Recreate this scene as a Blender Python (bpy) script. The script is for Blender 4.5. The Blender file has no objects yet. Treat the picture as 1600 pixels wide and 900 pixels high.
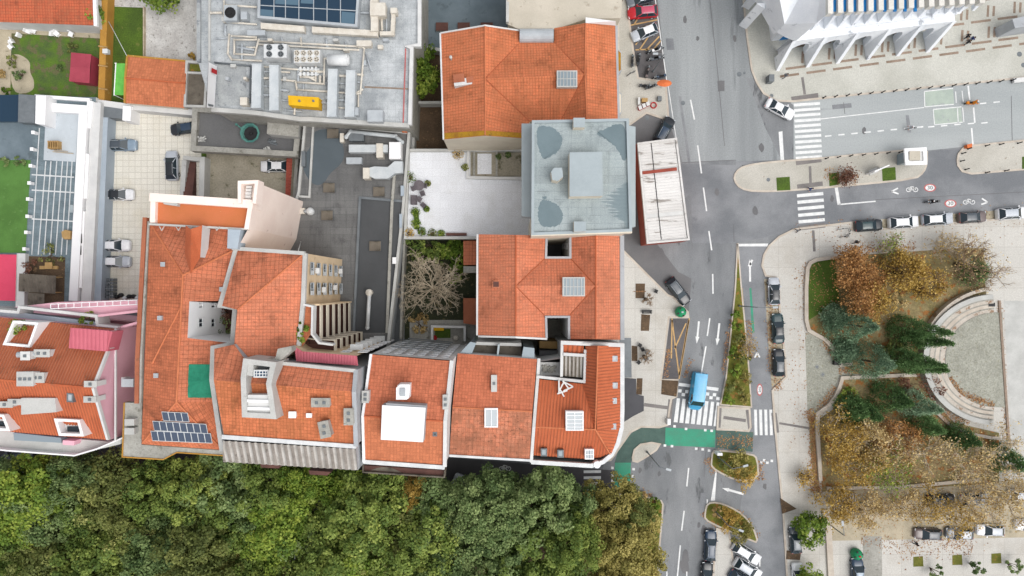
import bpy, math, random
import numpy as np
from mathutils import Vector, Matrix
HC = 107.0                      # height of the drone above the street, metres
SC = bpy.context.scene
COL = SC.collection
R_ = random.Random(7); JT = random.Random(5)
rad = math.radians

def P(px, py, z=0.0):
    k = (HC - z) / HC * 0.1
    return Vector(((px - 800) * k, (450 - py) * k, z))
def P3(t): return P(*t)

# ---------------------------------------------------------------- materials
def lin1(v):
    v /= 255.0
    return v / 12.92 if v <= 0.04045 else ((v + 0.055) / 1.055) ** 2.4
def S(r, g, b, k=0.8): return (lin1(r) * k, lin1(g) * k, lin1(b) * k, 1)
def _new(name):
    m = bpy.data.materials.new(name); m.use_nodes = True
    nt = m.node_tree; b = nt.nodes['Principled BSDF']
    return m, nt, b
def _noise(nt, vec, scale, detail=5, rough=.6):
    n = nt.nodes.new('ShaderNodeTexNoise'); n.inputs['Scale'].default_value = scale
    n.inputs['Detail'].default_value = detail; n.inputs['Roughness'].default_value = rough
    nt.links.new(vec, n.inputs['Vector']); return n.outputs['Fac']
def _ramp(nt, fac, stops):
    r = nt.nodes.new('ShaderNodeValToRGB'); e = r.color_ramp.elements
    while len(e) < len(stops): e.new(0.5)
    for el, (p, c) in zip(e, stops): el.position = p; el.color = c
    nt.links.new(fac, r.inputs[0]); return r.outputs[0]
def _mix(nt, fac, a, b, mode='MIX'):
    m = nt.nodes.new('ShaderNodeMix'); m.data_type = 'RGBA'; m.blend_type = mode
    def put(s, v):
        if hasattr(v, 'default_value'): nt.links.new(v, s)
        else: s.default_value = v
    put(m.inputs[0], fac); put(m.inputs[6], a); put(m.inputs[7], b); return m.outputs[2]
def W(v): return (v, v, v, 1)
MATS = {}
def mat(name, c, c2=None, sc=.6, lo=.38, hi=.62, rough=.85, metal=0, grain=.12, gsc=9., bump=0., spec=.35, spots=None, ssc=3., sth=.62, stretch=None):
    m, nt, b = _new(name)
    tc = nt.nodes.new('ShaderNodeTexCoord'); vec = tc.outputs['Object']; v0 = vec
    if stretch: mp = nt.nodes.new('ShaderNodeMapping'); mp.inputs['Scale'].default_value = stretch; nt.links.new(vec, mp.inputs[0]); vec = mp.outputs[0]
    f = _noise(nt, vec, sc)
    col = _ramp(nt, f, [(lo, c), (hi, c2 or c)])
    if spots:
        f3 = _noise(nt, vec, ssc, 4, .65)
        col = _mix(nt, _ramp(nt, f3, [(sth, W(0)), (sth + .06, W(1))]), col, spots)
    if grain:
        g = _noise(nt, v0, gsc, 3, .7)
        col = _mix(nt, 1.0, col, _ramp(nt, g, [(.3, W(1 - grain)), (.7, W(1 + grain))]), 'MULTIPLY')
    nt.links.new(col, b.inputs['Base Color'])
    b.inputs['Roughness'].default_value = rough; b.inputs['Metallic'].default_value = metal
    b.inputs['Specular IOR Level'].default_value = spec
    if bump:
        bp = nt.nodes.new('ShaderNodeBump'); bp.inputs['Strength'].default_value = bump; bp.inputs['Distance'].default_value = .05
        nt.links.new(_noise(nt, vec, gsc, 3, .7), bp.inputs['Height']); nt.links.new(bp.outputs[0], b.inputs['Normal'])
    MATS[name] = m; return m
def tile(name, base, line, stain, row=.44, colw=.40, st=(.52, .72), ssc=.16, light=None, lines=.05, dots=.66, sheet=False, moss=None, mth=.6, var=None):
    """brick-like courses laid along the UV map (u along the eaves, v up the slope, metres)"""
    m, nt, b = _new(name)
    tc = nt.nodes.new('ShaderNodeTexCoord'); uv = tc.outputs['UV']; ob = tc.outputs['Object']
    br = nt.nodes.new('ShaderNodeTexBrick'); br.offset = 0.0
    br.inputs['Scale'].default_value = 1; br.inputs['Brick Width'].default_value = colw; br.inputs['Row Height'].default_value = row
    br.inputs['Mortar Size'].default_value = lines * .5; br.inputs['Mortar Smooth'].default_value = .6
    k = lambda c, s: (c[0] * s, c[1] * s, c[2] * s, 1)
    var = var if var is not None else (.035 if sheet else .12)
    br.inputs['Color1'].default_value = k(base, 1 + var); br.inputs['Color2'].default_value = k(light or base, 1 - var); br.inputs['Mortar'].default_value = line
    nt.links.new(uv, br.inputs['Vector']); col = br.outputs['Color']
    f = _noise(nt, ob, ssc, 6, .68)
    col = _mix(nt, _ramp(nt, f, [(st[0], W(0)), (st[1], W(.75))]), col, stain)
    if not sheet:
        f5 = _noise(nt, ob, .42, 6, .72)
        col = _mix(nt, _ramp(nt, f5, [(.54, W(0)), (.66, W(.6))]), col, k(stain, .72))
        mu = nt.nodes.new('ShaderNodeMath'); mu.operation = 'MULTIPLY'; nt.links.new(br.outputs['Fac'], mu.inputs[0]); nt.links.new(_ramp(nt, f5, [(.46, W(0)), (.62, W(.6))]), mu.inputs[1])
        col = _mix(nt, mu.outputs[0], col, k(line, .5))
    if not sheet:
        mp = nt.nodes.new('ShaderNodeMapping'); mp.inputs['Scale'].default_value = (2.4, .16, 1); nt.links.new(uv, mp.inputs[0])
        col = _mix(nt, _ramp(nt, _noise(nt, mp.outputs[0], 1., 5, .65), [(.5, W(0)), (.68, W(.5))]), col, k(stain, .8))
    f2 = _noise(nt, ob, 2.6, 5, .7)
    col = _mix(nt, _ramp(nt, f2, [(dots, W(0)), (dots + .07, W(.7))]), col, k(stain, .5))
    if moss:
        f4 = _noise(nt, ob, .5, 6, .75)
        col = _mix(nt, _ramp(nt, f4, [(mth, W(0)), (mth + .12, W(.7))]), col, moss)
    g = _noise(nt, ob, 7, 3, .7)
    col = _mix(nt, 1.0, col, _ramp(nt, g, [(.3, W(.82)), (.7, W(1.18))]), 'MULTIPLY')
    if name.startswith('tile_'): hs = nt.nodes.new('ShaderNodeHueSaturation'); hs.inputs['Saturation'].default_value = .95; nt.links.new(col, hs.inputs['Color']); col = _mix(nt, 1.0, hs.outputs[0], (.92, .88, .80, 1), 'MULTIPLY')
    nt.links.new(col, b.inputs['Base Color']); b.inputs['Roughness'].default_value = .85; b.inputs['Specular IOR Level'].default_value = .3
    MATS[name] = m; return m
def paint(name, c, rough=.25):
    m, nt, b = _new(name); b.inputs['Base Color'].default_value = c; b.inputs['Roughness'].default_value = rough
    b.inputs['Coat Weight'].default_value = .4; b.inputs['Coat Roughness'].default_value = .1
    tc = nt.nodes.new('ShaderNodeTexCoord')
    g = _noise(nt, tc.outputs['Object'], 3, 3)
    nt.links.new(_mix(nt, 1.0, c, _ramp(nt, g, [(.3, W(.92)), (.7, W(1.06))]), 'MULTIPLY'), b.inputs['Base Color'])
    MATS[name] = m; return m
def glass(name, c, rough=.08):
    m, nt, b = _new(name); b.inputs['Base Color'].default_value = c; b.inputs['Roughness'].default_value = rough
    b.inputs['Specular IOR Level'].default_value = .6; MATS[name] = m; return m
def leafmat(name, stops, trans=.25, var=.17):
    m, nt, b = _new(name)
    at = nt.nodes.new('ShaderNodeAttribute'); at.attribute_name = 'tint'
    oi = nt.nodes.new('ShaderNodeObjectInfo')
    ad = nt.nodes.new('ShaderNodeMath'); ad.operation = 'MULTIPLY_ADD'; ad.inputs[1].default_value = var * 2
    nt.links.new(oi.outputs['Random'], ad.inputs[0])
    ad2 = nt.nodes.new('ShaderNodeMath'); ad2.operation = 'SUBTRACT'; ad2.inputs[1].default_value = var
    nt.links.new(at.outputs['Fac'], ad.inputs[2]); nt.links.new(ad.outputs[0], ad2.inputs[0])
    col = _ramp(nt, ad2.outputs[0], stops)
    b.inputs['Roughness'].default_value = .6; b.inputs['Specular IOR Level'].default_value = .25
    nt.links.new(col, b.inputs['Base Color'])
    tr = nt.nodes.new('ShaderNodeBsdfTranslucent'); nt.links.new(col, tr.inputs[0])
    mx = nt.nodes.new('ShaderNodeMixShader'); mx.inputs[0].default_value = trans
    nt.links.new(b.outputs[0], mx.inputs[1]); nt.links.new(tr.outputs[0], mx.inputs[2])
    nt.links.new(mx.outputs[0], nt.nodes['Material Output'].inputs[0]); MATS[name] = m; return m

# ---------------------------------------------------------------- things
def tag(o, label=None, cat=None, group=None, kind=None):
    if label: o['label'] = label
    if cat: o['category'] = cat
    if group: o['group'] = group
    if kind: o['kind'] = kind
    return o
def thing(name, label, cat, loc=(0, 0, 0), group=None, rz=0):
    o = bpy.data.objects.new(name, None); COL.objects.link(o); o.location = loc; o.rotation_euler = (0, 0, rz)
    o.empty_display_size = .5
    return tag(o, label, cat, group, 'thing')
def copy_tree(o, parent=None):
    c = o.copy(); COL.objects.link(c)
    if parent: c.parent = parent; c.matrix_parent_inverse = o.matrix_parent_inverse.copy()
    for ch in list(o.children): copy_tree(ch, c)
    return c
PROTO = {}
def place(key, make, loc, rz=0, label=None, group=None, scale=1.0, cat=None):
    """first use moves the prototype itself, later uses copy it with its parts"""
    if key not in PROTO: PROTO[key] = o = make()
    else: o = copy_tree(PROTO[key])
    o.location = loc; o.rotation_euler = (0, 0, rz); o.scale = (scale,) * 3
    if label: o['label'] = label
    if group: o['group'] = group
    if cat: o['category'] = cat
    return o

class MB:
    def __init__(s): s.v = []; s.f = []; s.m = []
    def face(s, pts, m=0):
        i = len(s.v); s.v += [tuple(p) for p in pts]; s.f.append(list(range(i, i + len(pts)))); s.m.append(m); return s
    def px(s, pts, m=0): return s.face([P(*p) for p in pts], m)
    def walls(s, pts, z0=0., m=0, closed=True):
        """vertical quads from each (px,py,z) straight down to z0"""
        w = [P(*p) for p in pts]; n = len(w)
        for i in range(n if closed else n - 1):
            a, b = w[i], w[(i + 1) % n]
            s.face([(a.x, a.y, a.z), (a.x, a.y, z0), (b.x, b.y, z0), (b.x, b.y, b.z)], m)
        return s
    def prism(s, xy, z0, z1, m=0, top=True, bot=False, mt=None):
        n = len(xy); z1 += JT.uniform(0, .006)
        for i in range(n):
            a, b = xy[i], xy[(i + 1) % n]
            s.face([(a[0], a[1], z1), (a[0], a[1], z0), (b[0], b[1], z0), (b[0], b[1], z1)], m)
        if top: s.face([(p[0], p[1], z1) for p in xy], m if mt is None else mt)
        if bot: s.face([(p[0], p[1], z0) for p in reversed(xy)], m)
        return s
    def pprism(s, pxs, z0, z1, m=0, mt=None):
        return s.prism([P(x, y, z1) for x, y in pxs], z0, z1, m, mt=mt)
    def pbox(s, x0, y0, x1, y1, z0, z1, m=0, mt=None):
        return s.pprism([(x0, y0), (x1, y0), (x1, y1), (x0, y1)], z0, z1, m, mt)
    def box(s, c, d, rz=0, m=0):
        hx, hy, hz = d[0] / 2, d[1] / 2, d[2] / 2; ca, sa = math.cos(rz), math.sin(rz)
        xy = [(c[0] + x * ca - y * sa, c[1] + x * sa + y * ca) for x, y in ((-hx, -hy), (hx, -hy), (hx, hy), (-hx, hy))]
        return s.prism(xy, c[2] - hz, c[2] + hz, m, bot=True)
    def tube(s, a, b, r0, r1=None, n=8, m=0, cap=True):
        a, b = Vector(a), Vector(b); d = (b - a)
        if d.length < 1e-6: return s
        d.normalize(); u = d.orthogonal().normalized(); w = d.cross(u); r1 = r0 if r1 is None else r1
        i = len(s.v)
        for p, r in ((a, r0), (b, r1)):
            for k in range(n):
                t = 2 * math.pi * k / n; s.v.append(tuple(p + (u * math.cos(t) + w * math.sin(t)) * r))
        for k in range(n):
            k2 = (k + 1) % n; s.f.append([i + k, i + k2, i + n + k2, i + n + k]); s.m.append(m)
        if cap:
            s.f.append([i + n + k for k in range(n)]); s.m.append(m)
            s.f.append([i + k for k in reversed(range(n))]); s.m.append(m)
        return s
    def path(s, pts, r, n=6, m=0):
        for a, b in zip(pts, pts[1:]): s.tube(a, b, r, n=n, m=m)
        return s
    def lathe(s, c, prof, n=16, m=0, cap=True):
        i = len(s.v)
        for r, z in prof:
            for k in range(n):
                t = 2 * math.pi * k / n; s.v.append((c[0] + r * math.cos(t), c[1] + r * math.sin(t), c[2] + z))
        for j in range(len(prof) - 1):
            for k in range(n):
                k2 = (k + 1) % n; s.f.append([i + j * n + k, i + j * n + k2, i + (j + 1) * n + k2, i + (j + 1) * n + k]); s.m.append(m)
        if cap: s.f.append([i + (len(prof) - 1) * n + k for k in range(n)]); s.m.append(m)
        return s
    def ring(s, xy, d, z0, z1, m=0):
        """a closed band of width d along the inside of outline xy (world), z0 to z1"""
        a = ccw([(p[0], p[1]) for p in xy]); b = inset(a, d); n = len(a)
        for i in range(n):
            j = (i + 1) % n
            s.face([(*a[i], z1), (*a[j], z1), (*b[j], z1), (*b[i], z1)], m)
            s.face([(*a[i], z0), (*a[j], z0), (*a[j], z1), (*a[i], z1)], m)
            s.face([(*b[j], z0), (*b[i], z0), (*b[i], z1), (*b[j], z1)], m)
        return s
    def strip(s, xy, d, z0, z1, m=0):
        """an open wall of width d centred on a polyline xy (world), mitred at the bends"""
        A, B = mitre(xy, d); n = len(A); z1 += JT.uniform(0, .01)
        for i in range(n - 1):
            j = i + 1
            s.face([(*A[i], z1), (*A[j], z1), (*B[j], z1), (*B[i], z1)], m)
            for q in (A, B): s.face([(*q[i], z0), (*q[j], z0), (*q[j], z1), (*q[i], z1)], m)
        for i in (0, n - 1): s.face([(*A[i], z0), (*B[i], z0), (*B[i], z1), (*A[i], z1)], m)
        return s
    def corr(s, pts, dirv, pitch, amp, m=0, m2=None):
        """corrugated sheet over a planar polygon, ribs along dirv"""
        p = [Vector(q) for q in pts]; n = (p[1] - p[0]).cross(p[2] - p[0]).normalized()
        if n.z < 0: n = -n
        d = Vector(dirv); d = (d - n * d.dot(n)).normalized(); c = n.cross(d); o = p[0]
        poly = [((q - o).dot(c), (q - o).dot(d)) for q in p]
        lo, hi = min(q[0] for q in poly), max(q[0] for q in poly)
        st = pitch / 4; off = (0, amp * .8, amp, amp * .8)
        k = math.floor(lo / st)
        while k * st < hi:
            a, b = k * st, (k + 1) * st; fa, fb = off[k % 4], off[(k + 1) % 4]
            q = clip(clip(poly, a, 1), b, -1)
            if len(q) >= 3:
                out = []
                for (u, v) in q:
                    t = (u - a) / st; out.append(o + c * u + d * v + n * (fa + (fb - fa) * t))
                s.face(out, m2 if (m2 is not None and k % 4 in (0, 3)) else m)
            k += 1
        return s
    def build(s, name, mats, parent=None, smooth=False, top=None, local=False):
        me = bpy.data.meshes.new(name)
        org = Vector((0, 0, 0))
        if local: pass
        elif parent is not None:
            pp = parent
            while pp is not None: org = org + pp.location; pp = pp.parent
        elif top is not None: org = Vector(top)
        vs = [(x - org.x, y - org.y, z - org.z) for x, y, z in s.v]
        me.from_pydata(vs, [], s.f)
        if not isinstance(mats, (list, tuple)): mats = [mats]
        for q in mats: me.materials.append(MATS[q] if isinstance(q, str) else q)
        me.polygons.foreach_set('material_index', s.m)
        if smooth: me.polygons.foreach_set('use_smooth', [True] * len(s.f))
        uvl = me.uv_layers.new(name='UVMap'); uv = []
        for f in s.f:
            n = Vector((0, 0, 0))
            for k in range(len(f)): n += Vector(s.v[f[k]]).cross(Vector(s.v[f[(k + 1) % len(f)]]))
            n = n.normalized() if n.length > 1e-9 else Vector((0, 0, 1))
            if n.z < 0: n = -n
            u = Vector((0, 0, 1)).cross(n)
            u = u.normalized() if u.length > .02 else Vector((1, 0, 0))
            w = n.cross(u)
            for i in f: q = Vector(s.v[i]); uv += [q.dot(u), q.dot(w)]
        uvl.data.foreach_set('uv', uv)
        me.update()
        o = bpy.data.objects.new(name, me); COL.objects.link(o)
        if parent is not None: o.parent = parent
        else: o.location = org
        return o
def mitre(xy, d):
    p = [Vector((q[0], q[1])) for q in xy]; p = [q for i, q in enumerate(p) if i == 0 or (q - p[i - 1]).length > 1e-4]
    cl = (p[0] - p[-1]).length < 1e-4; A, B = [], []
    for i, q in enumerate(p):
        t = []
        if i > 0: t.append((q - p[i - 1]).normalized())
        elif cl: t.append((q - p[-2]).normalized())
        if i < len(p) - 1: t.append((p[i + 1] - q).normalized())
        elif cl: t.append((p[1] - q).normalized())
        n = sum((Vector((-k.y, k.x)) for k in t), Vector((0, 0)))
        n = n * (2 / max(n.length_squared, .5)) if len(t) == 2 else n
        A.append(tuple(q + n * d / 2)); B.append(tuple(q - n * d / 2))
    return A, B
def clip(poly, a, sgn):
    out = []; n = len(poly)
    for i in range(n):
        p, q = poly[i], poly[(i + 1) % n]
        ip, iq = sgn * (p[0] - a) >= -1e-9, sgn * (q[0] - a) >= -1e-9
        if ip: out.append(p)
        if ip != iq:
            t = (a - p[0]) / (q[0] - p[0]); out.append((a, p[1] + t * (q[1] - p[1])))
    return out
def area(xy): return sum(a[0] * b[1] - b[0] * a[1] for a, b in zip(xy, xy[1:] + xy[:1])) / 2
def ccw(xy): return list(xy) if area(list(xy)) > 0 else list(reversed(xy))
def inset(xy, d):
    n = len(xy); out = []
    for i in range(n):
        a, b, c = (Vector(xy[(i - 1) % n]), Vector(xy[i]), Vector(xy[(i + 1) % n]))
        t1 = (b - a).normalized(); t2 = (c - b).normalized()
        n1 = Vector((-t1.y, t1.x)); n2 = Vector((-t2.y, t2.x)); bi = n1 + n2
        k = bi.length_squared
        bi = bi * (2 / k) if k > .3 else n1
        q = b + bi * d; out.append((q.x, q.y))
    return out
def chaikin(pts, it=2, closed=True):
    for _ in range(it):
        out = []; n = len(pts)
        for i in range(n if closed else n - 1):
            a, b = pts[i], pts[(i + 1) % n]
            out += [(a[0] * .75 + b[0] * .25, a[1] * .75 + b[1] * .25), (a[0] * .25 + b[0] * .75, a[1] * .25 + b[1] * .75)]
        pts = ([pts[0]] + out + [pts[-1]]) if not closed else out
    return pts
def bm_bevel(o, w=.03, seg=2):
    md = o.modifiers.new('bevel', 'BEVEL'); md.width = w; md.segments = seg; md.limit_method = 'ANGLE'; return o
def wxy(pxs, z=0.): return [(P(x, y, z).x, P(x, y, z).y) for x, y in pxs]
def sheet(name, pxs, z, m, kind='structure', smooth=0):
    if smooth: pxs = chaikin(pxs, smooth)
    b = MB(); b.face([(x, y, z) for x, y in wxy(pxs, z)]); o = b.build(name, m); o['kind'] = kind; return o
def slab(name, pxs, z, m, kerb='kerb', kw=.3, smooth=0):
    """raised pavement with a stone kerb round it"""
    if smooth: pxs = chaikin(pxs, smooth)
    xy = ccw(wxy(pxs)); b = MB()
    b.prism(inset(xy, kw) if kerb else xy, 0, z, 0)
    if kerb: b.ring(xy, kw, 0, z + .012, 1)
    o = b.build(name, [m, kerb] if kerb else [m]); o['kind'] = 'structure'; return o
# ---------------------------------------------------------------- palette
mat('asphalt', S(120,123,126), S(150,152,154), .14, grain=.15, gsc=6, spots=S(104,106,108), ssc=.4, sth=.6, stretch=(1, .35, 1))
mat('asphalt_avenue', S(140,144,146), S(170,174,175), .12, grain=.15, gsc=5, spots=S(134,138,140), ssc=.3, sth=.6, stretch=(1, .1, 1))
mat('asphalt_dark', S(122,125,129), S(150,152,155), .14, grain=.15, gsc=7, spots=S(124,127,131), ssc=.3, sth=.66)
mat('asphalt_bay', S(92,90,92), S(112,108,108), .3, grain=.15, gsc=7, spots=S(72,66,66), ssc=.5, sth=.62)
mat('asphalt_pale', S(160,166,167), S(186,190,190), .05, grain=.11, gsc=5, spots=S(158,162,163), ssc=.2, sth=.6, stretch=(.12, 1, 1))
mat('asphalt_belt', S(78,76,78), S(92,90,92), .2, grain=.12)  # dark asphalt of the street along the tree belt
mat('patch', S(110,110,112), S(122,121,122), .2)
mat('setts', S(202,198,188), S(184,180,169), .12, grain=.2, gsc=7, spots=S(168,158,144), ssc=.9, sth=.66)
mat('setts_plaza', S(206,205,196), S(188,187,177), .1, grain=.16, gsc=6, spots=S(176,168,156), ssc=.7, sth=.7)
tile('promenade', S(208,205,198), S(182,177,169), S(180,172,160), row=3.2, colw=3.2, lines=.07, st=(.5,.75), ssc=.12, dots=.74, sheet=True)
mat('kerb', S(214,204,190), S(196,184,170), .6, grain=.1)
mat('band_brown', S(160,140,124), S(146,128,112), .5, grain=.2, gsc=5)
mat('band_grey', S(138,133,130), S(124,120,118), .5, grain=.18)
mat('road_white', S(244,244,242,.82), S(226,228,228,.82), 1.5, grain=.08, spots=S(190,192,192), ssc=3, sth=.72)
mat('road_yellow', S(214,176,120), S(196,160,112), 1.5, spots=S(150,130,104), ssc=3, sth=.62)
mat('road_red', S(206,120,116), S(186,104,104), 2)
mat('road_green', S(68,164,132), S(80,150,124), .6, spots=S(110,132,118), ssc=1.2, sth=.66)
mat('road_green_pale', S(184,196,184), S(174,186,176), .8, spots=S(172,178,176), ssc=1, sth=.58)
mat('path_green', S(88,112,104), S(76,98,92), .5, spots=S(130,112,80), ssc=2.2, sth=.64)
mat('grass', S(84,110,32), S(70,92,30), .35, grain=.3, gsc=5, spots=S(108,116,52), ssc=.9, sth=.62)
mat('grass_lawn', S(92,122,36), S(78,98,52), .5, grain=.3, gsc=6, spots=S(104,102,68), ssc=.6, sth=.52)
mat('grass_dull', S(116,116,44), S(100,104,36), .5, grain=.3, gsc=4, spots=S(150,112,54), ssc=.8, sth=.55)
mat('turf', S(92,136,64), S(80,120,54), .3, grain=.16, gsc=8, spots=S(102,140,76), ssc=.8, sth=.62)
mat('soil', S(104,84,64), S(84,68,52), .5, grain=.3, gsc=5, spots=S(130,104,76), ssc=1, sth=.6)
mat('litter', S(160,142,104), S(126,118,76), .25, grain=.35, gsc=4, spots=S(158,108,58), ssc=.9, sth=.54)
mat('undergrowth', S(56,62,38), S(46,50,34), .4, grain=.35, gsc=4, spots=S(96,88,58), ssc=1, sth=.58)
mat('sandy', S(196,184,160), S(174,164,142), .4, grain=.2, spots=S(120,116,90), ssc=.8, sth=.62)
mat('pebble', S(172,172,160), S(158,158,146), .4, grain=.3, gsc=5, spots=S(148,146,128), ssc=3, sth=.58)
mat('rubble', S(212,210,206), S(190,186,182), .5, grain=.25, gsc=4, spots=S(160,156,150), ssc=1.6, sth=.58)
tile('lot_paving', S(228,224,212,.86), S(200,194,180,.86), S(208,198,174,.86), row=.95, colw=.95, lines=.1, st=(.5,.78), ssc=.12, dots=.72, sheet=True)
mat('concrete', S(178,176,168), S(158,156,148), .35, grain=.18, gsc=4, spots=S(134,132,122), ssc=.8, sth=.6)
mat('concrete_pale', S(206,206,202), S(190,190,186), .4, grain=.1, spots=S(170,168,162), ssc=.9, sth=.66)
mat('concrete_yard', S(176,168,150), S(156,150,132), .3, grain=.2, gsc=4, spots=S(118,114,92), ssc=.6, sth=.6)
mat('concrete_roof', S(186,190,190), S(160,164,166), .35, grain=.16, gsc=5, spots=S(134,138,142), ssc=.45, sth=.55)
tile('deck_tiles', S(198,202,204,.85), S(184,188,190,.85), S(140,146,150), row=1.1, colw=1.1, lines=.1, st=(.38,.62), ssc=.3, dots=.6, sheet=True)
mat('white_wall', S(230,230,228), S(216,216,215), .4, grain=.05, spots=S(206,206,204), ssc=.8, sth=.68)
mat('white_clean', S(250,250,250,.86), S(246,246,247,.86), .4, grain=.03)
mat('white_metal', S(232,234,234), S(214,217,218), .8, grain=.08, rough=.5)
mat('cream_wall', S(236,226,206), S(226,215,196), .4, grain=.06)
mat('pale_pink', S(246,230,220,.95), S(240,222,212,.95), .3, grain=.05, spots=S(222,196,186), ssc=.5, sth=.66)
mat('pink_wall', S(222,172,186,1.0), S(216,166,178,1.0), .3, grain=.05)
mat('tan_wall', S(230,206,172,.92), S(218,194,160,.92), .4, grain=.08, spots=S(188,160,128), ssc=.8, sth=.66)
mat('grey_wall', S(188,192,196), S(174,178,182), .4, grain=.08, spots=S(156,158,160), ssc=.7, sth=.64)
mat('bluegrey_wall', S(182,194,204), S(170,182,194), .3, grain=.05)
mat('brown_wall', S(108,74,66), S(92,62,56), .5, grain=.1)
mat('ochre_wall', S(196,146,64), S(182,134,60), .5, grain=.12, spots=S(206,176,110), ssc=1, sth=.64)
mat('bitumen', S(116,116,116), S(102,102,103), .12, grain=.12, gsc=5, spots=S(86,86,88), ssc=.3, sth=.64)
tile('bitumen_sheet', S(122,122,121), S(106,106,106), S(98,98,99), row=1.0, colw=9.0, lines=.06, st=(.45,.7), ssc=.12, dots=.72)
mat('bitumen_wet', S(94,104,110), S(86,96,102), .2, grain=.05, rough=.25, spec=.5)
mat('bitumen_low', S(88,90,92), S(78,80,82), .15, grain=.1)
tile('blue_roof', S(176,186,187), S(156,166,168), S(154,165,167), row=1.0, colw=14., lines=.07, st=(.4,.62), ssc=.16, dots=.7)
mat('blue_roof_wet', S(108,126,132), S(118,136,142), .3, grain=.06, rough=.35)
mat('blue_panel', S(176,187,191), S(166,177,181), .3, grain=.05, rough=.6)
tile('terrace_white', S(232,234,238,.9), S(222,223,226,.9), S(208,208,206,.88), row=1.2, colw=1.2, lines=.05, st=(.5,.75), ssc=.2, dots=.76, sheet=True)
mat('terrace_grey', S(120,134,142), S(106,120,128), .3, grain=.08, spots=S(96,108,114), ssc=.4, sth=.6)
tile('terrace_blue', S(124,140,147), S(110,126,133), S(106,120,127), row=.6, colw=5, lines=.04, st=(.5,.7), ssc=.2, dots=.7)
mat('terrace_pale', S(206,214,220), S(196,204,210), .3, grain=.06, spots=S(150,160,166), ssc=.9, sth=.66)
mat('orange_floor', S(226,132,88,0.72), S(216,128,78,0.72), .25, grain=.06, spots=S(242,186,150,0.72), ssc=1, sth=.7)
O1, O2 = S(214,104,60), S(204,94,54)
LN = S(150,64,36); SN = S(150,78,48)
tile('tile_bright', S(224, 128, 86), S(172, 88, 56), S(168, 98, 66), st=(.44,.72), dots=.62)
tile('tile_north', S(222, 124, 78), S(164, 82, 50), S(174, 104, 64), st=(.44,.74), dots=.62, light=S(232, 138, 92))
tile('tile_pale', S(228, 134, 98), S(176, 92, 62), S(180, 108, 78), st=(.44,.74), dots=.62, light=S(234, 146, 112))
tile('tile_left', S(206,98,60), S(150,64,40), S(156,86,60), st=(.48,.74), dots=.64, light=S(212,116,78))
tile('tile_worn', S(216, 124, 88), S(148, 78, 54), S(152, 90, 64), row=.55, colw=.5, st=(.46,.72), dots=.6, light=S(228, 138, 102))
tile('tile_mossy', S(224, 128, 80), S(170, 90, 54), S(172, 106, 60), st=(.44,.74), dots=.62, moss=S(160,116,44,0.70), mth=.62)
tile('tile_flat', S(216, 128, 86), S(190, 106, 68), S(196, 112, 74), row=.5, colw=.4, st=(.6,.9), dots=.8)
tile('tile_south', S(220, 126, 90), S(176, 92, 62), S(186, 102, 70), st=(.46,.76), dots=.72)
tile('tile_patchy', S(218, 130, 96), S(160, 86, 60), S(160, 104, 78), row=.62, colw=.5, st=(.42,.6), dots=.56, light=S(230, 150, 118), ssc=.35)
mat('roman_top', S(222,121,79,0.68), S(208,108,68,0.68), .3, grain=.14, spots=S(190,112,79,0.68), ssc=1, sth=.62)
mat('roman_gap', S(190,106,70,0.76), S(172,93,61,0.76), .5, grain=.15)
mat('roman_brown', S(196,121,89,0.68), S(180,108,79,0.68), .3, grain=.14, spots=S(160,104,77,0.68), ssc=1, sth=.6)
mat('ridge_tile', S(234,142,98,0.68), S(220,131,88,0.68), .6, grain=.12)
mat('moss', S(186,142,34), S(164,116,40), .8, grain=.2, spots=S(120,104,40), ssc=1.5, sth=.6)
mat('fibre_cement', S(158,150,142), S(140,132,124), .4, grain=.15, gsc=4, spots=S(112,104,96), ssc=1.2, sth=.6)
mat('fibre_gap', S(196,192,186), S(172,166,158), .7, grain=.12)
mat('fibre_dark', S(122,114,102), S(100,92,82), .5, grain=.2, gsc=4, spots=S(78,72,62), ssc=1, sth=.58)
mat('beige_roof', S(208,200,184), S(196,188,172), .25, grain=.08, spots=S(176,166,150), ssc=.7, sth=.62)
mat('pink_sheet', S(212,112,126), S(204,104,118), .4, grain=.06, rough=.6)
mat('red_sheet', S(176,72,88), S(164,64,80), .4, grain=.1, rough=.6)
mat('rose_roof', S(234,84,114), S(226,76,106), .3, grain=.05)
mat('shop_red', S(170,84,68), S(152,74,60), .6, grain=.12)
mat('shop_white', S(234,232,230), S(218,215,212), .3, grain=.1, spots=S(160,154,148), ssc=.8, sth=.6, stretch=(.25, 1.6, 1))
mat('steel', S(190,196,200), S(176,182,187), .8, grain=.06, rough=.45)
mat('steel_dark', S(122,128,132), S(108,114,118), .8, grain=.08, rough=.5)
mat('duct', S(212,217,219), S(194,201,205), .5, grain=.08, rough=.5, spots=S(160,160,156), ssc=.8, sth=.68)
mat('pipe_cream', S(230,224,212), S(214,206,192), 1., grain=.08, spots=S(176,146,112), ssc=1.8, sth=.7)
mat('yellow_paint', S(240,190,32), S(232,178,26), .6, grain=.08, spots=S(150,120,30), ssc=1.2, sth=.7)
mat('black', S(34,34,36), S(46,46,48), 1., rough=.6)
mat('black_awning', S(78,78,82), S(86,86,90), .4, grain=.05)
mat('teal', S(96,150,140), S(70,124,118), .8, grain=.1, spots=S(180,196,186), ssc=1.5, sth=.66)
mat('green_net', S(34,128,100), S(48,144,114), .5, grain=.12, gsc=3)
mat('green_bin', S(30,148,98), S(22,132,86), 1., rough=.5)
mat('green_bright', S(122,206,92), S(104,190,80), .8)
mat('orange_cloth', S(232,130,76), S(222,116,66), .8)
mat('red_paint', S(196,44,48), S(180,38,42), .8)
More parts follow.
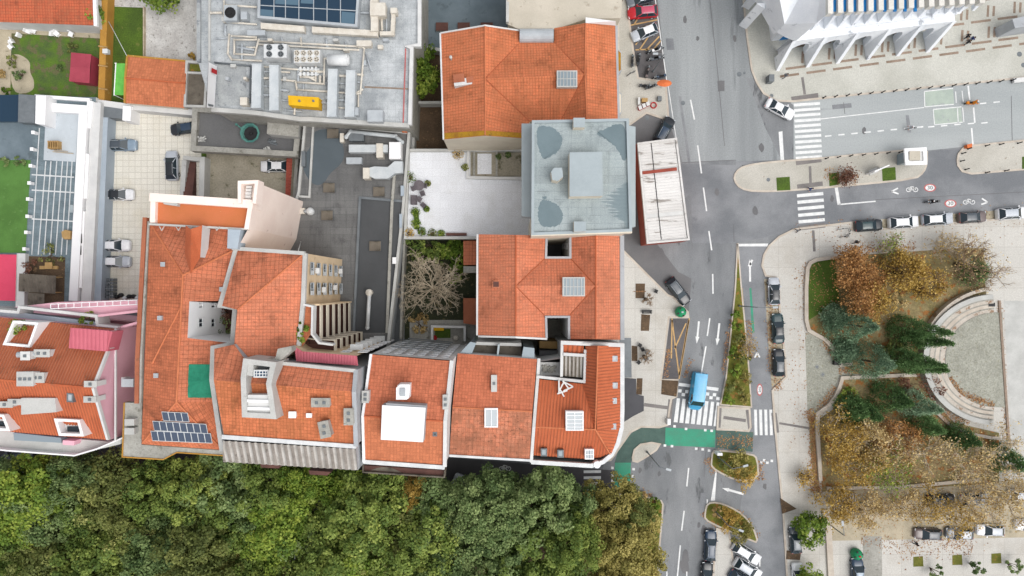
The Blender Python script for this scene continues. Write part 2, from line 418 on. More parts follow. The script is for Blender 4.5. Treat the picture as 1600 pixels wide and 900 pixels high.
mat('beam_white', S(234,231,224), S(224,220,211), .4)
mat('blue_paint', S(28,118,186), S(36,132,200), .5)
mat('wood', S(196,160,106), S(176,142,92), 1., grain=.15)
mat('bark', S(108,92,76), S(86,72,60), 1., grain=.25)
mat('twig_pale', S(216,202,178), S(186,170,146), .8, grain=.2)
mat('twig_brown', S(170,144,116), S(140,118,94), .8, grain=.2)
mat('rubber', S(30,30,32), S(38,38,40), 1.)
mat('skin', S(206,160,130), S(198,150,120), 1.)
mat('hair_dark', S(48,38,32), S(56,44,36), 1.)
mat('cloth_black', S(40,42,48), S(54,56,62), 1.); mat('cloth_blue', S(44,66,120), S(54,78,136), 1.); mat('cloth_grey', S(130,134,140), S(110,114,122), 1.)
mat('cloth_white', S(220,222,226), S(204,206,212), 1.); mat('cloth_orange', S(226,140,40), S(210,120,30), 1.)
mat('rattan', S(120,112,116), S(100,94,98), 2., grain=.2)
mat('marble', S(240,243,246,.95), S(228,232,237,.95), .25, grain=.06, spots=S(188,193,200), ssc=.5, sth=.62)
mat('step_stone', S(214,206,194), S(190,180,168), .4, grain=.18, spots=S(156,128,104), ssc=.9, sth=.56)
glass('glass_dark', S(40,52,60)); glass('glass_car', S(44,58,66)); glass('glass_blue', S(38,72,98), .06); glass('glass_pale', S(188,196,200), .15)
glass('panel_blue', S(72,84,104), .12); glass('glass_teal', S(146,160,168), .1); glass('window_dark', S(92,98,102), .15)
glass('glass_sky', S(30,58,80), .05); glass('glass_sky_light', S(88,116,134), .05)
paint('car_white', S(240,241,243,.85)); paint('car_silver', S(196,202,210)); paint('car_grey', S(112,118,126)); paint('car_black', S(36,40,46))
paint('car_navy', S(44,66,90)); paint('car_red', S(196,28,44)); paint('car_teal', S(44,70,74)); paint('van_blue', S(62,168,214)); paint('car_bluegrey', S(140,160,178))
paint('car_roofpink', S(204,84,110)); paint('car_darkgrey', S(78,86,94)); paint('car_brown', S(112,98,96))
lamp = lambda n, c: mat(n, c, rough=.2, grain=0)
lamp('lamp_clear', S(226,232,236)); lamp('lamp_red', S(180,30,30))
leafmat('leaf_green', [(.0, S(64,84,40,1.44)), (.4, S(92,110,52,1.44)), (.75, S(120,134,66,1.44)), (1., S(156,164,86,1.44))], .3)
leafmat('leaf_olive', [(.0, S(72,82,44,1.40)), (.4, S(98,106,56,1.40)), (.75, S(124,128,72,1.40)), (1., S(154,154,92,1.40))], .3)
leafmat('leaf_deep', [(.0, S(60,80,46,1.47)), (.45, S(90,108,64,1.47)), (1., S(136,150,98,1.47))], .28)
leafmat('leaf_lime', [(.0, S(74,100,40,1.3)), (.45, S(108,130,50,1.3)), (1., S(162,172,76,1.3))], .32, .05)
leafmat('leaf_gold', [(.0, S(124,102,44,1.24)), (.5, S(172,142,70,1.24)), (1., S(206,178,108,1.24))], .3)
leafmat('leaf_khaki', [(.0, S(88,88,42,1.3)), (.5, S(134,126,68,1.3)), (1., S(174,162,98,1.3))], .28)
leafmat('leaf_rust', [(.0, S(120,84,48,1.33)), (.5, S(168,126,78,1.33)), (1., S(198,156,104,1.33))], .3)
leafmat('leaf_brown', [(.0, S(140,116,74,1.24)), (.5, S(186,162,112,1.24)), (1., S(216,196,146,1.24))], .3)
leafmat('leaf_shrub', [(.0, S(60,84,26,1.2)), (.5, S(96,122,42,1.2)), (1., S(156,170,76,1.2))], .3)
leafmat('leaf_cypress', [(.0, S(44,66,36,1.5)), (.5, S(68,96,52,1.5)), (1., S(112,140,88,1.5))], .15)
leafmat('leaf_cedar', [(.0, S(60,84,62,1.35)), (.5, S(94,120,92,1.35)), (1., S(154,176,144,1.35))], .15)
leafmat('leaf_red', [(.0, S(84,54,44,1.1)), (.5, S(122,84,68,1.1)), (1., S(150,108,86,1.1))], .2)
leafmat('leaf_fallen', [(.0, S(136,96,66)), (.5, S(180,132,92)), (1., S(210,172,118))], .1)
# ---------------------------------------------------------------- ground, roads, pavements
b = MB(); b.face([(-450, -450, 0), (450, -450, 0), (450, 450, 0), (-450, 450, 0)]); b.build('ground', 'asphalt')['kind'] = 'structure'
sheet('avenue', [(1020,-80),(1163,-80),(1174,112),(1222,250),(1066,254),(1046,170)], .004, 'asphalt_avenue')
sheet('avenue', [(1166,122),(1196,122),(1240,165),(1240,252),(1222,252),(1196,200)], .008, 'asphalt')
sheet('cross_street', [(1236,158),(1700,96),(1700,212),(1520,228),(1440,236),(1236,252)], .004, 'asphalt_pale')
sheet('lower_street', [(1060,254),(1240,250),(1700,220),(1700,318),(1330,348),(1240,362),(1150,380),(1082,380)], .006, 'asphalt_dark')
sheet('service_lane', [(1152,382),(1200,382),(1190,430),(1232,930),(1140,930),(1176,640),(1158,450)], .006, 'asphalt_dark')
sheet('belt_street', [(-120,690),(705,715),(960,735),(960,1000),(-120,1000)], .004, 'asphalt_belt')
sheet('tree_strip', [(-100,790),(400,800),(960,790),(1030,860),(1020,1000),(-100,1000)], .008, 'soil')
# pavements
slab('plaza', [(1152,-120),(1160,0),(1166,60),(1173,110),(1181,130),(1192,147),(1213,159),(1240,160),(1285,155),(1400,143),(1512,132),(1700,112),(1700,-120)], .12, 'setts_plaza')
slab('traffic_island', chaikin([(1145,282),(1148,268),(1162,258),(1200,252),(1285,246),(1330,241),(1400,235),(1449,230),(1449,256),(1444,270),(1430,281),(1340,290),(1240,299),(1180,301),(1156,296)], 1), .12, 'setts')
slab('traffic_island', [(1494,250),(1496,240),(1504,230),(1520,226),(1700,208),(1700,256),(1600,266),(1518,273),(1502,269),(1495,259)], .12, 'setts')
slab('promenade_pavement', [(1192,398),(1200,384),(1216,369),(1240,357),(1290,351),(1332,346),(1334,360),(1600,338),(1700,330),(1700,1000),(1234,1000),(1222,800),(1216,740),(1210,675),(1205,610),(1227,588),(1225,560),(1217,490),(1215,436),(1195,432),(1189,415)], .12, 'promenade')
sheet('parking_bay', [(1194,436),(1215,436),(1217,490),(1225,560),(1226,588),(1206,606),(1202,560)], .010, 'sandy')
sheet('parking_bay', [(1332,346),(1700,318),(1700,331),(1600,338),(1334,360)], .010, 'sandy')
slab('avenue_pavement', [(964,20),(984,-20),(984,30),(991,82),(998,121),(1041,127),(1046,190),(1010,178),(985,196),(966,196)], .12, 'setts')
slab('corner_pavement', [(968,384),(1044,460),(1052,463),(1076,487),(1077,497),(1046,497),(1040,545),(1034,592),(1060,592),(1058,620),(1050,624),(1046,648),(1044,665),(1030,669),(1002,668),(986,676),(972,696),(955,720),(940,722),(940,384)], .12, 'promenade')
sheet('kiosk_forecourt', [(966,196),(985,196),(1010,178),(1046,190),(1054,216),(1082,380),(1080,440),(1076,487),(1052,463),(1044,460),(968,384)], .006, 'patch')
sheet('parking_bay', [(978,-30),(1023,-30),(1036,82),(1041,126),(999,120),(991,82),(984,30)], .010, 'asphalt_bay')
sheet('loading_bay', [(1047,498),(1077,498),(1062,592),(1035,592)], .010, 'asphalt_bay')
slab('traffic_island', [(987,714),(990,702),(1000,693),(1018,690),(1033,693),(1026,704),(1010,715),(996,723),(988,721)], .12, 'setts')
slab('traffic_island', [(1121,634),(1172,637),(1174,668),(1170,675),(1148,673),(1119,672)], .12, 'setts')
slab('median_strip', [(1151,380),(1153.5,380),(1159,450),(1165,510),(1171,580),(1175,637),(1124,633),(1133,590),(1140,525),(1147.5,450)], .14, 'grass_dull', kw=.22)
slab('planted_island', chaikin([(1110,722),(1112,704),(1122,702),(1176,708),(1184,716),(1186,750),(1150,752),(1118,736),(1110,728)], 1), .14, 'grass_dull', kw=.25)
slab('planted_island', chaikin([(1100,800),(1104,785),(1120,783),(1142,791),(1162,803),(1178,824),(1186,850),(1166,842),(1142,832),(1119,822),(1100,812)], 1), .14, 'grass_dull', kw=.25)
slab('traffic_island', [(1119,824),(1140,831),(1147,880),(1149,1000),(1109,1000),(1114,880)], .12, 'promenade')
slab('planted_verge', chaikin([(950,766),(1024,777),(1037,783),(1036,800),(1030,870),(1026,940),(950,1000)], 1), .14, 'grass_dull', kw=.25)
sheet('cycle_path', [(960,724),(966,704),(976,688),(990,674),(1004,667.5),(1030,668.5),(1040,667),(1040,698),(1034,694),(1018,691),(1000,694),(989,704),(986,724)], .016, 'path_green')
sheet('cycle_path', [(1118,671.5),(1177,675),(1176,706),(1118,700)], .016, 'path_green')
sheet('cycle_crossing', [(1040,668),(1118,672),(1117,699),(1039,696)], .020, 'road_green')
sheet('cycle_crossing', [(961,723),(986,723),(984,762),(959,762)], .020, 'road_green')
sheet('cycle_stripe', [(1171,450),(1174,450),(1179,520),(1175,520)], .012, 'road_green')
for q in ([(1444,143),(1489,138),(1491,163),(1445,167)], [(1458,171),(1501,167),(1504,191),(1460,195)]): sheet('cycle_box', q, .012, 'road_green_pale')
sheet('road_patch', [(1121,126),(1132,126),(1132,142),(1122,143)], .012, 'patch')
for q in ([(1015,366),(1080,300),(1082,436),(1060,425)], [(1160,258),(1236,250),(1236,262),(1152,272)], [(1060,256),(1066,254),(1150,250),(1150,258)]): sheet('road_patch', q, .014, 'asphalt')
# setts bands set into the plaza
b = MB()
def band(x0, y0, x1, y1, w=.38, z=.126):
    a, c = P(x0, y0), P(x1, y1); t = (c - a); t.z = 0; t.normalize(); n = Vector((-t.y, t.x, 0)) * w / 2
    return [(*(a - n).xy, z), (*(c - n).xy, z), (*(c + n).xy, z), (*(a + n).xy, z)]
ang = Vector((41.5, -5.6)); ver = Vector((1.2, 33.0))
for r in range(-4, 3):
    for c in range(0, 12):
        o = Vector((1220, 108)) + ang * c + Vector((1.3, -33.5)) * (2 - r) * -1 + Vector((0, -33.5)) * 2 * 1
        o = Vector((1222, 112)) + ang * c - ver * (2 - r)
        if o.x > 1690 or o.y > 124: continue
        zz = R_.uniform(.1255, .127)
        b.face(band(o.x + 5, o.y - 4, o.x + 36, o.y - 8, z=.126)); b.face(band(o.x + 40, o.y - 14, o.x + 41, o.y - 30, z=.130))
        b.face(band(o.x + 31, o.y - 13, o.x + 32, o.y - 31, z=.134))
        if r == 2: b.face(band(o.x - 4, o.y + 8, o.x + 26, o.y + 4, z=.126))
b.build('paving_bands', 'band_brown')['kind'] = 'structure'
b = MB()
for q in ((1253,121,1257,148,.42), (1265,260,1266,290,.42), (1270,360,1272,393,.42), (1006,632,1044,637,.55), (1130,652,1165,657,.5), (1217,661,1265,669,.35)): b.face(band(*q[:4], w=q[4]))
for q in ((1236,155,1278,149,.7), (1243,255,1283,250,.7), (1245,292,1285,287,.7), (1247,357,1289,352,.7), (1048,624,1044,662,.8), (1124,634,1122,668,.7), (1168,640,1172,670,.7), (1209,645,1213,676,.8)): b.face(band(*q[:4], w=q[4], z=.128))
b.build('tactile_paving', 'band_grey')['kind'] = 'structure'
# painted markings
b = MB()
def quad(*p, z=.024): b.face([(P(x, y).x, P(x, y).y, z) for x, y in p])
def ln(x0, y0, x1, y1, w=.16, z=.024): b.face(band(x0, y0, x1, y1, w, z))
for i in range(11):
    y = 162 + i * 8.3
    if y < 246: quad((1240 + i * .3, y), (1281 + i * .3, y - 2.6), (1281.5 + i * .3, y + 1.6), (1240.5 + i * .3, y + 4.6))
for i in range(5):
    y = 303.5 + i * 10.2; quad((1245 + i * .6, y), (1286 + i * .6, y - 3.6), (1286.6 + i * .6, y + 1.4), (1245.4 + i * .6, y + 5))
for i in range(8):
    x = 1057.5 + i * 8.9; quad((x, 622 + i * .9), (x + 5, 622.6 + i * .9), (x + 1.2, 660 + i * .9), (x - 5, 659.5 + i * .9))
for i in range(12):
    for j in range(2):
        if (i + j) % 2 == 0:
            x = 1060 + i * 5.4; y = 608 + j * 5.2 + i * .6
            quad((x, y), (x + 5.2, y + .5), (x + 4.6, y + 5.4), (x - .6, y + 5))
quad((1061,598),(1123,606),(1122,611),(1060,603))
for i in range(4): x = 1178 + i * 8; quad((x, 640), (x + 4.5, 640), (x + 5.5, 680), (x + 1, 680))
for i in range(4): y = 735 + i * 9.4; quad((912, y), (939, y - .5), (939, y + 3.8), (912, y + 4.3))
for x, y in ((955,729),(955,741),(955,749),(955,759),(988,731),(986,742),(983,762),(1037,694),(1048,695),(1086,699),(1096,700),(1106,702),(1188,720),(1192,717),(1197,721),(1204,718),(1052,664),(1070,668),(1100,670),(1110,671)): quad((x, y), (x + 4, y + .3), (x + 3.8, y + 4), (x - .2, y + 3.8))
for q in ((1079,156,1085,187),(1090,227,1096,271),(1099,293,1104,330),(1107.5,361,1112,391),(1113.5,428,1114,459),(1109,497,1105,525),(1103,541,1096,582),(1076,731,1073,760),(1069,798,1065,829),(1063,852,1058,905)): ln(*q, w=.22)
for q in ((1145,1,1156,0.9),): pass
ln(1043, 128, 1060, 240, .12); ln(1024, 0, 1042, 128, .14)
quad((1118,735),(1120,734.5),(1117,782),(1110.5,782)); quad((1151,381),(1200,380.5),(1199,385),(1152,385))
quad((1216.5,206),(1222.5,205),(1225,250),(1219.5,250))
for q in ((1282,186,1444,168),(1444,143,1489,138),(1444,143,1445,167),(1445,167,1490,163),(1493,143,1494,161),(1503,142,1505,160),(1458,171,1502,167),(1458,171,1460,195),(1460,195,1504,191),(1496,169,1497,192),(1504,168,1506,191)): ln(*q, w=.14)
for q in ((1512.5,134,1515,156),(1521,168,1523,192),(1518,200,1520,226)): ln(*q, w=.26)
for i in range(8): x = 1289 + i * 20.5; ln(x, 213 - i * 2.0, x + 10, 212 - i * 2.0, .22)
for x, y in ((1450,198.5),(1470,197),(1491,195),(1512,193.5),(1533,192.5),(1531,162),(1552,160)): ln(x, y, x + 10, y - 1, .2)
ln(1306.5, 293, 1311, 320, .5); ln(1311, 319.5, 1368, 314.5, .2)
for q in ((1393,299,1403,294),(1393,299,1404,303),(1543,316,1534,310),(1543,316,1533,319.5),(1179,559,1183,551),(1187,558.5,1183,551),(761.5,732,771,728),(761.5,732,772,736.5)): ln(*q, w=.24)
def arrow(x0, y0, x1, y1, w=.3, hl=11, hw=3.2):
    a, c = Vector((x0, y0)), Vector((x1, y1)); t = (c - a).normalized(); n = Vector((-t.y, t.x)); k = c - t * hl
    ln(a.x, a.y, k.x, k.y, w); quad(k + n * hw, c, k - n * hw)
arrow(1092,502,1088.5,537); arrow(1124,505,1120,540); arrow(1172,440,1171.5,405); arrow(1162,772,1128,762.5, .35); ln(1171.7, 414, 1175.5, 406, .3)
for cx, cy in ((1425,296.5),(1514,316),(789,732)):                  # cycle symbols
    for dx in (-5.4, 5.4):
        for k in range(12):
            t0, t1 = k * math.pi / 6, (k + 1) * math.pi / 6
            ln(cx + dx + 3.6 * math.cos(t0), cy + 3 * math.sin(t0), cx + dx + 3.6 * math.cos(t1), cy + 3 * math.sin(t1), .13)
    for q in ((-5.4, 0, -2, -5), (-2, -5, 3.5, -4), (3.5, -4, 5.4, 0), (-2, -5, 0, 1), (0, 1, 3.5, -4), (-5.4, 0, 0, 1)): ln(cx + q[0], cy + q[1], cx + q[2], cy + q[3], .13)
for q in ((1105,780,1105,787),(1187,874,1187,885),(1042,893,1042,905),(1073,893,1073,902)): ln(*q, w=.2)
b.build('road_markings', 'road_white')['kind'] = 'structure'
b = MB()
for q in ((983,40,1027,31),(983,52,1029,45),(993,78,1036,76),(993,70,1008,52),(999,78,1021,46),(1009,79,1030,57),(1020,78,1033,63),(991,38,996,30),(1050,500,1061,586),(1076,500,1061,586),(1077,497,1061,592),(1050,498,1049,560),(1054,545,1072,505),(1159,450,1171,590)): b.face(band(*q, w=.2, z=.024))
b.build('bay_markings', 'road_yellow')['kind'] = 'structure'
for cx, cy, rz in ((1453,293.5,0),(1485,318,0),(1187,609,0)):          # painted speed roundels
    c = P(cx, cy); sx, sy = (.95, .62) if rz == 0 and cx > 1200 else (.45, .95)
    m2 = MB(); n = 28
    for k in range(n):
        t0, t1 = 2 * math.pi * k / n, 2 * math.pi * (k + 1) / n
        m2.face([(c.x + sx * f * math.cos(t), c.y + sy * f * math.sin(t), .026) for f, t in ((1, t0), (1, t1), (.76, t1), (.76, t0))], 0)
    m2.face([(c.x + sx * .76 * math.cos(2 * math.pi * k / n), c.y + sy * .76 * math.sin(2 * math.pi * k / n), .026) for k in range(n)], 1)
    m2.build('speed_roundel_marking', ['road_red', 'road_white'])['kind'] = 'structure'
    cu = bpy.data.curves.new('speed_number_marking', 'FONT'); cu.body = '30'; cu.size = 1.0; cu.align_x = 'CENTER'; cu.align_y = 'CENTER'
    o = bpy.data.objects.new('speed_number_marking', cu); COL.objects.link(o); o.location = (c.x, c.y, .03); o.scale = (sx * .95, sy * 1.3, 1)
    cu.materials.append(MATS['black']); o['kind'] = 'structure'
# manhole covers and gullies
for k, (x, y, r, w) in enumerate(((1067,161,.35,'round iron manhole cover in the avenue beside the tiled roof with skylight'),(1011,184,.34,'round iron manhole cover on the kiosk forecourt'),(1155,116,.38,'large round manhole cover near the plaza kerb'),(1163,114,.2,'small round manhole cover near the plaza kerb'),(1592,85,.4,'round iron cover in the plaza paving'),(1598,102,.36,'iron cover on the plaza near the bollard row'),(1276,573,.35,'upper manhole cover in the pebbled semicircle by the park entrance'),(1285,585,.36,'lower manhole cover in the pebbled semicircle by the park entrance'),(1555,563,.36,'manhole cover in the amphitheatre floor'),(1205,150,.3,'manhole cover at the rounded plaza corner'),(1200,281,.3,'round cover on the rounded end of the traffic island'))):
    c = P(x, y); z = .135 if x > 1158 and y not in (161, 116, 114) else .028
    m2 = MB(); m2.lathe((c.x, c.y, 0), [(r, 0), (r, z), (r * .86, z), (r * .84, z - .006), (r * .1, z + .004)], 18)
    tag(m2.build('manhole_cover', 'steel_dark', top=(c.x, c.y, 0)), w, 'manhole', 'manhole covers')
# yards behind the buildings
sheet('car_yard', [(150,172),(310,178),(322,330),(240,340),(232,480),(140,480)], .006, 'lot_paving')
sheet('walled_yard', [(318,232),(465,240),(465,345),(318,345)], .010, 'concrete_yard')
sheet('back_garden', [(-60,28),(160,34),(156,152),(-60,150)], .006, 'grass_lawn')
sheet('garden_path', [(-60,28),(156,38),(156,60),(18,52),(16,148),(-60,148)], .012, 'sandy')
sheet('side_lawn', [(156,8),(224,10),(224,92),(196,160),(152,160)], .010, 'grass')
sheet('stone_yard', [(170,-40),(312,-40),(312,96),(224,92),(224,12),(172,10)], .014, 'rubble')
sheet('kitchen_garden', [(632,366),(752,368),(752,545),(632,545)], .006, 'undergrowth')
sheet('rear_court', [(645,60),(700,60),(700,236),(640,236)], .006, 'soil')
sheet('rear_court', [(660,-60),(800,-60),(800,80),(660,80)], .008, 'terrace_grey')
sheet('rear_alley', [(640,500),(980,500),(980,560),(640,560)], .010, 'concrete')
sheet('bare_patch', [(16,86),(30,84),(48,96),(46,112),(54,126),(52,144),(18,148)], .010, 'sandy', smooth=2)
b = MB()
for q in ((1108,-10,1122,120),(1122,120,1132,228),(1066,254,1150,250),(1318,160,1320,178),(1580,150,1582,240),(1100,745,1104,690),(1368,312,1600,300),(1146,350,1147,378)): b.face(band(*q, w=.09, z=.018))
b.build('road_seam', 'patch')['kind'] = 'structure'
for k, (x, y, r_) in enumerate(((1100,830,1.0),(1108,848,.9),(1070,885,1.6),(1092,820,.5),(1071,870,1.2),(1010,430,1.2),(1030,400,1.5),(1120,300,.7),(1180,330,.8),(1090,700,.6),(1030,740,.5),(1350,205,.7),(1190,230,.8),(1148,60,.6),(1070,30,.7),(1000,735,.5),(1195,760,.6),(1090,60,.5),(1300,310,.6))):
    c = P(x, y); n = 12; q = chaikin([(c.x + r_ * .6 * R_.uniform(.6, 1.1) * math.cos(6.283 * i / n), c.y + r_ * R_.uniform(.6, 1.1) * math.sin(6.283 * i / n)) for i in range(n)], 2); b = MB(); b.face([(*p, .0172 + k * .0003) for p in q]); b.build('oil_stain', 'patch')['kind'] = 'structure'
for q in ([(1040,60),(1052,60),(1054,78),(1042,78)], [(1085,290),(1094,290),(1096,330),(1087,330)], [(1300,164),(1330,161),(1331,168),(1301,171)], [(1420,180),(1424,207),(1418,207),(1415,180)], [(1095,770),(1103,770),(1100,800),(1092,800)], [(1200,790),(1206,790),(1208,803),(1202,803)], [(1060,150),(1064,150),(1080,260),(1076,260)], [(1420,300),(1520,292),(1520,296),(1420,304)]): sheet('road_patch', q, .0165, 'asphalt_dark')
# park ground
slab('park_bed', [(1259,418),(1262,409),(1272,404),(1302,401),(1500,388),(1536,388),(1540,470),(1470,500),(1440,540),(1440,586),(1330,584),(1312,568),(1303,548),(1288,529),(1263,516),(1256,500)], .16, 'litter', kerb=None)
slab('park_bed', [(1314,590),(1440,588),(1452,620),(1490,660),(1560,676),(1560,700),(1560,755),(1440,762),(1284,768),(1277,656),(1300,640),(1310,612)], .16, 'litter', kerb=None)
sheet('park_lawn', [(1262,412),(1274,407),(1305,405),(1312,470),(1264,500)], .172, 'grass')
sheet('park_semicircle', [(1258,520),(1264,519),(1286,531),(1301,548),(1311,570),(1430,585),(1330,589),(1310,592),(1305,612),(1296,636),(1275,648),(1262,655)], .132, 'pebble')
sheet('side_terrace', [(1568,470),(1700,470),(1700,690),(1580,690)], .132, 'concrete_pale')
sheet('litter_band', [(1264,650),(1276,655),(1280,770),(1272,760),(1266,700)], .136, 'litter')
sheet('under_tree_parking', [(1300,764),(1700,745),(1700,838),(1300,845)], .134, 'sandy')
sheet('grey_path', [(1348,838),(1378,838),(1379,1000),(1350,1000)], .140, 'concrete')
for x in (1427, 1488, 1549): sheet('grass_square', [(x, 870 - (x - 1427) * .04), (x + 15, 869 - (x - 1427) * .04), (x + 16, 885 - (x - 1427) * .04), (x, 885.5 - (x - 1427) * .04)], .140, 'grass_dull')
for q in ([(1213,277.5),(1234,276),(1235,297),(1214,298)], [(1295,271),(1311,269),(1312,288),(1296,291)], [(1378,263),(1399,261),(1400,281),(1379,283)], [(1597,245),(1620,243),(1620,262),(1597,264)]): sheet('grass_square', q, .138, 'grass')
for q in ([(993,443),(1008,443),(1007,466),(993,466)], [(1002,491),(1016,492),(1014,517),(1001,517)], [(987,540),(996,541),(996,564),(987,564)], [(995,591),(1004,591),(1003,617),(994,616)], [(1034,593.5),(1060,595),(1057,620),(1033,616)], [(1229,860),(1252,862),(1250,875),(1228,874)], [(1219,778),(1245,795),(1222,803)]): sheet('tree_pit', q, .138, 'soil')
# ---------------------------------------------------------------- buildings
UP = Vector((0, 0, 1))
def bld(name, label, px, py, z=0, cat='building', group=None):
    return thing(name, label, cat, P(px, py, 0), group)
def roof(root, faces, m, name='roof', dz=0.):
    b = MB()
    for f in faces: b.face([P(x, y, z) + Vector((0, 0, dz)) for x, y, z in f])
    return b.build(name, m, root)
def ridges(root, lines, m='ridge_tile', r=.14, dz=.05, name='ridge'):
    for q in lines: MB().path([P(*p) + Vector((0, 0, dz)) for p in q], r, 6).build(name, m, root)
def wallp(root, pts, z0, m, name='wall'):
    return MB().walls(pts, z0).build(name, m, root)
def parapet(root, pxs, z, d, h, m, name='parapet', dz=.003):
    b = MB(); b.ring(wxy(pxs, z), d, z - .4, z + h + dz); return b.build(name, m, root)
def edge(root, pxs, z, d, h, m, name='parapet', down=.4):
    b = MB(); b.strip(wxy(pxs, z), d, z - down, z + h); return b.build(name, m, root)
def slope_edge(root, pts, d, h, m, name='parapet', down=.35):
    """parapet that climbs with the roof: pts (px,py,z)"""
    b = MB(); w = [P(*p) for p in pts]; A, B = mitre(w, d); n = len(w); h += JT.uniform(0, .01)
    for i in range(n - 1):
        j = i + 1; za, zb = w[i].z, w[j].z
        b.face([(*A[i], za + h), (*A[j], zb + h), (*B[j], zb + h), (*B[i], za + h)])
        for q in (A, B): b.face([(*q[i], za - down), (*q[j], zb - down), (*q[j], zb + h), (*q[i], za + h)])
    for i in (0, n - 1): b.face([(*A[i], w[i].z - down), (*B[i], w[i].z - down), (*B[i], w[i].z + h), (*A[i], w[i].z + h)])
    return b.build(name, m, root)
def win(root, c, r, w, h, fr='white_metal', gl='window_dark', name='window', shutter=None):
    r = Vector(r).normalized(); n = r.cross(UP); c = Vector(c); b = MB(); t = .09
    def bar(u0, u1, v0, v1, d):
        q = [c + r * u + UP * v for u, v in ((u0, v0), (u1, v0), (u1, v1), (u0, v1))]
        f = [p + n * d for p in q]; b.face(f)
        for i in range(4): j = (i + 1) % 4; b.face([q[i], q[j], f[j], f[i]])
    bar(-w/2, w/2, h/2 - t, h/2, .07); bar(-w/2, w/2, -h/2, -h/2 + t, .14); bar(-w/2, -w/2 + t, -h/2 + t, h/2 - t, .07); bar(w/2 - t, w/2, -h/2 + t, h/2 - t, .07); bar(-t/2, t/2, -h/2 + t, h/2 - t, .06)
    o = b.build(name, fr, root)
    g = MB(); g.face([c + r * u + UP * v + n * .03 for u, v in ((-w/2 + t, -h/2 + t), (w/2 - t, -h/2 + t), (w/2 - t, h/2 - t), (-w/2 + t, h/2 - t))]); g.build('pane', gl, o)
    return o
def sky(root, x0, y0, x1, y1, z, fr='steel', gl='glass_pale', h=.18, nx=1, ny=1, name='skylight', sk=0):
    b = MB(); zz = z + h; q = [(x0, y0), (x1, y0 + sk), (x1, y1 + sk), (x0, y1)]
    xy = wxy(q, zz); b.ring(xy, .16, z - .5, zz)
    i = inset(ccw(xy), .16)
    (ax, ay), (bx, by) = wxy([(x0, y0)], zz)[0], wxy([(x1, y1)], zz)[0]
    for k in range(1, nx): x = ax + (bx - ax) * k / nx; b.box((x, (ay + by) / 2, zz - .04), (.09, abs(by - ay) - .3, .1))
    for k in range(1, ny): y = ay + (by - ay) * k / ny; b.box(((ax + bx) / 2, y, zz - .045), (abs(bx - ax) - .3, .09, .1))
    o = b.build(name, fr, root)
    g = MB(); g.face([(x, y, zz - .06) for x, y in i]); g.build('glazing', gl, o); return o
def chim(root, px, py, z, w, d, h, m='white_wall', rz=0, flues=2, down=1.2, cap='concrete_pale'):
    """chimney stack whose TOP is seen at px,py"""
    p = P(px, py, z + h); b = MB(); b.box((p.x, p.y, z + (h - down) / 2), (w, d, h + down), rz)
    b.box((p.x, p.y, z + h + .05), (w + .16, d + .16, .1), rz, 1)
    for k in range(flues):
        o = (k - (flues - 1) / 2) * (max(w, d) / (flues + .3))
        ox, oy = (o, 0) if w >= d else (0, o)
        b.box((p.x + ox, p.y + oy, z + h + .14), (.34, .34, .16), rz, 2)
    return b.build('chimney', [m, cap, 'steel_dark'], root)
def lerp(a, b, t): return tuple(x + (y - x) * t for x, y in zip(a, b))
def roman(root, faces, m=('roman_top', 'roman_gap'), pitch=.62, amp=.1, name='roof'):
    b = MB()
    for f in faces:
        p = [P(*q) for q in f]; n = (p[1] - p[0]).cross(p[2] - p[0])
        if n.z < 0: n = -n
        d = Vector((n.x, n.y, 0))
        if d.length < 1e-6: d = Vector((0, 1, 0))
        d.normalize(); nn = n.normalized(); d = d - nn * d.dot(nn)
        b.corr(p, d, pitch, amp, 0, 1)
    return b.build(name, list(m), root)

# ---- north house with the long hip roof
H = bld('tiled_house', 'large orange tiled house with four roof slopes meeting, north of the blue grey flat roof', 820, 130)
E, G = 12.3, 14.8
roof(H, [[(688,52,12),(758,40,G),(758,212,G),(693,218,12)], [(758,40,G),(812,48,E),(812,66,E),(758,123,G)], [(758,123,G),(828,190,E),(815,216,E),(758,212,G)],
         [(758,123,G),(812,66,E),(866,66,E),(914,116,G)], [(758,123,G),(914,116,G),(875,191,E),(828,190,E)], [(914,116,G),(866,66,E),(866,44,E),(915,36,G)],
         [(914,116,G),(917,191,G),(875,191,E)], [(915,36,G),(962,40,E),(966,189,E),(917,191,G)]], 'tile_north')
ridges(H, [[(758,41,G),(758,211,G)], [(915,37,G),(914,116,G),(917,189,G)]], r=.1)
ridges(H, [[(758,123,G),(811,68,E)], [(758,123,G),(827,189,E)], [(914,116,G),(867,68,E)], [(914,116,G),(876,189,E)]], 'roman_gap', .08, .02, 'valley_gutter')
wallp(H, [(688,52,12),(758,40,G),(812,48,E),(812,66,E),(866,66,E),(866,44,E),(915,36,G),(962,40,E),(966,189,E),(917,191,G),(875,191,E),(828,190,E),(815,216,E),(758,212,G),(693,218,12)], 0, 'cream_wall')
slope_edge(H, [(693,218,12),(688,52,12)], .22, .12, 'white_metal', 'gutter'); slope_edge(H, [(688,52,12),(758,40,G),(812,48,E)], .2, .12, 'white_wall', 'verge')
slope_edge(H, [(963,40,E),(967,188,E)], .3, .06, 'grey_wall', 'gutter')
b = MB(); b.face([P(*q) + UP * .05 for q in ((693.5,217.5,12),(758,211.5,G),(758,204,G),(693,208,12))]); b.face([P(*q) + UP * .05 for q in ((758,211.5,G),(815,215.5,E),(819,208,E),(758,204,G))]); b.build('moss_band', 'moss', H)
b = MB()
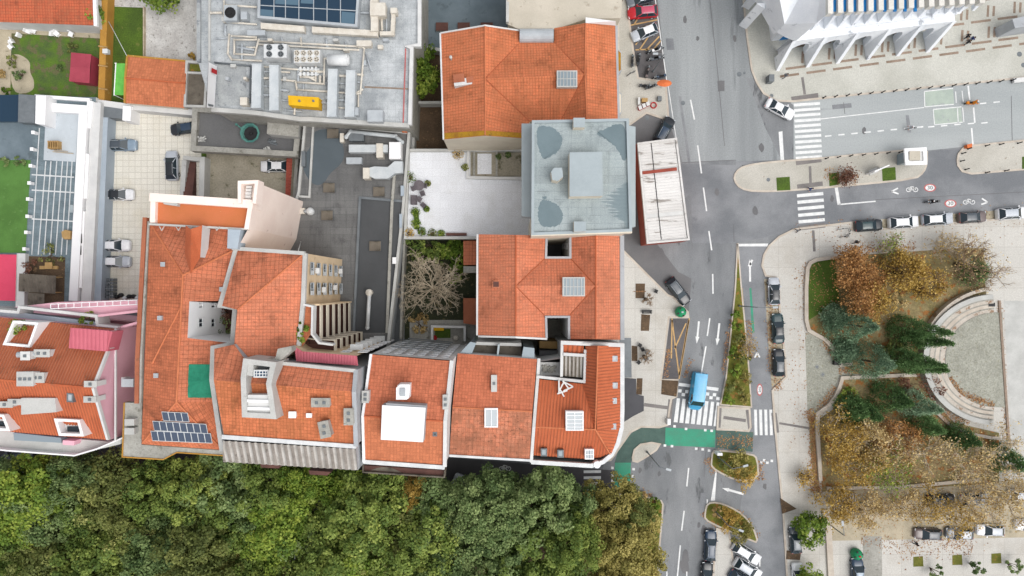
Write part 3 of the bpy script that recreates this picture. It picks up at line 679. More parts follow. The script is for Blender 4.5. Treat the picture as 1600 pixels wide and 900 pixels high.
for k in range(8):
    t0, t1 = math.pi * k / 8, math.pi * (k + 1) / 8
    f = lambda t: (P(812, 56, 13).y + 1.2) - .95 * (1 - math.cos(t))
    a, c = P(812, 56, 13), P(865, 56, 13)
    b.face([(a.x, f(t0), 12.3 + .9 * math.sin(t0)), (c.x, f(t0), 12.3 + .9 * math.sin(t0)), (c.x, f(t1), 12.3 + .9 * math.sin(t1)), (a.x, f(t1), 12.3 + .9 * math.sin(t1))])
b.build('barrel_roof', 'steel', H, smooth=True)
b = MB(); b.px([(915,27,14.4),(962,33,14.2),(962,40,12.7),(915,36,14.9)]); b.build('flashing', 'white_clean', H)
sky(H, 870, 110, 902, 136, 14.95, 'concrete_pale', 'glass_teal', .25, 6, 2)
b = MB(); p = P(725, 129, 13.6); b.box((p.x, p.y, 13.4), (2.7, .9, 1.2), .12); b.build('dormer', 'white_wall', H)
b = MB(); p = P(717, 123, 14.1); b.box((p.x, p.y + .1, 14.02), (1.5, 1.1, .12), .12); p = P(735, 124, 14.1); b.box((p.x, p.y, 14.03), (1.1, .8, .1), .12); b.build('dormer_roof', 'roman_brown', H)
for x, y in ((705, 92), (737, 87)): b = MB(); p = P(x, y, 13); b.tube((p.x, p.y, 12.4), (p.x, p.y, 13.6), .12); b.lathe((p.x, p.y, 13.6), [(.22, 0), (.22, .2), (.05, .3)], 10); b.build('vent_pipe', 'concrete_pale', H)
for y0, y1 in ((76, 116), (141, 182)):
    b = MB(); b.prism(wxy([(964, y0), (971, y0 + 5), (971, y1 - 5), (964, y1)], 9), 3, 9, 0); b.prism(wxy([(966, y0 + 3), (970, y0 + 7), (970, y1 - 7), (966, y1 - 3)], 9), 9, 9.06, 1); b.build('bay_window', ['grey_wall', 'moss' if y0 < 100 else 'cream_wall'], H)

# ---- blue grey flat roofed block
H = bld('flat_roof_block', 'tall block with pale blue grey flat roof, puddle stains and a central box', 905, 275)
T = 22
wallp(H, [(832,190,T),(981,187,T),(986,361,T),(831,367,T)], 0, 'cream_wall')
roof(H, [[(832,190,T),(981,187,T),(986,361,T),(831,367,T)]], 'blue_roof')
parapet(H, [(831,189),(982,186),(987,362),(830,368)], T, .34, .35, 'blue_panel')
edge(H, [(830,367.5),(987,362.5)], T, .3, .3, 'cream_wall', 'coping', 1.2)
for poly in ([(838,196),(858,197),(872,204),(880,217),(874,236),(862,244),(851,250),(846,246),(840,228)], [(958,194),(979,194),(980,252),(972,250),(968,238),(952,220),(934,212),(932,205),(947,202)], [(842,316),(850,311),(862,315),(874,322),(881,336),(877,350),(864,355),(846,354),(840,345)], [(848,306),(855,307),(854,311),(847,310)]):
    q = chaikin(poly, 3); b = MB(); b.face([P(x + R_.uniform(-1, 1), y + R_.uniform(-1, 1), T) + UP * .006 for x, y in q]); b.build('puddle_stain', 'blue_roof_wet', H)
b = MB()
for k in range(34):
    y = 286 + k * 2.1; x0 = 979 - 34 * abs(math.sin(k * .09 + .2)) ** 1.5 * R_.uniform(.35, 1.1) - 4
    b.face([P(x, yy, T) + UP * .007 for x, yy in ((x0, y), (x0 + 4, y - .7), (981, y - .8), (981, y + 1.1), (x0 + 6, y + 1))])
b.build('streak_stain', 'blue_roof_wet', H)
b = MB(); b.pprism([(890,238),(941,237),(942,306),(890,307)], T, 24.2, 0, 1); b.build('roof_house', ['cream_wall', 'blue_panel'], H)
b = MB(); b.pprism([(861,268),(866,262),(878,262),(880,276),(872,283),(863,281)], T, 24, 0, 1); b.build('chimney', ['cream_wall', 'blue_panel'], H)
for q in ((896,184,914,199),(897,346,916,362)): b = MB(); b.pbox(*q, T, 23.4, 0, 1); b.build('vent_box', ['cream_wall', 'blue_panel'], H)
b = MB(); b.pprism([(815,193),(831,193),(831,340),(815,338)], 17.6, 19, 0); b.build('side_cornice', 'blue_panel', H)
b = MB(); b.pprism([(982,196),(993,198),(993,354),(984,355)], 17.6, 19, 0); b.build('side_cornice', 'blue_panel', H)
for k in range(5):
    for yy in range(4):
        c = P(815, 215 + yy * 34, 19); win(H, (P(832, 0, T).x - .02, P(0, 225 + yy * 36, 17).y, 2.4 + k * 3.3), (0, -1, 0), 1.3, 1.4)

# ---- middle house with two light wells
H = bld('tiled_house', 'square orange tiled house with two dark light wells and central skylight', 860, 447)
E, G = 14.4, 16.8
roof(H, [[(748,366,14),(806,367,G),(806,526,G),(747,524,14)], [(806,367,G),(855,368,E),(853,402,E),(806,447,G)], [(806,447,G),(853,495,E),(855,528,E),(806,526,G)],
         [(806,447,G),(853,402,E),(890,402,E),(931,447,G)], [(806,447,G),(931,447,G),(888,495,E),(853,495,E)], [(931,447,G),(890,402,E),(890,368,E),(931,368,G)],
         [(931,447,G),(931,530,G),(888,530,E),(888,495,E)], [(931,368,G),(968,368,14.2),(969,531,14.2),(931,530,G)]], 'tile_pale')
ridges(H, [[(806,368,G),(806,525,G)], [(931,369,G),(931,529,G)]], 'roman_top', .09, .03)
ridges(H, [[(806,447,G),(853,402,E)], [(806,447,G),(853,495,E)], [(931,447,G),(890,402,E)], [(931,447,G),(888,495,E)]], 'roman_gap', .07, .02, 'valley_gutter')
wallp(H, [(748,366,14),(806,367,G),(855,368,E),(853,402,E),(890,402,E),(890,368,E),(931,368,G),(968,368,14.2),(969,531,14.2),(931,530,G),(888,530,E),(888,495,E),(853,495,E),(855,528,E),(806,526,G),(747,524,14)], 0, 'white_wall')
edge(H, [(854,368),(853,402.5),(891,402.5),(891,368)], E, .3, .25, 'grey_wall', 'coping'); edge(H, [(854,528),(853,495),(889,495),(889,530)], E, .3, .25, 'grey_wall', 'coping')
slope_edge(H, [(746,366,14),(745.5,524,14)], .25, .1, 'white_wall', 'gutter'); slope_edge(H, [(747,525.5,14),(806,527,G),(855,529.5,E)], .25, .14, 'white_wall', 'verge'); slope_edge(H, [(972,368,14.2),(972.5,531,14.2)], .55, .05, 'grey_wall', 'gutter')
sky(H, 879, 433, 914, 463, 16.9, 'concrete_pale', 'glass_teal', .3, 6, 2)
sky(H, 769, 438, 789, 450, 15.3, 'tile_patchy', 'brown_wall', .3)
for y in (385, 511):
    for z in (4, 8, 11.5): win(H, (P(890, 0, E).x - .02, P(0, y, z).y, z), (0, -1, 0), .9, 1.1)

# ---- far left pink house
H = bld('pink_house', 'pink gabled house with ribbed brown orange roof and white dormers', 90, 600)
E, G = 20, 24
A = [(-60,490,E),(58,503,E),(124,510,E),(182,514,E)]
roman(H, [[(-60,490,E),(182,514,E),(146,606,G),(-60,588,G)]], ('roman_brown', 'roman_gap'), .36, .07)
roman(H, [[(-60,588,G),(146,606,G),(168,687,E),(-60,668,E)]], ('roman_top', 'roman_gap'), .36, .07)
ridges(H, [[(-60,588,G),(146,606,G)]], 'roman_top', .13, .08)
wallp(H, [(-60,490,E),(183,513,E),(146,606,G),(170,688,E),(-60,668,E)], 0, 'pink_wall')
slope_edge(H, [(182,514,E),(146,606,G),(169,687,E)], .28, .2, 'white_wall', 'verge')
b = MB(); a, c = P(184, 513, E), P(172, 688, E); b.box(((a.x + c.x) / 2 + .22, (a.y + c.y) / 2, E), (.2, abs(a.y - c.y), .25), 0); b.build('string_course', 'white_wall', H)
b = MB(); b.pprism([(28,488),(150,503),(182,514),(124,509),(58,502),(-60,489),(-60,478)], 17, 18.6, 0); b.build('terrace', 'bluegrey_wall', H)
b = MB(); b.strip(wxy([(-60,481),(28,488),(30,480),(150,494),(152,508),(184,512)], 19.6), .35, 17, 19.6); b.build('parapet', 'white_wall', H)
b = MB(); b.pprism([(22,480),(150,492),(222,487),(222,468),(90,472)], 10, 18.4, 0); b.build('pink_extension', 'pink_wall', H)
b = MB(); b.strip(wxy([(150,494),(224,485)], 19.4), .3, 18.4, 19.4); b.strip(wxy([(186,512),(222,502)], 19), .3, 17.4, 19); b.build('terrace_wall', 'pink_wall', H)
b = MB()
for i in range(12):
    x = 88 + i * 12; p = P(x, 482 - i * .6, 18.4); b.tube(p, p + UP * 1.1, .05, n=5); q = P(x, 475 - i * .6, 18.4); b.tube(q, q + UP * 1.1, .05, n=5); b.tube(p + UP * 1.1, q + UP * 1.1, .05, n=5)
for y in (482, 475): b.path([P(88, y, 18.4) + UP * 1.1, P(222, y - 6.6, 18.4) + UP * 1.1], .06, 5)
b.build('white_railing', 'white_clean', H)
b = MB(); b.pprism([(111,514),(176,518),(168,549),(110,541)], 20, 22.4, 0); o = b.build('dormer', 'pink_sheet', H)
b = MB(); b.corr([P(x, y, 22.5) for x, y in ((110,512),(171,517),(166,549),(108,544))], (0, 1, 0), .5, .06); b.build('dormer_roof', 'pink_sheet', H)
b = MB(); p = P(175, 530, 21.6)
for k in range(4): b.box((p.x - .1 * k, p.y + 1. - k * .7, 21.6), (.7, .08, .9))
b.build('dormer_window', 'white_wall', H)
b = MB(); xy = wxy([(20,501),(60,504),(46,543),(4,539)], 22.2); b.ring(xy, .3, 19, 22.2); b.face([(x, y, 20.4) for x, y in inset(ccw(xy), .3)], 1); b.build('roof_terrace', ['white_clean', 'concrete'], H)
for q, k in (([(33,648),(88,644),(86,622),(33,622)], 0),): b = MB(); b.pprism(q, 20.5, 23.4, 0, 1); b.build('roof_house', ['white_wall', 'concrete_pale'], H)
for q in ([(84,654),(124,656),(131,682),(92,681)], [(-20,646),(6,648),(16,674),(-20,672)]):
    b = MB(); xy = wxy(q, 22.2); b.ring(xy, .32, 19.6, 22.2); b.face([(x, y, 21) for x, y in inset(ccw(xy), .32)], 1); o = b.build('dormer', ['white_clean', 'white_wall'], H)
    c = P(q[0][0] * .5 + q[2][0] * .5, q[2][1] - 10, 21.2); b = MB(); b.box((c.x + .5, c.y, 21.1), (1.4, .9, .2)); b.build('dormer_window', 'glass_dark', o)
chim(H, 40, 556, 22, 1.0, .9, 1.6, cap='white_wall', flues=1); chim(H, 66, 552, 21.6, 1.8, .8, 1.3, flues=2)
b = MB(); p = P(58, 554, 22.6); b.tube((p.x - 2.2, p.y, 22.9), (p.x, p.y + .1, 22.7), .36, n=10); b.build('flue', 'steel', H)
chim(H, 40, 592, 23.3, 1.9, 1.6, 1.2, flues=3); chim(H, 60, 590, 23.2, 1.4, 1.1, .9, flues=2)
chim(H, 142, 600, 23.4, 1.4, .6, .8, flues=1); chim(H, 141, 624, 22.8, 1.4, .6, .8, flues=1); chim(H, 24, 628, 22.4, 1.6, .6, .8, flues=1); chim(H, 8, 632, 22.4, 1.8, .6, .7, flues=1)
sky(H, 104, 614, 114, 628, 23.4, 'steel_dark', 'glass_pale', .2, sk=1)
b = MB(); b.pprism([(-60,664),(22,674),(24,684),(95,690),(96,684),(168,690),(190,684),(188,694),(150,703),(116,712),(10,702),(-60,696)], 17.2, 18, 0); b.build('front_balcony', 'concrete_pale', H)
b = MB(); b.strip(wxy([(-60,697),(10,704),(116,712),(150,702),(192,684)], 19), .18, 17.3, 19); b.build('parapet', 'white_clean', H)
b = MB(); b.pprism([(21,676),(95,684),(96,692),(22,688)], 18, 19.2, 0); b.build('glass_canopy', 'glass_teal', H)
b = MB(); b.pprism([(98,688),(117,689),(115,696),(98,695)], 18, 19.4, 0); b.build('balcony_divider', 'pink_wall', H)
b = MB(); p = P(201, 598, 21); b.box((p.x, p.y, 20.6), (1.5, 1.0, 1.4)); b.build('chimney', 'grey_wall', H)
b = MB(); p = P(195, 597, 19.6); b.box((p.x - .1, p.y, 19.2), (.6, 1.2, 1.)); b.build('flue_box', 'white_wall', H)

# ---- long left block round the courtyard
H = bld('courtyard_block', 'long orange tiled block with square courtyard, solar panels and pink penthouse wall', 290, 520)
E, G = 22.2, 25
RN, RS = (286, 430, G), (276, 628, G)
def rx(y): t = (y - 430) / 198.; return 286 - 10 * t
roof(H, [[(234,348,E),(286,430,G),(276,628,G),(221,694,E)]], 'tile_bright'); roof(H, [[(234,348,E),(360,356,E),(360,386,22.6),RN]], 'tile_worn')
Z1 = lambda x, y: 25 - (x - rx(y)) / 66. * 2.6
def q3(x, y): return (x, y, Z1(x, y))
roof(H, [[RN, (360,386,22.4), (371,390,22.2), q3(348,470), q3(296,471), (rx(471),471,G)], [(rx(471),471,G), q3(296,471), q3(293,528), (rx(528),528,G)],
         [(rx(528),528,G), q3(293,528), q3(361,536), q3(336,544), q3(333,592), q3(336,628), RS]], 'tile_worn')
roof(H, [[RS, q3(336,628), (348,703,22.2), (221,694,E)]], 'tile_bright')
ridges(H, [[(236,350,E), RN, (372,388,22.3)], [RN, RS], [(223,692,E), RS, (346,701,22.3)], [(284,478,24.95), (238,568,22.85)]], r=.12)
wallp(H, [(234,348,E),(360,356,E),(371,390,22.2),q3(348,470),q3(346,477),(368,481,22.2),(365,535,22.2),q3(336,544),q3(333,592),q3(336,628),(348,703,22.2),(221,694,E)], 0, 'cream_wall')
slope_edge(H, [(228,340,E),(216,560,E),(215,630,E)], .5, .3, 'roman_brown', 'parapet'); slope_edge(H, [(233,346,E),(221,560,E),(220,630,E)], .25, .15, 'concrete', 'gutter')
# the well
cw = [q3(296,471), q3(345,474), (347,478,22.4), (368,481,22.2), (364,528,22.2), (360,536,22.2), q3(293,528)]
b = MB(); b.walls([(x, y, z - .0) for x, y, z in cw], 13.5); b.build('courtyard_wall', 'white_clean', H)
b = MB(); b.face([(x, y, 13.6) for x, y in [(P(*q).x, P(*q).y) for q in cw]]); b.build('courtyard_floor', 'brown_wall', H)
xw = P(*q3(295, 500)).x + .02
for y, z in ((478, 21.5), (508, 21.5), (478, 18), (508, 18)): win(H, (xw, P(0, y, z).y + .3, z), (0, 1, 0), 1.1, 1.1, gl='glass_dark')
slope_edge(H, [(371,388,22.6),(346,477,22.6),(369,481,22.6),(365,537,22.6),(335,543,22.8),(333,592,23.2),(349,704,22.6)], .55, .45, 'concrete_pale', 'party_parapet')
# concrete corner terrace and eaves
b = MB(); b.pprism([(195,629),(222,630),(221,695),(350,704),(350,711),(276,706),(255,718),(191,714)], 20.4, 21.4, 0); b.build('corner_terrace', 'concrete', H)
b = MB(); b.strip(wxy([(194,629),(191,714),(255,718),(276,707),(350,712)], 21.5), .14, 20.2, 21.52); b.build('terrace_edge', 'ochre_wall', H)
for x, y in ((202,660),(202,674)): b = MB(); p = P(x, y, 22.4); b.box((p.x, p.y, 21.9), (1.2, .8, 1.0)); bm_bevel(b.build('roof_unit', 'concrete_pale', H), .06)
for y0, y1, xa, xb, n_, sk_, lab in ((643,657.5,252,293,4,2,'top'),(657.5,673,238,322,8,5,'middle'),(673,689,235,329,9,4,'bottom')):
    for i in range(n_):
        zs = lambda y: 25.22 - (y - 628) / 70 * 2.8
        u0, u1 = i / n_, (i + 1) / n_; X = lambda u, v: xa + (xb - xa) * u + 3 * v; dy = lambda u: sk_ * u
        q = [P(X(u, v), (y0 + (y1 - y0) * v) + dy(u), zs(y0 + (y1 - y0) * v)) for u, v in ((u0, 0), (u1, 0), (u1, 1), (u0, 1))]
        c = sum(q, Vector()) / 4; K = thing('solar_panel', 'dark blue framed solar panel in the %s row of the roof array' % lab, 'solar panel', c - UP * .1, 'solar panels on the courtyard block, %s row' % lab)
        qi = [c + (p - c) * .98 for p in q]; b = MB(); b.face(qi)
        for j in range(4): b.face([qi[j] - UP * .08, qi[(j + 1) % 4] - UP * .08, qi[(j + 1) % 4], qi[j]])
        b.build('frame', 'white_metal', K); b = MB(); b.face([c + (p - c) * .88 + UP * .012 for p in q]); b.build('cell_sheet', 'panel_blue', K)
b = MB(); rn = random.Random(4); G_ = [[P(296 - 1.5 * j / 8 + (37 + 3.5 * j / 8) * i / 8, 569 + 6.5 * j, Z1(296 + 4.7 * i, 569 + 6.5 * j)) + UP * (.12 + rn.uniform(0, .16)) for i in range(9)] for j in range(9)]
for j in range(8):
    for i in range(8): b.face([G_[j][i], G_[j][i + 1], G_[j + 1][i + 1], G_[j + 1][i]])
c = G_[4][4]; tag(b.build('tarpaulin', 'green_net', smooth=True, top=(c.x, c.y, c.z - .15)), 'square green tarpaulin stretched over part of the courtyard block roof', 'tarpaulin', None, 'thing')
# dormer
roof(H, [[(290,352,25.6),(298,358,26.4),(298,428,26.2),(289,398,25.0)], [(298,358,26.4),(316,352,25.2),(313,402,24.9),(298,428,26.2)]], 'roman_top', 'dormer')
b = MB(); b.walls([(316,352,25.2),(313,402,24.9)], 23, closed=False); b.walls([(290,352,25.4),(289,398,25)], 23, closed=False); b.build('dormer_wall', 'white_wall', H)
for x, y, z in ((254,413,23.4),(249,497,23.8),(243,587,23.4),(346,452,22.8)): sky(H, x - 3.5, y - 3.5, x + 3.5, y + 3.5, z, 'steel', 'glass_pale', .25)
# penthouse terrace and tall pink wall
N = 23.6
b = MB(); b.walls([(235,306,N),(374,315,N),(374,286,N),(401,285,N),(388,357,N),(372,386,N),(357,386,N),(357,357,N),(235,349,N)], 0); b.build('penthouse_wall', 'pale_pink', H)
b = MB(); b.px([(235,306,N-.5),(392,317,N-.5),(386,358,N-.5),(235,349,N-.5)]); b.build('penthouse_terrace', 'orange_floor', H)
b = MB(); b.px([(374,286,N-.5),(401,285,N-.5),(396,318,N-.5),(374,317,N-.5)]); b.build('stair_floor', 'pale_pink', H)
b = MB(); b.strip(wxy([(230,307),(392,318)], N + .8), 1.0, N - 3, N + .3); b.strip(wxy([(240,310),(239,348)], N), .6, N - 1, N + .12); b.strip(wxy([(392,316),(385,358)], N + .3), .55, N - 1, N + .3); b.build('penthouse_parapet', 'pale_pink', H)
b = MB(); b.strip(wxy([(374,318),(374,285),(401,284),(397,318)], N + .9), .4, N - 1, N + .9); b.build('stair_parapet', 'pale_pink', H)
for k in range(5): b = MB() if k == 0 else b; p = P(386, 292 + k * 5, N); b.box((p.x + .2 + k * -.05, p.y, N - .2 - k * .04), (.7, .32, .3))
b.build('stair', 'white_wall', H)
b = MB(); b.strip(wxy([(232,350),(386,358)], N + .2), .22, N - .6, N + .16)
for x in (254, 280, 300, 340): p = P(x, 354, N); b.tube((p.x - .3, p.y, N + .2), (p.x, p.y - .5, N + .2), .05, n=5); b.tube((p.x + .3, p.y, N + .2), (p.x, p.y - .5, N + .2), .05, n=5)
b.build('terrace_gutter', 'concrete_pale', H)
b = MB(); b.pprism([(356,358),(376,359),(371,389),(355,388)], 22, 24.2, 0); b.build('flashing_box', 'bluegrey_wall', H)
b = MB(); b.pprism([(252,312),(278,314),(277,322),(256,319)], N - .5, N + .2); b.build('roof_unit', 'concrete_pale', H)

# ---- tan rear house and its roof, stacked balconies
H = bld('tan_house', 'orange roofed house with tan window wall and stacked brown balconies', 430, 470)
e = 23
roof(H, [[(372,389,e),(474,397,e),(371,484,26),(347,478,25.2)]], 'tile_worn'); roof(H, [[(474,397,e),(470,470,e),(463,548,e),(430,566,24.5),(385,565,25.4),(366,538,26),(371,484,26)]], 'tile_pale')
ridges(H, [[(473,398,e), (371,484,26)]], r=.1)
wallp(H, [(372,389,e),(478,396,e),(474,470,e),(466,548,e),(430,566,e),(385,565,e),(366,538,e),(371,484,e),(347,478,e)], 0, 'tan_wall')
slope_edge(H, [(364,388,e),(477,396,e)], .45, .35, 'concrete_pale', 'parapet'); slope_edge(H, [(477,396,e),(474,470,e),(467,540,e)], .5, .2, 'concrete_pale', 'gutter')
FX = P(478, 396, e).x + .03; FY0, FY1 = P(0, 396, e).y, P(0, 472, e).y
for z in (20.6, 17.7, 14.8, 11.9, 9.0, 6.1):
    for f in (.70, .27):
        y = FY1 + (FY0 - FY1) * f; win(H, (FX, y, z), (0, 1, 0), 1.6, 1.2, 'steel', 'window_dark')
        for s in (-1,): b = MB(); b.box((FX + .06, y + s * .5, z), (.05, .5, 1.0)); b.build('shutter', 'white_metal', H)
for k in range(4): b = MB(); b.box((FX + .35, FY1 + (FY0 - FY1) * (.66, .25, .3, .7)[k], (19.2, 16.2, 10.4, 7.5)[k]), (.5, .7, .5)); b.build('laundry', 'white_wall', H)
xf = P(474, 480, e).x
for k in range(7):
    z = 2.4 + k * 3.0; b = MB()
    y0, y1 = P(0, 476, e).y, P(0, 540, e).y
    b.prism([(xf, y0), (xf + 1.5, y0), (xf + 1.5, y1), (xf, y1)], z - .2, z, 1)
    b.prism([(xf + 1.5, y0), (xf + 1.62, y0), (xf + 1.62, y1), (xf + 1.5, y1)], z - .2, z + .85, 0)
    b.build('balcony', ['cream_wall', 'brown_wall'], H)
b = MB(); b.face([(xf + .04, P(0, 476, e).y, 0), (xf + .04, P(0, 540, e).y, 0), (xf + .04, P(0, 540, e).y, 21), (xf + .04, P(0, 476, e).y, 21)]); b.build('balcony_shade_wall', 'brown_wall', H)  # back wall coloured brown for the shade inside the balcony openings
b = MB(); b.box((xf + .85, FY1 - .35, 11), (1.7, .2, 22)); b.build('fin_wall', 'tan_wall', H)
b = MB(); b.px([(474,476,22.4),(486,480,22.4),(487,520,22.4),(470,545,22.4)]); b.build('rooftop_terrace', 'tile_flat', H)
b = MB(); b.strip(wxy([(474,476),(488,479),(487,522),(498,536),(520,539)], 23.2), .25, 21.8, 23.2); b.build('parapet', 'white_wall', H)

# ---- tall block with the corrugated front strip
H = bld('tall_block', 'tallest orange roofed block with concrete roof structure and grey ribbed front strip', 450, 630)
g, n, s = 28, 26.6, 26
roof(H, [[(335,545,n),(366,538,n),(386,566,n),(430,567,n),(553,579,n),(551,612,g),(334,594,g)]], 'tile_worn'); roof(H, [[(334,594,g),(551,612,g),(553,694,s),(350,681,s)]], 'tile_mossy')
wallp(H, [(335,545,n),(366,538,n),(386,566,n),(430,567,n),(557,579,n),(554,612,g),(557,696,s),(350,683,s),(334,594,g)], 0, 'grey_wall')
slope_edge(H, [(430,566,n),(556,579,n)], .4, .35, 'concrete_pale', 'parapet'); slope_edge(H, [(557,577,n),(554,612,g),(557,697,s)], .5, .3, 'grey_wall', 'parapet'); slope_edge(H, [(348,682,s),(557,697,s)], .5, .25, 'white_metal', 'gutter')
b = MB(); b.corr([P(349,688,25.2), P(556,701,25.2), P(559,734,23.9), P(349,721,23.9)], (0, -1, -.2), .78, .14, 0, 1); b.build('ribbed_roof', ['fibre_cement', 'fibre_gap'], H)
b = MB(); b.walls([(349,688,25.1),(349,721,23.8),(559,735,23.8),(556,701,25.1)], 0, closed=False); b.build('front_wall', 'grey_wall', H)
for x, y in ((424, 728), (500, 739)): b = MB(); b.pprism([(x - 18, y - 4), (x + 18, y - 1.5), (x + 11, y + 4), (x - 16, y + 2.5)], 20, 22.5, 0); b.build('bay_window', 'brown_wall', H)
# roof structure
b = MB(); xy = wxy([(380,560),(432,566),(424,600),(432,655),(378,652),(376,590)], 29.4); b.ring(xy, .6, 25, 29.4); b.build('well_parapet', 'concrete_pale', H)
b = MB(); b.face([(x, y, 27.6) for x, y in inset(ccw(xy), .55)]); b.build('well_roof', 'steel_dark', H)
b = MB(); b.pprism([(381,617),(423,617),(431,653),(379,651)], 27, 29, 0); b.build('roof_slab', 'white_wall', H)
for y in (626, 638): b = MB() if y == 626 else b; b.strip(wxy([(381, y), (428, y + 1)], 29.2), .3, 29, 29.25)
b.build('slab_rib', 'white_clean', H)
sky(H, 396, 578, 420, 590, 28.6, 'white_metal', 'glass_blue', .3, 5, 2)
b = MB(); b.pprism([(386,568),(396,570),(394,588),(385,586)], 27.6, 29.2); b.build('vent_box', 'concrete_pale', H)
b = MB(); b.pprism([(386,562),(430,560),(434,545),(455,541),(456,548),(430,570)], 26, 27.6); b.build('ledge', 'concrete', H)
chim(H, 501, 629, 26.8, 2.0, .9, 1.5, 'fibre_gap', cap='concrete'); chim(H, 507, 671, 26.2, 1.1, 1.8, 1.7, 'fibre_gap', .2, cap='concrete'); chim(H, 545, 651, 26.8, 1.0, 1.8, 1.2, 'fibre_gap', cap='concrete'); chim(H, 457, 648, 27.2, .7, .6, .3, flues=0, cap='white_clean'); chim(H, 483, 649, 27.2, .5, .35, .3, flues=0, cap='white_clean')
b = MB(); b.corr([P(460,541,24.6), P(473,549,24.6), P(558,556,24.6), P(556,573,25.8), P(458,566,25.8)], (0, -1, .3), .35, .05); b.build('lean_to_roof', 'pink_sheet', H)
b = MB(); b.walls([(460,541,24.5),(473,549,24.5),(558,556,24.5)], 0, closed=False); b.build('rear_wall', 'tan_wall', H)
# rear balconies and windows
RY = P(0, 553, 24.5).y; x0 = P(500, 0, 24.5).x
for k in range(7):
    z = 2.4 + k * 3.0; b = MB()
    b.prism([(x0 - 3.6, RY), (x0 + .8, RY), (x0 + .8, RY + 1.5), (x0 - 3.6, RY + 1.7)], z - .2, z, 1)
    b.strip([(x0 - 3.4, RY + 1.75), (x0 - 1.6, RY + 1.5), (x0 + .9, RY + 1.4), (x0 + .9, RY)], .13, z - .2, z + .85); b.build('rear_balcony', ['cream_wall', 'brown_wall'], H)
for k in range(7):
    for x in (2.4, 4.6): win(H, (x0 + x, RY - .05, 3.4 + k * 3.0), (-1, 0, 0), 1.2, 1.5, 'white_clean')
    b = MB(); b.box((x0 + 3.4, RY + .45, 2.0 + k * 3), (1.6, .7, .35)); b.build('laundry_rack', 'white_metal', H)

# ---- terrace house with the white square
H = bld('terrace_house', 'orange house with big white square hatch on its roof ridge', 635, 640)
n, g = 22.6, 24.4
roof(H, [[(582,554,n),(703,564,n),(694,658,g),(569,650,g)]], 'tile_south'); roof(H, [[(569,650,g),(694,658,g),(692,726,n),(571,718,n)]], 'tile_flat')
ridges(H, [[(569,650,g),(694,658,g)]], 'roman_top', .1, .04)
wallp(H, [(580,553,n),(707,563,n),(697,658,g),(695,729,n),(569,720,n),(567,650,g)], 0, 'white_wall')
slope_edge(H, [(580,553,n),(567,650,g),(569,722,n)], .3, .25, 'white_clean', 'parapet'); slope_edge(H, [(706,563,n),(696,658,g),(695,729,n)], .45, .25, 'white_wall', 'parapet'); slope_edge(H, [(568,721,n),(695,730,n)], .5, .2, 'white_metal', 'gutter')
b = MB(); b.pprism([(597,633),(665,637),(661,691),(595,687)], 24, 25.8, 1, 0); b.build('roof_hatch', ['white_clean', 'grey_wall'], H)
b = MB(); b.pprism([(603,630),(665,634),(665,637),(603,633)], 24, 25.6, 0); b.build('hatch_shade_edge', 'grey_wall', H)  # grey block paints in the shading along the slab's north side
p = P(630, 612, 25.6); b = MB(); b.box((p.x, p.y, 24.4), (1.3, 1.6, 2.6)); b.prism([(p.x - .8, p.y - .9), (p.x + .5, p.y - .9), (p.x + .8, p.y - .2), (p.x + .8, p.y + .9), (p.x - .3, p.y + .9), (p.x - .8, p.y + .5)], 25.7, 25.85, 0); b.box((p.x, p.y, 26), (.6, .9, .3), 0, 1); b.build('chimney', ['white_clean', 'steel'], H)
chim(H, 571, 620, 23.8, .7, 1.3, 1.2, flues=2); chim(H, 696, 628, 23.6, .5, 1.6, .9, flues=2)
sky(H, 676, 675, 683, 682, 23.8, 'steel_dark', 'glass_dark', .15)
b = MB(); b.pprism([(567,727),(695,735),(694,746),(567,738)], 19.4, 20.4, 0); b.build('front_balcony', 'brown_wall', H)
b = MB(); b.strip(wxy([(567,726),(567,738),(694,746),(695,735)], 20.9), .16, 19.4, 20.9); b.build('balcony_wall', 'fibre_dark', H)
pts = [(578 + 50 * t, 735 - 7 * math.sin(math.pi * t) + 3.4 * t) for t in [i / 12 for i in range(13)]]
b = MB(); b.face([(x, y, 20.43) for x, y in wxy(pts, 20.43)]); b.build('arch_shape', 'fibre_dark', H)  # arch shape of another tone laid flat on the balcony floor
RY = P(0, 558, n).y; xa, xb = P(585, 0, n).x, P(703, 0, n).x
for k in range(7):
    z = 2.6 + k * 2.85
    for j in range(6):
        x = xa + .9 + (xb - xa - 1.8) * j / 5; win(H, (x, P(0, 553.5 + 9.6 * (x - xa) / (xb - xa), n).y + .02, z), (-1, -.08, 0), 1.15, 1.5, 'white_clean', 'window_dark')
    if k: b = MB(); b.strip([(xa + 1.5, RY + 1.0), (xb - 4, RY + .7), (xb - 1.2, RY + .4)], .08, z - 1.0, z - .2); b.build('clothes_rail', 'steel_dark', H)
# ---- terrace house with a small white roof light
H = bld('terrace_house', 'orange patchy tiled house with narrow white roof light and blue framed rear', 770, 640)
n, g = 17, 19
roof(H, [[(715,552,n),(839,561,n),(832,643,g),(707,636,g)]], 'tile_south'); roof(H, [[(707,636,g),(832,643,g),(828,717,n),(702,710,n)]], 'tile_patchy')
ridges(H, [[(707,636,g),(832,643,g)]], 'ridge_tile', .1, .04)
wallp(H, [(715,552,n),(839,561,n),(832,643,g),(828,719,n),(702,712,n),(707,636,g)], 0, 'white_wall')
slope_edge(H, [(702,711.5,n),(828,719,n)], .3, .2, 'white_metal', 'gutter')
sky(H, 757, 638, 778, 668, 19, 'white_clean', 'glass_pale', .35, 2, 1); chim(H, 772, 599, 18, .6, 2.0, .8, 'fibre_gap', flues=1)
RY = P(0, 556, n).y; xa, xb = P(737, 0, n).x, P(815, 0, n).x
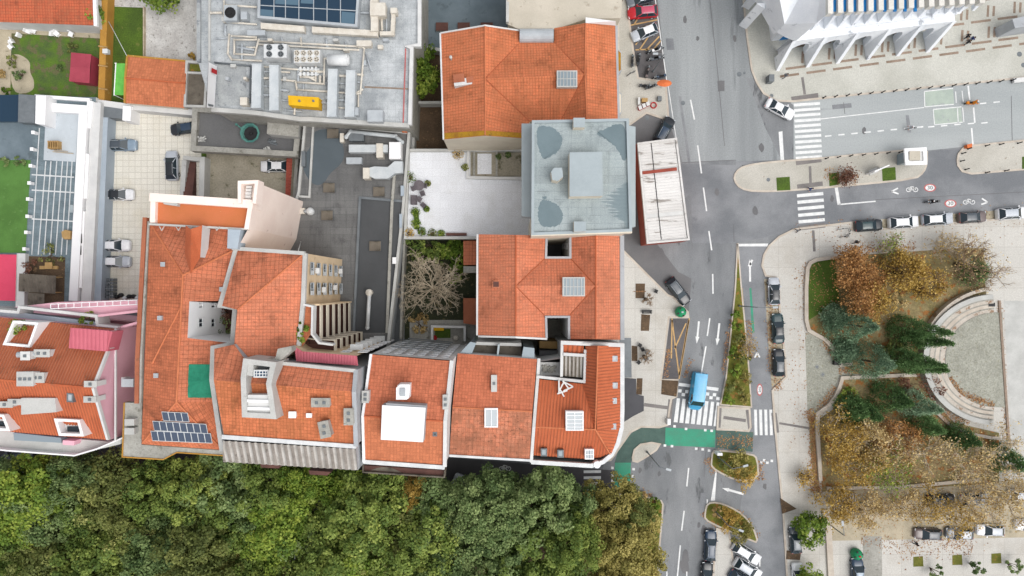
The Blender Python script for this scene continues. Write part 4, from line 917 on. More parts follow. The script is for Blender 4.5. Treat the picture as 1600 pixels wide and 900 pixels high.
for k in range(5):
    z = 2.2 + k * 3; b = MB(); b.prism([(xa, RY - .6), (xb, RY - 1.0), (xb, RY + 1.3), (xa, RY + 1.5)], z - .15, z, 1); b.strip([(xa, RY + 1.5), (xb, RY + 1.3)], .4, z - .2, z + 1.0); b.build('rear_balcony', ['concrete_pale', 'fibre_dark'], H)
for q, h in (([(719,551),(737,553),(744,536),(735,534)], 16.6), ([(815,559),(835,561),(835,544),(818,542)], 16.6), ([(776,556),(779,556),(781,538),(778,538)], 16.4)):
    b = MB(); b.pprism(q, 0, h, 0); b.build('rear_bay', 'glass_teal' if len(q) == 4 and q[0][0] != 776 else 'blue_panel', H)
# ---- corner house
H = bld('corner_house', 'corner house with rounded edge, ribbed orange roof and glazed white skylight', 905, 630)
n, g = 15.6, 18
cor = [(970,640),(969,668),(963,692),(953,710),(940,721),(922,727)]
roman(H, [[(915,540,16.1),(934,540,g),(930,671,g),(911,600,15.8)], [(934,540,g),(969,541,n),(970,640,n),(968,668,n),(930,671,g)], [(930,671,g),(968,668,n),(963,690,n),(953,708,n)],
          [(836,667,g),(930,671,g),(953,708,n),(940,719,n),(920,725,n),(829,717,n)], [(838,592,15.8),(911,600,15.8),(930,671,g),(836,667,g)]], pitch=.42, amp=.045)
ridges(H, [[(934,540,g),(930,671,g),(836,667,g)], [(930,671,g),(953,709,n)]], 'ridge_tile', .11, .12)
wallp(H, [(877,537,n),(934,536,g),(972,538,n)] + [(x + 2, y + 1, n) for x, y in cor] + [(829,720,n),(835,667,g),(838,590,n),(838,566,n),(877,560,n)], 0, 'white_wall')
b = MB(); b.strip(wxy([(972.5,537)] + [(x + 2.5, y + 1) for x, y in cor] + [(830,722)], n + .1), .55, n - .5, n + .12); b.build('gutter', 'white_metal', H)
slope_edge(H, [(830,722,n),(834,667,g),(840,590,n),(842,560,n)], .4, .3, 'white_wall', 'parapet'); edge(H, [(838,588),(913,596),(914,546)], n + .3, .35, .4, 'white_wall'); edge(H, [(877,588),(878,536)], n + .3, .35, .4, 'white_wall'); edge(H, [(880,553),(914,555)], n + .4, .4, .5, 'white_wall'); edge(H, [(876,535),(974,539)], n + .8, .5, .5, 'white_wall')
b = MB(); b.corr([P(879,556,16), P(911,558,16), P(910,590,15.4), P(878,587,15.4)], (0, -1, 0), .5, .09, 0, 1); b.build('ribbed_roof', ['fibre_dark', 'fibre_gap'], H)
roman(H, [[(880,538,16.4),(912,540,16.4),(911,552,15.8),(880,550,15.8)]], name='lean_to_roof')
b = MB(); b.px([(839,566,13.6),(876,566,13.6),(876,587,13.6),(839,586,13.6)]); b.build('patio', 'white_wall', H)
b = MB()
for k in range(22): p = P(R_.uniform(848, 868), R_.uniform(572, 581), 13.6); b.box((p.x, p.y, 13.75), (R_.uniform(.2, .5), R_.uniform(.2, .4), .3), R_.uniform(0, 3))
b.build('rubble_heap', 'concrete', H)
b = MB(); b.pprism([(843,548),(876,548),(876,561),(843,561)], 0, 9, 0); b.build('rear_annex', 'bitumen', H)
b = MB(); b.pprism([(843,533),(872,534),(872,545),(843,544)], 0, 7.6, 0); b.build('rear_shed', 'wood', H)
sky(H, 884, 643, 912, 673, 18.1, 'white_clean', 'glass_pale', .5, 2, 5)
for x, y, z in ((961,561,16.2),(961,603,16.2),(960,627,16.2),(959,667,16.2)): sky(H, x - 4, y - 5, x + 4, y + 4, z, 'steel', 'glass_pale', .3)
for x, y in ((850,708),(876,710)): sky(H, x - 5, y - 7, x + 5, y + 5, 16.2, 'steel_dark', 'glass_teal', .35)
sky(H, 914, 702, 928, 718, 16.4, 'white_clean', 'glass_teal', .5, 3, 2)
b = MB(); p = P(883, 605, 16.9)
for k in range(6): b.box((p.x + R_.uniform(-.5, .5), p.y + R_.uniform(-.7, .7), 16.75), (1.4, .18, .2), R_.uniform(0, 3))
b.box((p.x - .8, p.y, 16.7), (.18, 1.8, .3)); b.build('chimney', 'white_wall', H)
b = MB(); p = P(933, 726, 15.8); b.lathe((p.x, p.y, 15), [(.5, 0), (.5, .8), (.45, .9)], 16); b.build('water_tank', 'white_clean', H)
p = P(975, 590, 3.4)
b = MB(); b.pprism([(968,528),(986,528),(987,590),(968,590)], 3.1, 3.3, 0); b.build('awning', 'steel_dark', H)
b = MB(); b.pprism([(966,590),(994,592),(994,616),(1006,619),(1006,642),(990,650),(974,660),(966,658)], 3.1, 3.35, 0); b.build('awning', 'black_awning', H)
# ---------------------------------------------------------------- lower roofs, terraces and yards
def solid(name, label, cat, pxs, z0, z1, m, group=None, mt=None, bev=.04):
    b = MB(); b.pprism(pxs, z0, z1, 0, mt=(1 if mt else None)); c = P(sum(x for x, y in pxs) / len(pxs), sum(y for x, y in pxs) / len(pxs), z1)
    o = b.build(name, [m, mt] if mt else m, top=(c.x, c.y, z0))
    if bev: bm_bevel(o, bev)
    return tag(o, label, cat, group, 'thing')
def rect(x0, y0, x1, y1, sk=0): return [(x0, y0), (x1, y0 + sk), (x1, y1 + sk), (x0, y1)]
def pipe(name, label, pts, r, m='pipe_cream', group='roof pipes', cat='pipe', stands=True):
    w = [P(*p) for p in pts]; b = MB(); b.path(w, r, 7)
    for p in w: b.lathe((p.x, p.y, p.z), [(.01, -r), (r * 1.15, -r * .6), (r * 1.15, r * .6), (.01, r)], 7)
    o = b.build(name, m, top=(w[0].x, w[0].y, w[0].z - r)); o.data.polygons.foreach_set('use_smooth', [True] * len(o.data.polygons)); return tag(o, label, cat, group, 'thing')

# ---- building with the plant deck
Z = 10.
H = bld('plant_deck_building', 'wide flat roofed building crowded with ducts, pipes and cooling units', 480, 90)
o = [(310,-90),(656,-90),(656,72),(644,76),(640,196),(560,190),(482,186),(470,186),(332,172),(310,98)]
wallp(H, [(x, y, Z) for x, y in o], 0, 'concrete'); MB().px([(x, y, Z) for x, y in o]).build('roof_deck', 'deck_tiles', H)
edge(H, [(656,-90),(656,72),(636,74),(644,76),(641,196)], Z, .5, .5, 'white_wall'); edge(H, [(332,172),(400,177),(470,187),(482,187),(640,197)], Z, .6, .4, 'concrete_pale'); edge(H, [(312,-90),(312,98)], Z, .5, .4, 'concrete_roof'); edge(H, [(328,-90),(328,96)], Z, .3, .2, 'concrete_pale')
b = MB(); b.strip(wxy([(634,76),(630,195)], Z + .01), .16, Z, Z + .1); b.build('red_rail', 'road_red', H)
b = MB(); b.strip(wxy([(570,136),(638,139)], Z + .01), .2, Z, Z + .08); b.build('joint', 'band_brown', H)
for q in (rect(572, 20, 618, 62), rect(340, 98, 385, 165), rect(398, 100, 465, 170), rect(480, 118, 560, 172)): b = MB(); b.face([P(x, y, Z) + UP * .006 for x, y in q]); b.build('stain', 'concrete_roof', H)
K = thing('roof_glazing', 'big dark blue glass skylight with white bars on the plant deck roof', 'skylight', P(482, 15, Z))
b = MB(); xy = wxy([(404,-70),(566,-70),(558,42),(402,28)], Z + 1.6); b.ring(xy, .35, Z, Z + 1.6); b.build('frame', 'steel', K)
b = MB(); i = inset(ccw(xy), .35); b.face([(x, y, Z + 1.45) for x, y in i]); b.build('pane', 'glass_sky', K)
b = MB()
for x in (428, 446, 467, 490, 511, 532): b.strip(wxy([(x, -70), (x, 28 + (x - 402) * .085)], Z + 1.5), .1, Z + 1.42, Z + 1.52)
b.strip(wxy([(402, 8), (560, 17)], Z + 1.5), .1, Z + 1.42, Z + 1.525); b.strip(wxy([(404, -28), (562, -22)], Z + 1.5), .1, Z + 1.42, Z + 1.525); b.build('glazing_bar', 'steel', K)
for q in ([(404,14),(427,16),(426,28),(404,27)], [(430,-12),(466,-10),(466,8),(430,6)], [(470,-10),(489,-9),(489,6),(470,5)], [(534,18),(555,20),(553,38),(533,37)]): b = MB(); b.face([P(x, y, Z + 1.46) for x, y in q]); b.build('pale_pane', 'glass_sky_light', K)  # paler glass sheets laid over some parts of the skylight
def fan_unit(name, label, q, z0, h, nx, ny, m, fm='steel_dark'):
    K = thing(name, label, 'cooling unit', P((q[0] + q[2]) / 2, (q[1] + q[3]) / 2, z0))
    b = MB(); b.pbox(*q, z0 + .2, z0 + h, 0); o = b.build('casing', m, K); bm_bevel(o, .06)
    for i in range(nx):
        for j in range(ny):
            x = q[0] + (q[2] - q[0]) * (i + .5) / nx; y = q[1] + (q[3] - q[1]) * (j + .5) / ny; p = P(x, y, z0 + h); r = min((q[2] - q[0]) / nx, (q[3] - q[1]) / ny) * .1 * .38
            b = MB(); b.lathe((p.x, p.y, p.z), [(r, 0), (r, .14), (r * .86, .14), (r * .84, .02), (r * .3, .02), (r * .28, .12)], 14, 0)
            for k in range(5): t = k * 1.257; b.box((p.x + r * .55 * math.cos(t), p.y + r * .55 * math.sin(t), p.z + .06), (r * .6, r * .25, .02), t, 1)
            b.build('fan', [fm, 'black'], K)
    b = MB(); b.pbox(q[0] + 1, q[1] + 1, q[2] - 1, q[3] - 1, z0, z0 + .2); b.build('skid', 'steel_dark', K)
    return K
fan_unit('cooling_unit', 'boxy white cooling unit with four dark fans on the plant deck', (412, 69, 448, 90), Z, 2.3, 2, 2, 'white_metal')
fan_unit('cooling_unit', 'cooling unit with yellowish grille top beside the four fan unit', (459, 78, 500, 98), Z, 2, 4, 2, 'white_metal', 'pipe_cream')
fan_unit('cooling_unit', 'small round fan unit at the upper corner of the plant deck', (350, 8, 370, 32), Z, 1.4, 1, 1, 'steel', 'black')
K = thing('storage_tank', 'horizontal white cylinder tank on legs on the plant deck', 'tank', P(529, 94, Z))
b = MB(); a, c = P(514, 94, Z + 1.4), P(544, 94, Z + 1.4); b.tube(a, c, .78, n=18); b.tube(a - Vector((.2, 0, 0)), a, .5, .78, 18); b.tube(c, c + Vector((.2, 0, 0)), .78, .5, 18); b.build('tank_body', 'white_metal', K, True)
for x in (518, 539): b = MB(); p = P(x, 94, Z + .4); b.box((p.x, p.y, Z + .35), (.25, 1.2, .7)); b.build('leg', 'steel_dark', K)
def duct(label, pts, w, z, h, m='duct'):
    """an air duct: closed box section along a polyline with seam collars"""
    ws = [P(x, y, z) for x, y in pts]; b = MB(); b.strip([(p.x, p.y) for p in ws], w, z - h, z)
    for a, c in zip(ws, ws[1:]):
        L = (c - a).length; n = max(1, int(L / 1.6))
        for k in range(n + 1): q = a.lerp(c, k / n); b.box((q.x, q.y, z - h / 2), (w + .1, .1, h + .06) if abs(c.y - a.y) > abs(c.x - a.x) else (.1, w + .1, h + .06), 0, 0)
    o = b.build('air_duct', m, top=(ws[0].x, ws[0].y, z - h)); return tag(o, label, 'duct', 'air ducts on the plant deck', 'thing')
duct('westernmost of four long pale air ducts running north to south on the plant deck', [(401,100),(400,168)], 1.3, Z + 1.5, 1.3)
duct('second long pale air duct of the four, just east of the westernmost', [(428,102),(428,172)], 1.3, Z + 1.5, 1.3)
duct('third long pale air duct, beside the yellow casing and below the white tank', [(520,108),(518,182)], 1.3, Z + 1.5, 1.3)
duct('easternmost of four long pale air ducts on the plant deck', [(548,110),(546,182)], 1.3, Z + 1.5, 1.3)
duct('rusty cream trunking along the dark skylight, west half', [(408,40),(475,45)], .8, Z + 1.0, .8, 'pipe_cream'); duct('rusty cream trunking along the dark skylight, east half', [(488,46),(590,52)], .8, Z + 1.0, .8, 'pipe_cream')
duct('short vertical cream duct dropping from the top edge beside the dark skylight', [(584,-20),(585,48)], 1.0, Z + 1.3, 1.2, 'pipe_cream')
duct('cream duct with square elbow ending in a box, east of the skylight', [(615,14),(613,52),(594,52)], .55, Z + .9, .6, 'pipe_cream')
K = thing('plant_casing', 'bright yellow plant casing on the roof among the ducts', 'machine', P(475, 159, Z))
b = MB(); b.pprism([(450,149),(498,152),(498,168),(451,164)], Z + .15, Z + 1.9); bm_bevel(b.build('casing', 'yellow_paint', K), .08)
for x in (468, 490): b = MB(); p = P(x, 158, Z + 1.9); b.lathe((p.x, p.y, Z + 1.85), [(.16, 0), (.16, .2), (.02, .25)], 10); b.build('vent_cap', 'steel_dark', K)
b = MB(); b.pbox(452, 153, 497, 166, Z, Z + .15); b.build('skid', 'steel_dark', K)
for k, (l, q, h) in enumerate((('grey box housing at the south rim of the plant deck, east of the ducts', rect(574, 172, 598, 190), 1.6), ('cream square box joining two cream ducts east of the skylight', rect(578, 4, 602, 24), 1.7), ('cream vent box at the western end of the skylight trunking', rect(376, 18, 386, 30), 1.2), ('white vent box topping the cream elbow duct', rect(610, 12, 620, 20), 1.4), ('flat cream hood on the roof between two pipe runs, west', rect(386, 47, 414, 55), 1.0), ('small grey cabinet beside the white signboard', rect(375, 152, 386, 164), 1.1), ('pale round topped vent at the foot of the easternmost long duct', rect(552, 168, 560, 180), 1.0), ('cream hood on pipes near the east end of the trunking', rect(557, 63, 580, 72), 1.0))):
    solid('vent_box', l, 'vent box', q, Z, Z + h, 'pipe_cream' if k % 2 else 'steel', 'vent boxes on the plant deck')
for l, pts in (('long cream pipe run under the skylight trunking', [(404,64,Z+.5),(566,73,Z+.5),(569,76,Z+.5),(563,146,Z+.5),(555,147,Z+.5)]), ('second long cream pipe parallel to the upper run', [(402,69,Z+.4),(560,78,Z+.4)]), ('square pipe loop on the west of the plant deck', [(362,56,Z+.5),(400,58,Z+.5),(400,62,Z+.5),(366,62,Z+.5),(366,84,Z+.5),(398,86,Z+.5),(404,62,Z+.5)]), ('outer pipe loop bounding the west pipework', [(358,54,Z+.3),(356,84,Z+.3),(362,93,Z+.3),(408,95,Z+.3)]), ('pipe run crossing below the four fan unit', [(410,104,Z+.4),(505,112,Z+.4)]), ('double pipe header above the yellow casing', [(462,128,Z+.5),(506,131,Z+.5),(507,92,Z+.5),(514,90,Z+.5)]), ('lower pipe header above the yellow casing', [(436,124,Z+.4),(462,127,Z+.4),(464,140,Z+.4),(512,143,Z+.4)]), ('pipe linking the two eastern ducts', [(522,144,Z+.4),(555,146,Z+.4),(566,140,Z+.4)]), ('pipe by the upper corner fan unit', [(350,2,Z+.5),(350,34,Z+.5),(400,38,Z+.5)]), ('pipe crossing the top corner above the fan unit', [(354,8,Z+.9),(400,11,Z+.9)]), ('dark pipe beside the white signboard', [(336,98,Z+.3),(392,103,Z+.3),(390,160,Z+.3)]), ('upright valve pipes feeding the grille unit, west', [(470,100,Z+.5),(470,120,Z+.5),(490,121,Z+.5)]), ('upright valve pipes feeding the grille unit, east', [(494,99,Z+.5),(493,126,Z+.5),(474,116,Z+.5)]), ('thin pipe standing behind the yellow casing', [(461,165,Z+.4),(460,178,Z+.4)])):
    pipe('pipe', l, pts, .14, 'steel_dark' if l.startswith('dark') else 'pipe_cream')
for (x, y, l) in ((482, 108, 'upper'), (482, 116, 'lower')):
    b = MB(); p = P(x, y, Z + .5)
    for k in range(5): b.box((p.x - 1.1 + k * .55, p.y, Z + .45), (.3, .5, .5))
    b.tube((p.x - 1.5, p.y, Z + .45), (p.x + 1.5, p.y, Z + .45), .13); tag(b.build('valve_manifold', 'white_metal', top=(p.x, p.y, Z + .2)), l + ' valve manifold of short white fittings between cooling unit and header pipe', 'valve', 'valve manifolds', 'thing')
K = thing('signboard', 'tall white signboard with a red block seen from above its edge', 'sign', P(336, 132, Z))
b = MB(); b.face([P(326,97,14), P(339,104,11), P(335,168,11), P(323,168,14)]); b.face([P(325.5,97,14), P(322.5,168,14), P(323,168,10.2), P(326,97,10.2)]); b.build('board', 'white_clean', K)
b = MB(); b.face([P(331,106,13.2) + UP * .02, P(339.5,110,11.6) + UP * .03, P(339,117,11.6) + UP * .03, P(330.6,113,13.2) + UP * .02]); b.build('red_block', 'red_paint', K)
b = MB(); b.face([P(325,162,13.6) + UP * .03, P(334,164,11.6) + UP * .03, P(333.5,167,11.6) + UP * .03, P(324.6,166,13.6) + UP * .03]); b.build('grey_block', 'steel_dark', K)
for k, (x0, y0, x1, y1) in enumerate(((330,20,345,20),(338,60,352,60),(378,70,378,92),(386,74,398,74),(372,74,396,78),(406,112,420,112),(406,122,424,122),(406,134,424,135),(406,148,424,149),(436,112,452,113),(436,140,450,142),(436,156,450,157),(528,118,540,119),(528,130,540,131),(528,156,540,157),(528,168,540,169),(560,20,582,20),(572,84,580,110),(556,116,566,117),(556,128,566,129),(440,60,442,68),(470,60,471,70),(510,62,511,72),(540,66,541,76),(596,24,597,46),(604,20,604,50),(352,40,352,54),(486,112,500,113),(466,112,466,126),(474,132,474,142),(500,120,500,130),(446,172,470,174),(500,160,512,161),(560,150,560,166))):
    pipe('pipe', 'short %s pipe stub crossing the plant deck, %s' % ('grey' if k % 3 else 'cream', 'between the long ducts' if y0 > 105 and 400 < x0 < 560 else 'near the roof glazing' if y0 < 75 else 'beside the cooling units'), [(x0, y0, Z + .35), (x1, y1, Z + .35)], .12 if k % 2 else .18, 'steel' if k % 3 else 'pipe_cream', 'short pipes on the plant deck')
for k, (x, y, w_, h_) in enumerate(((360,100,8,5),(352,120,5,5),(418,60,7,4),(520,60,8,4),(566,94,6,8),(590,70,8,6),(442,120,5,6),(508,150,6,5),(380,120,5,4),(346,26,5,7),(598,60,9,4),(536,76,8,3))): solid('vent_box', 'small %s vent box on the plant deck %s' % (('pale', 'grey', 'cream')[k % 3], ('west of the long ducts', 'by the signboard yard', 'under the glazing trunking, west', 'under the glazing trunking, east', 'east of the white tank', 'at the end of the cream elbow', 'between the second duct and yellow casing', 'between yellow casing and third duct', 'in front of the dark pipe', 'below the corner fan unit', 'east of the trunking end', 'along the long pipe run')[k]), 'vent box', rect(x, y, x + w_, y + h_), Z, Z + R_.uniform(.5, 1.1), ('concrete_pale', 'steel', 'pipe_cream')[k % 3], 'vent boxes on the plant deck')
# ---- dark low roof
H = bld('dark_roof_building', 'low building with dark bitumen roof, square hatches and a big pond stain', 550, 350)
z = 5.
o = [(478,188),(640,202),(632,320),(606,545),(560,545),(440,545),(458,330)]
wallp(H, [(x, y, z) for x, y in o], 0, 'grey_wall'); MB().px([(x, y, z) for x, y in o]).build('roof_deck', 'bitumen_sheet', H)
b = MB(); b.face([P(x, y, z) + UP * .006 for x, y in chaikin([(490,200),(540,205),(534,222),(539,240),(534,256),(516,270),(508,284),(497,291),(484,284),(472,262),(476,240),(486,230)], 2)]); b.build('pond_stain', 'bitumen_wet', H)
b = MB(); b.px([(565,309,z+.01),(631,314,z+.01),(607,520,z+.01),(553,520,z+.01)]); b.build('sunken_deck', 'bitumen_low', H)
edge(H, [(640,202),(630,330),(606,545)], z, .4, .4, 'concrete_pale', down=1); edge(H, [(478,188),(468,300),(458,330)], z, .35, .4, 'concrete_pale'); edge(H, [(490,196),(484,308),(468,307)], z, .3, .25, 'concrete_pale', 'kerb_band'); edge(H, [(490,196),(560,201),(636,208)], z, .3, .25, 'concrete_pale', 'kerb_band')
edge(H, [(553,520),(563,309),(632,315)], z, .35, .3, 'steel_dark', 'kerb_band'); edge(H, [(617,270),(613,320),(605,520)], z, .4, .35, 'concrete', 'kerb_band'); edge(H, [(467,408),(462,470)], z, .2, .1, 'steel_dark', 'kerb_band')
for k, (x, y) in enumerate(((514,293),(592,299),(511,336),(586,384),(520,208))):
    solid('roof_hatch', ('square grey hatch beside the pond stain on the dark roof', 'square hatch just above the sunken deck wall', 'square hatch near the tall pink wall on the dark roof', 'square hatch alone on the sunken deck', 'square hatch in the wet upper corner of the dark roof')[k], 'hatch', rect(x - 9, y - 7, x + 9, y + 8), z, z + .35, 'steel_dark', 'square roof hatches', 'fibre_dark')
for k, (l, q, h, m) in enumerate((('large white and grey air handler at the east rim of the dark roof', rect(608, 222, 626, 248), 1.8, 'white_clean'), ('horizontal steel duct box feeding the white air handler', rect(545, 226, 606, 238), 1.3, 'duct'), ('dark grey box under the horizontal pipe on the dark roof', rect(545, 206, 568, 220), 1.1, 'steel_dark'), ('flat grey box below the horizontal duct', rect(541, 246, 565, 256), 1., 'steel'), ('pale upright vent box between duct and air handler', rect(588, 224, 598, 246), 1.6, 'pipe_cream'), ('thin grey box along the upper rim of the dark roof', rect(600, 194, 622, 200), .9, 'steel_dark'), ('grey box with white side at the upper rim', rect(570, 192, 597, 199), .8, 'steel'), ('small white unit on the lower lane of the dark roof', rect(613, 402, 619, 412), .9, 'white_clean'), ('little pale box at the rim by the tan pipe', rect(531, 208, 537, 222), .9, 'pipe_cream'), ('long grey channel box beside the west kerb of the dark roof', rect(471, 236, 477, 260), .6, 'steel_dark'), ('narrow pale panel on the east kerb of the dark roof', rect(626, 290, 631, 306), .7, 'bluegrey_wall'), ('orange rusted box at the roof corner', rect(628, 197, 636, 206), .9, 'orange_cloth'), ('low cream pedestal near the foot of the pink wall', rect(466, 325, 476, 334), .6, 'pipe_cream'), ('narrow lower pale panel on the east kerb', rect(624, 334, 628, 356), .7, 'bluegrey_wall'))):
    solid('roof_unit', l, 'roof unit', q, z, z + h, m, 'units on the dark roof')
b = MB(); b.pprism([(568,263),(577,262),(585,260),(606,261),(616,252),(629,252),(629,270),(617,271),(606,279),(585,279),(577,275),(568,278)], z + .3, z + 1.4); bm_bevel(b.build('flared_duct', 'duct', top=P(598, 268, z)), .05); tag(bpy.data.objects['flared_duct'], 'flared and bent pale duct under the white air handler', 'duct', None, 'thing')
for q, l in ((rect(567, 262, 577, 279), 'square cream hood at the end of the flared duct'),): solid('duct_hood', l, 'duct hood', q, z, z + 1.7, 'pipe_cream')
pipe('pipe', 'fat bent pipe across the upper dark roof', [(541,214,z+.9),(548,206,z+.9),(618,213,z+.9),(628,222,z+.9)], .3, 'duct'); pipe('pipe', 'white standing flue pipe above the stacked balconies', [(574,512,6),(577,462,6)], .28, 'white_metal')
b = MB(); p = P(577, 457, 6); b.lathe((p.x, p.y, 5), [(.4, 0), (.4, .9), (.5, 1.), (.5, 1.3), (.1, 1.6)], 12); tag(b.build('flue_cap', 'pipe_cream', top=(p.x, p.y, 5)), 'round cream cowl at the top of the white flue pipe', 'flue cap', None, 'thing')
K = thing('roof_fan', 'rounded silver fan housing near the foot of the pink wall', 'fan', P(480, 330, z)); b = MB(); p = P(484, 330, z + .6); b.lathe((p.x, p.y, z), [(.55, 0), (.6, .5), (.4, .85), (.1, .95)], 14); b.build('housing', 'white_metal', K, True); b = MB(); b.tube((p.x, p.y, z + .4), (p.x - .9, p.y, z + .4), .32); b.build('inlet', 'steel', K, True)
pipe('pole', 'thin pale pole rising near the tan house wall', [(470,378,5),(466,392,9)], .07, 'white_metal', None, 'pole')

# ---- courtyard with the grey roof and walled yard
H = bld('garage_block', 'low block with stained grey flat roof and raised kerb walls', 385, 205)
z = 3.2
o = [(308,172),(470,184),(464,243),(304,233)]
wallp(H, [(x, y, z) for x, y in o], 0, 'concrete'); MB().px([(x, y, z) for x, y in o]).build('roof_deck', 'bitumen', H); edge(H, [(470,184),(308,172),(305,233),(464,242),(470,184)], z, .8, .7, 'concrete', down=1)
solid('concrete_hut', 'mottled concrete hut roof at the corner of the stained grey roof', 'hut', [(419,173),(468,178),(466,214),(417,209)], z, z + 2.2, 'concrete_pale', None, 'concrete')
K = thing('roof_dish', 'round teal dish with dark centre on the stained grey roof', 'dish', P(391, 207, z))
p = P(391, 208, z + .8); b = MB(); b.lathe((p.x, p.y, z), [(1.0, 0), (1.45, .9), (1.5, 1.0), (1.2, 1.0), (1.05, .6)], 10, 0, False); b.build('rim', 'teal', K)
b = MB(); b.lathe((p.x, p.y, z), [(1.06, .55), (.3, .5), (.2, .7), (.02, .75)], 14); b.build('basin', 'black', K)
b = MB(); b.tube((p.x - 1.2, p.y + .6, z + .7), (p.x - 1.9, p.y + 1.2, z + 1.2), .1); b.box((p.x - 1.9, p.y + 1.2, z + 1.2), (.3, .3, .3)); b.build('arm', 'teal', K)
for x, y, l in ((318, 218, 'tangle of pale scrap on the corner of the stained grey roof'), (428, 222, 'heap of dark scrap under the mottled hut'), (418, 234, 'small green and white litter heap by the kerb wall')):
    b = MB(); p = P(x, y, z)
    for k in range(9): b.tube((p.x + R_.uniform(-.7, .7), p.y + R_.uniform(-.5, .5), z + .1), (p.x + R_.uniform(-.7, .7), p.y + R_.uniform(-.5, .5), z + R_.uniform(.2, .7)), R_.uniform(.05, .16), n=5)
    tag(b.build('scrap_heap', 'concrete_pale' if x != 428 else 'steel_dark', top=p), l, 'scrap heap', None, 'thing')
K = thing('ramp_wall', 'narrow sunken stair between two pale walls beside the car yard', 'wall', P(300, 280, 0))
b = MB(); b.strip(wxy([(288,250),(283,325)], 1.2), .7, 0, 1.2); b.strip(wxy([(316,245),(314,330)], 2), .8, 0, 2.0); b.strip(wxy([(286,246),(312,249)], 1.4), .6, 0, 1.4); b.build('side_wall', 'concrete_pale', K)
b = MB()
for k in range(10): b.box((P(300, 252 + k * 7.5).x, P(300, 252 + k * 7.5).y, .05 + .09 * k), (1.4, .72, .1 + .18 * k))
b.build('stair', 'brown_wall', K)
tag(MB().strip(wxy([(464,243),(459,318)], 1.4), .5, 0, 1.4).build('yard_wall', 'concrete', top=P(462, 280)), 'thin concrete wall closing the walled yard on its east', 'wall', None, 'thing')
b = MB(); b.corr([P(448,247,1.6), P(457,247,1.6), P(454,307,1.6), P(446,305,1.6)], (1, 0, 0), .5, .07); tag(b.build('red_lean_to', 'shop_red', top=P(451, 277, 1.5)), 'long narrow red ribbed lean-to along the yard wall', 'lean-to', None, 'thing')
tag(MB().strip(wxy([(318,238),(319,290),(319,340)], .2), .7, 0, .2).build('moss_verge', 'grass', top=P(318, 290)), 'strip of green moss along the inner edge of the walled yard', 'moss', None, 'stuff')

# ---- white terrace
H = bld('terrace_block', 'low block with a wide white tiled terrace and planted edges', 725, 300)
z = 4.
o = [(638,236),(816,232),(832,240),(832,372),(633,372)]
wallp(H, [(x, y, z) for x, y in o], 0, 'concrete_pale'); MB().px([(x, y, z) for x, y in o]).build('terrace_floor', 'terrace_white', H)
edge(H, [(816,236),(639,236),(634,372),(745,372)], z, .4, .7, 'concrete_pale'); edge(H, [(732,236),(731,278),(815,280)], z, .4, .6, 'white_wall')
b = MB(); b.px([(735,238,z+.02),(815,238,z+.02),(815,276,z+.02),(735,276,z+.02)]); b.build('upper_terrace', 'concrete_yard', H)
b = MB(); b.px([(746,240,z+.03),(768,240,z+.03),(768,272,z+.03),(746,272,z+.03)]); b.build('paving_panel', 'terrace_white', H)
for x in (776, 741): b = MB(); b.strip(wxy([(x, 238), (x, 276)], z), .3, z, z + .5); b.build('planter_wall', 'concrete', H)
def tub(px, py, zz, r, h, lab, lm='leaf_shrub'):
    K = thing('potted_plant', lab, 'plant', P(px, py, zz), 'terrace plants'); p = P(px, py, zz)
    b = MB(); b.lathe((p.x, p.y, zz), [(r * .25, 0), (r * .36, h * .4), (r * .3, h * .4)], 10); b.build('pot', 'soil', K)
    leaves('foliage', (p.x, p.y, zz + h * .7), (r, r, h * .7), 170, .26, lm, K)
def leaves(name, c, rr, n, s, m, parent=None, top=None, seed=None, up=.4, shell=.4):
    rg = np.random.default_rng(seed if seed is not None else R_.randrange(10**6))
    d = rg.normal(size=(n, 3)); d /= np.linalg.norm(d, axis=1)[:, None]; d *= (shell + (1 - shell) * rg.random(n) ** .5)[:, None]
    ctr = np.array(c) + d * np.array(rr)
    return leafmesh(name, ctr, d, rg, s, m, parent, top, up)
def leafmesh(name, ctr, nrm, rg, s, m, parent=None, top=None, up=.4, tint=None, local=False, smin=.6, asp=.62):
    n = len(ctr); nv = nrm * 1.0 + rg.normal(size=(n, 3)) * .7; nv[:, 2] += up
    nv /= np.linalg.norm(nv, axis=1)[:, None]; a = rg.normal(size=(n, 3)); u = np.cross(nv, a); u /= np.linalg.norm(u, axis=1)[:, None]; w = np.cross(nv, u)
    L = (s * (smin + (1 - smin) * 1.6 * rg.random(n)))[:, None]
    bend = nv * L * .18
    q = np.stack([ctr - u * L * .5, ctr + w * L * asp * .5 + bend * .3, ctr + u * L * .5 - bend, ctr - w * L * asp * .5 + bend * .3], 1).reshape(-1, 3)
    org = np.zeros(3)
    if not local:
        if parent is not None:
            pp = parent
            while pp is not None: org = org + np.array(pp.location); pp = pp.parent
        elif top is not None: org = np.array(top)
    q = q - org
    me = bpy.data.meshes.new(name); me.vertices.add(4 * n); me.vertices.foreach_set('co', q.ravel())
    me.loops.add(4 * n); me.loops.foreach_set('vertex_index', np.arange(4 * n)); me.polygons.add(n); me.polygons.foreach_set('loop_start', np.arange(0, 4 * n, 4)); me.polygons.foreach_set('loop_total', np.full(n, 4))
    at = me.attributes.new('tint', 'FLOAT', 'FACE'); at.data.foreach_set('value', (tint if tint is not None else rg.random(n)).astype(np.float32))
    me.update(calc_edges=True); me.materials.append(MATS[m])
    o = bpy.data.objects.new(name, me); COL.objects.link(o)
    if parent is not None: o.parent = parent
    elif top is not None: o.location = top
    return o
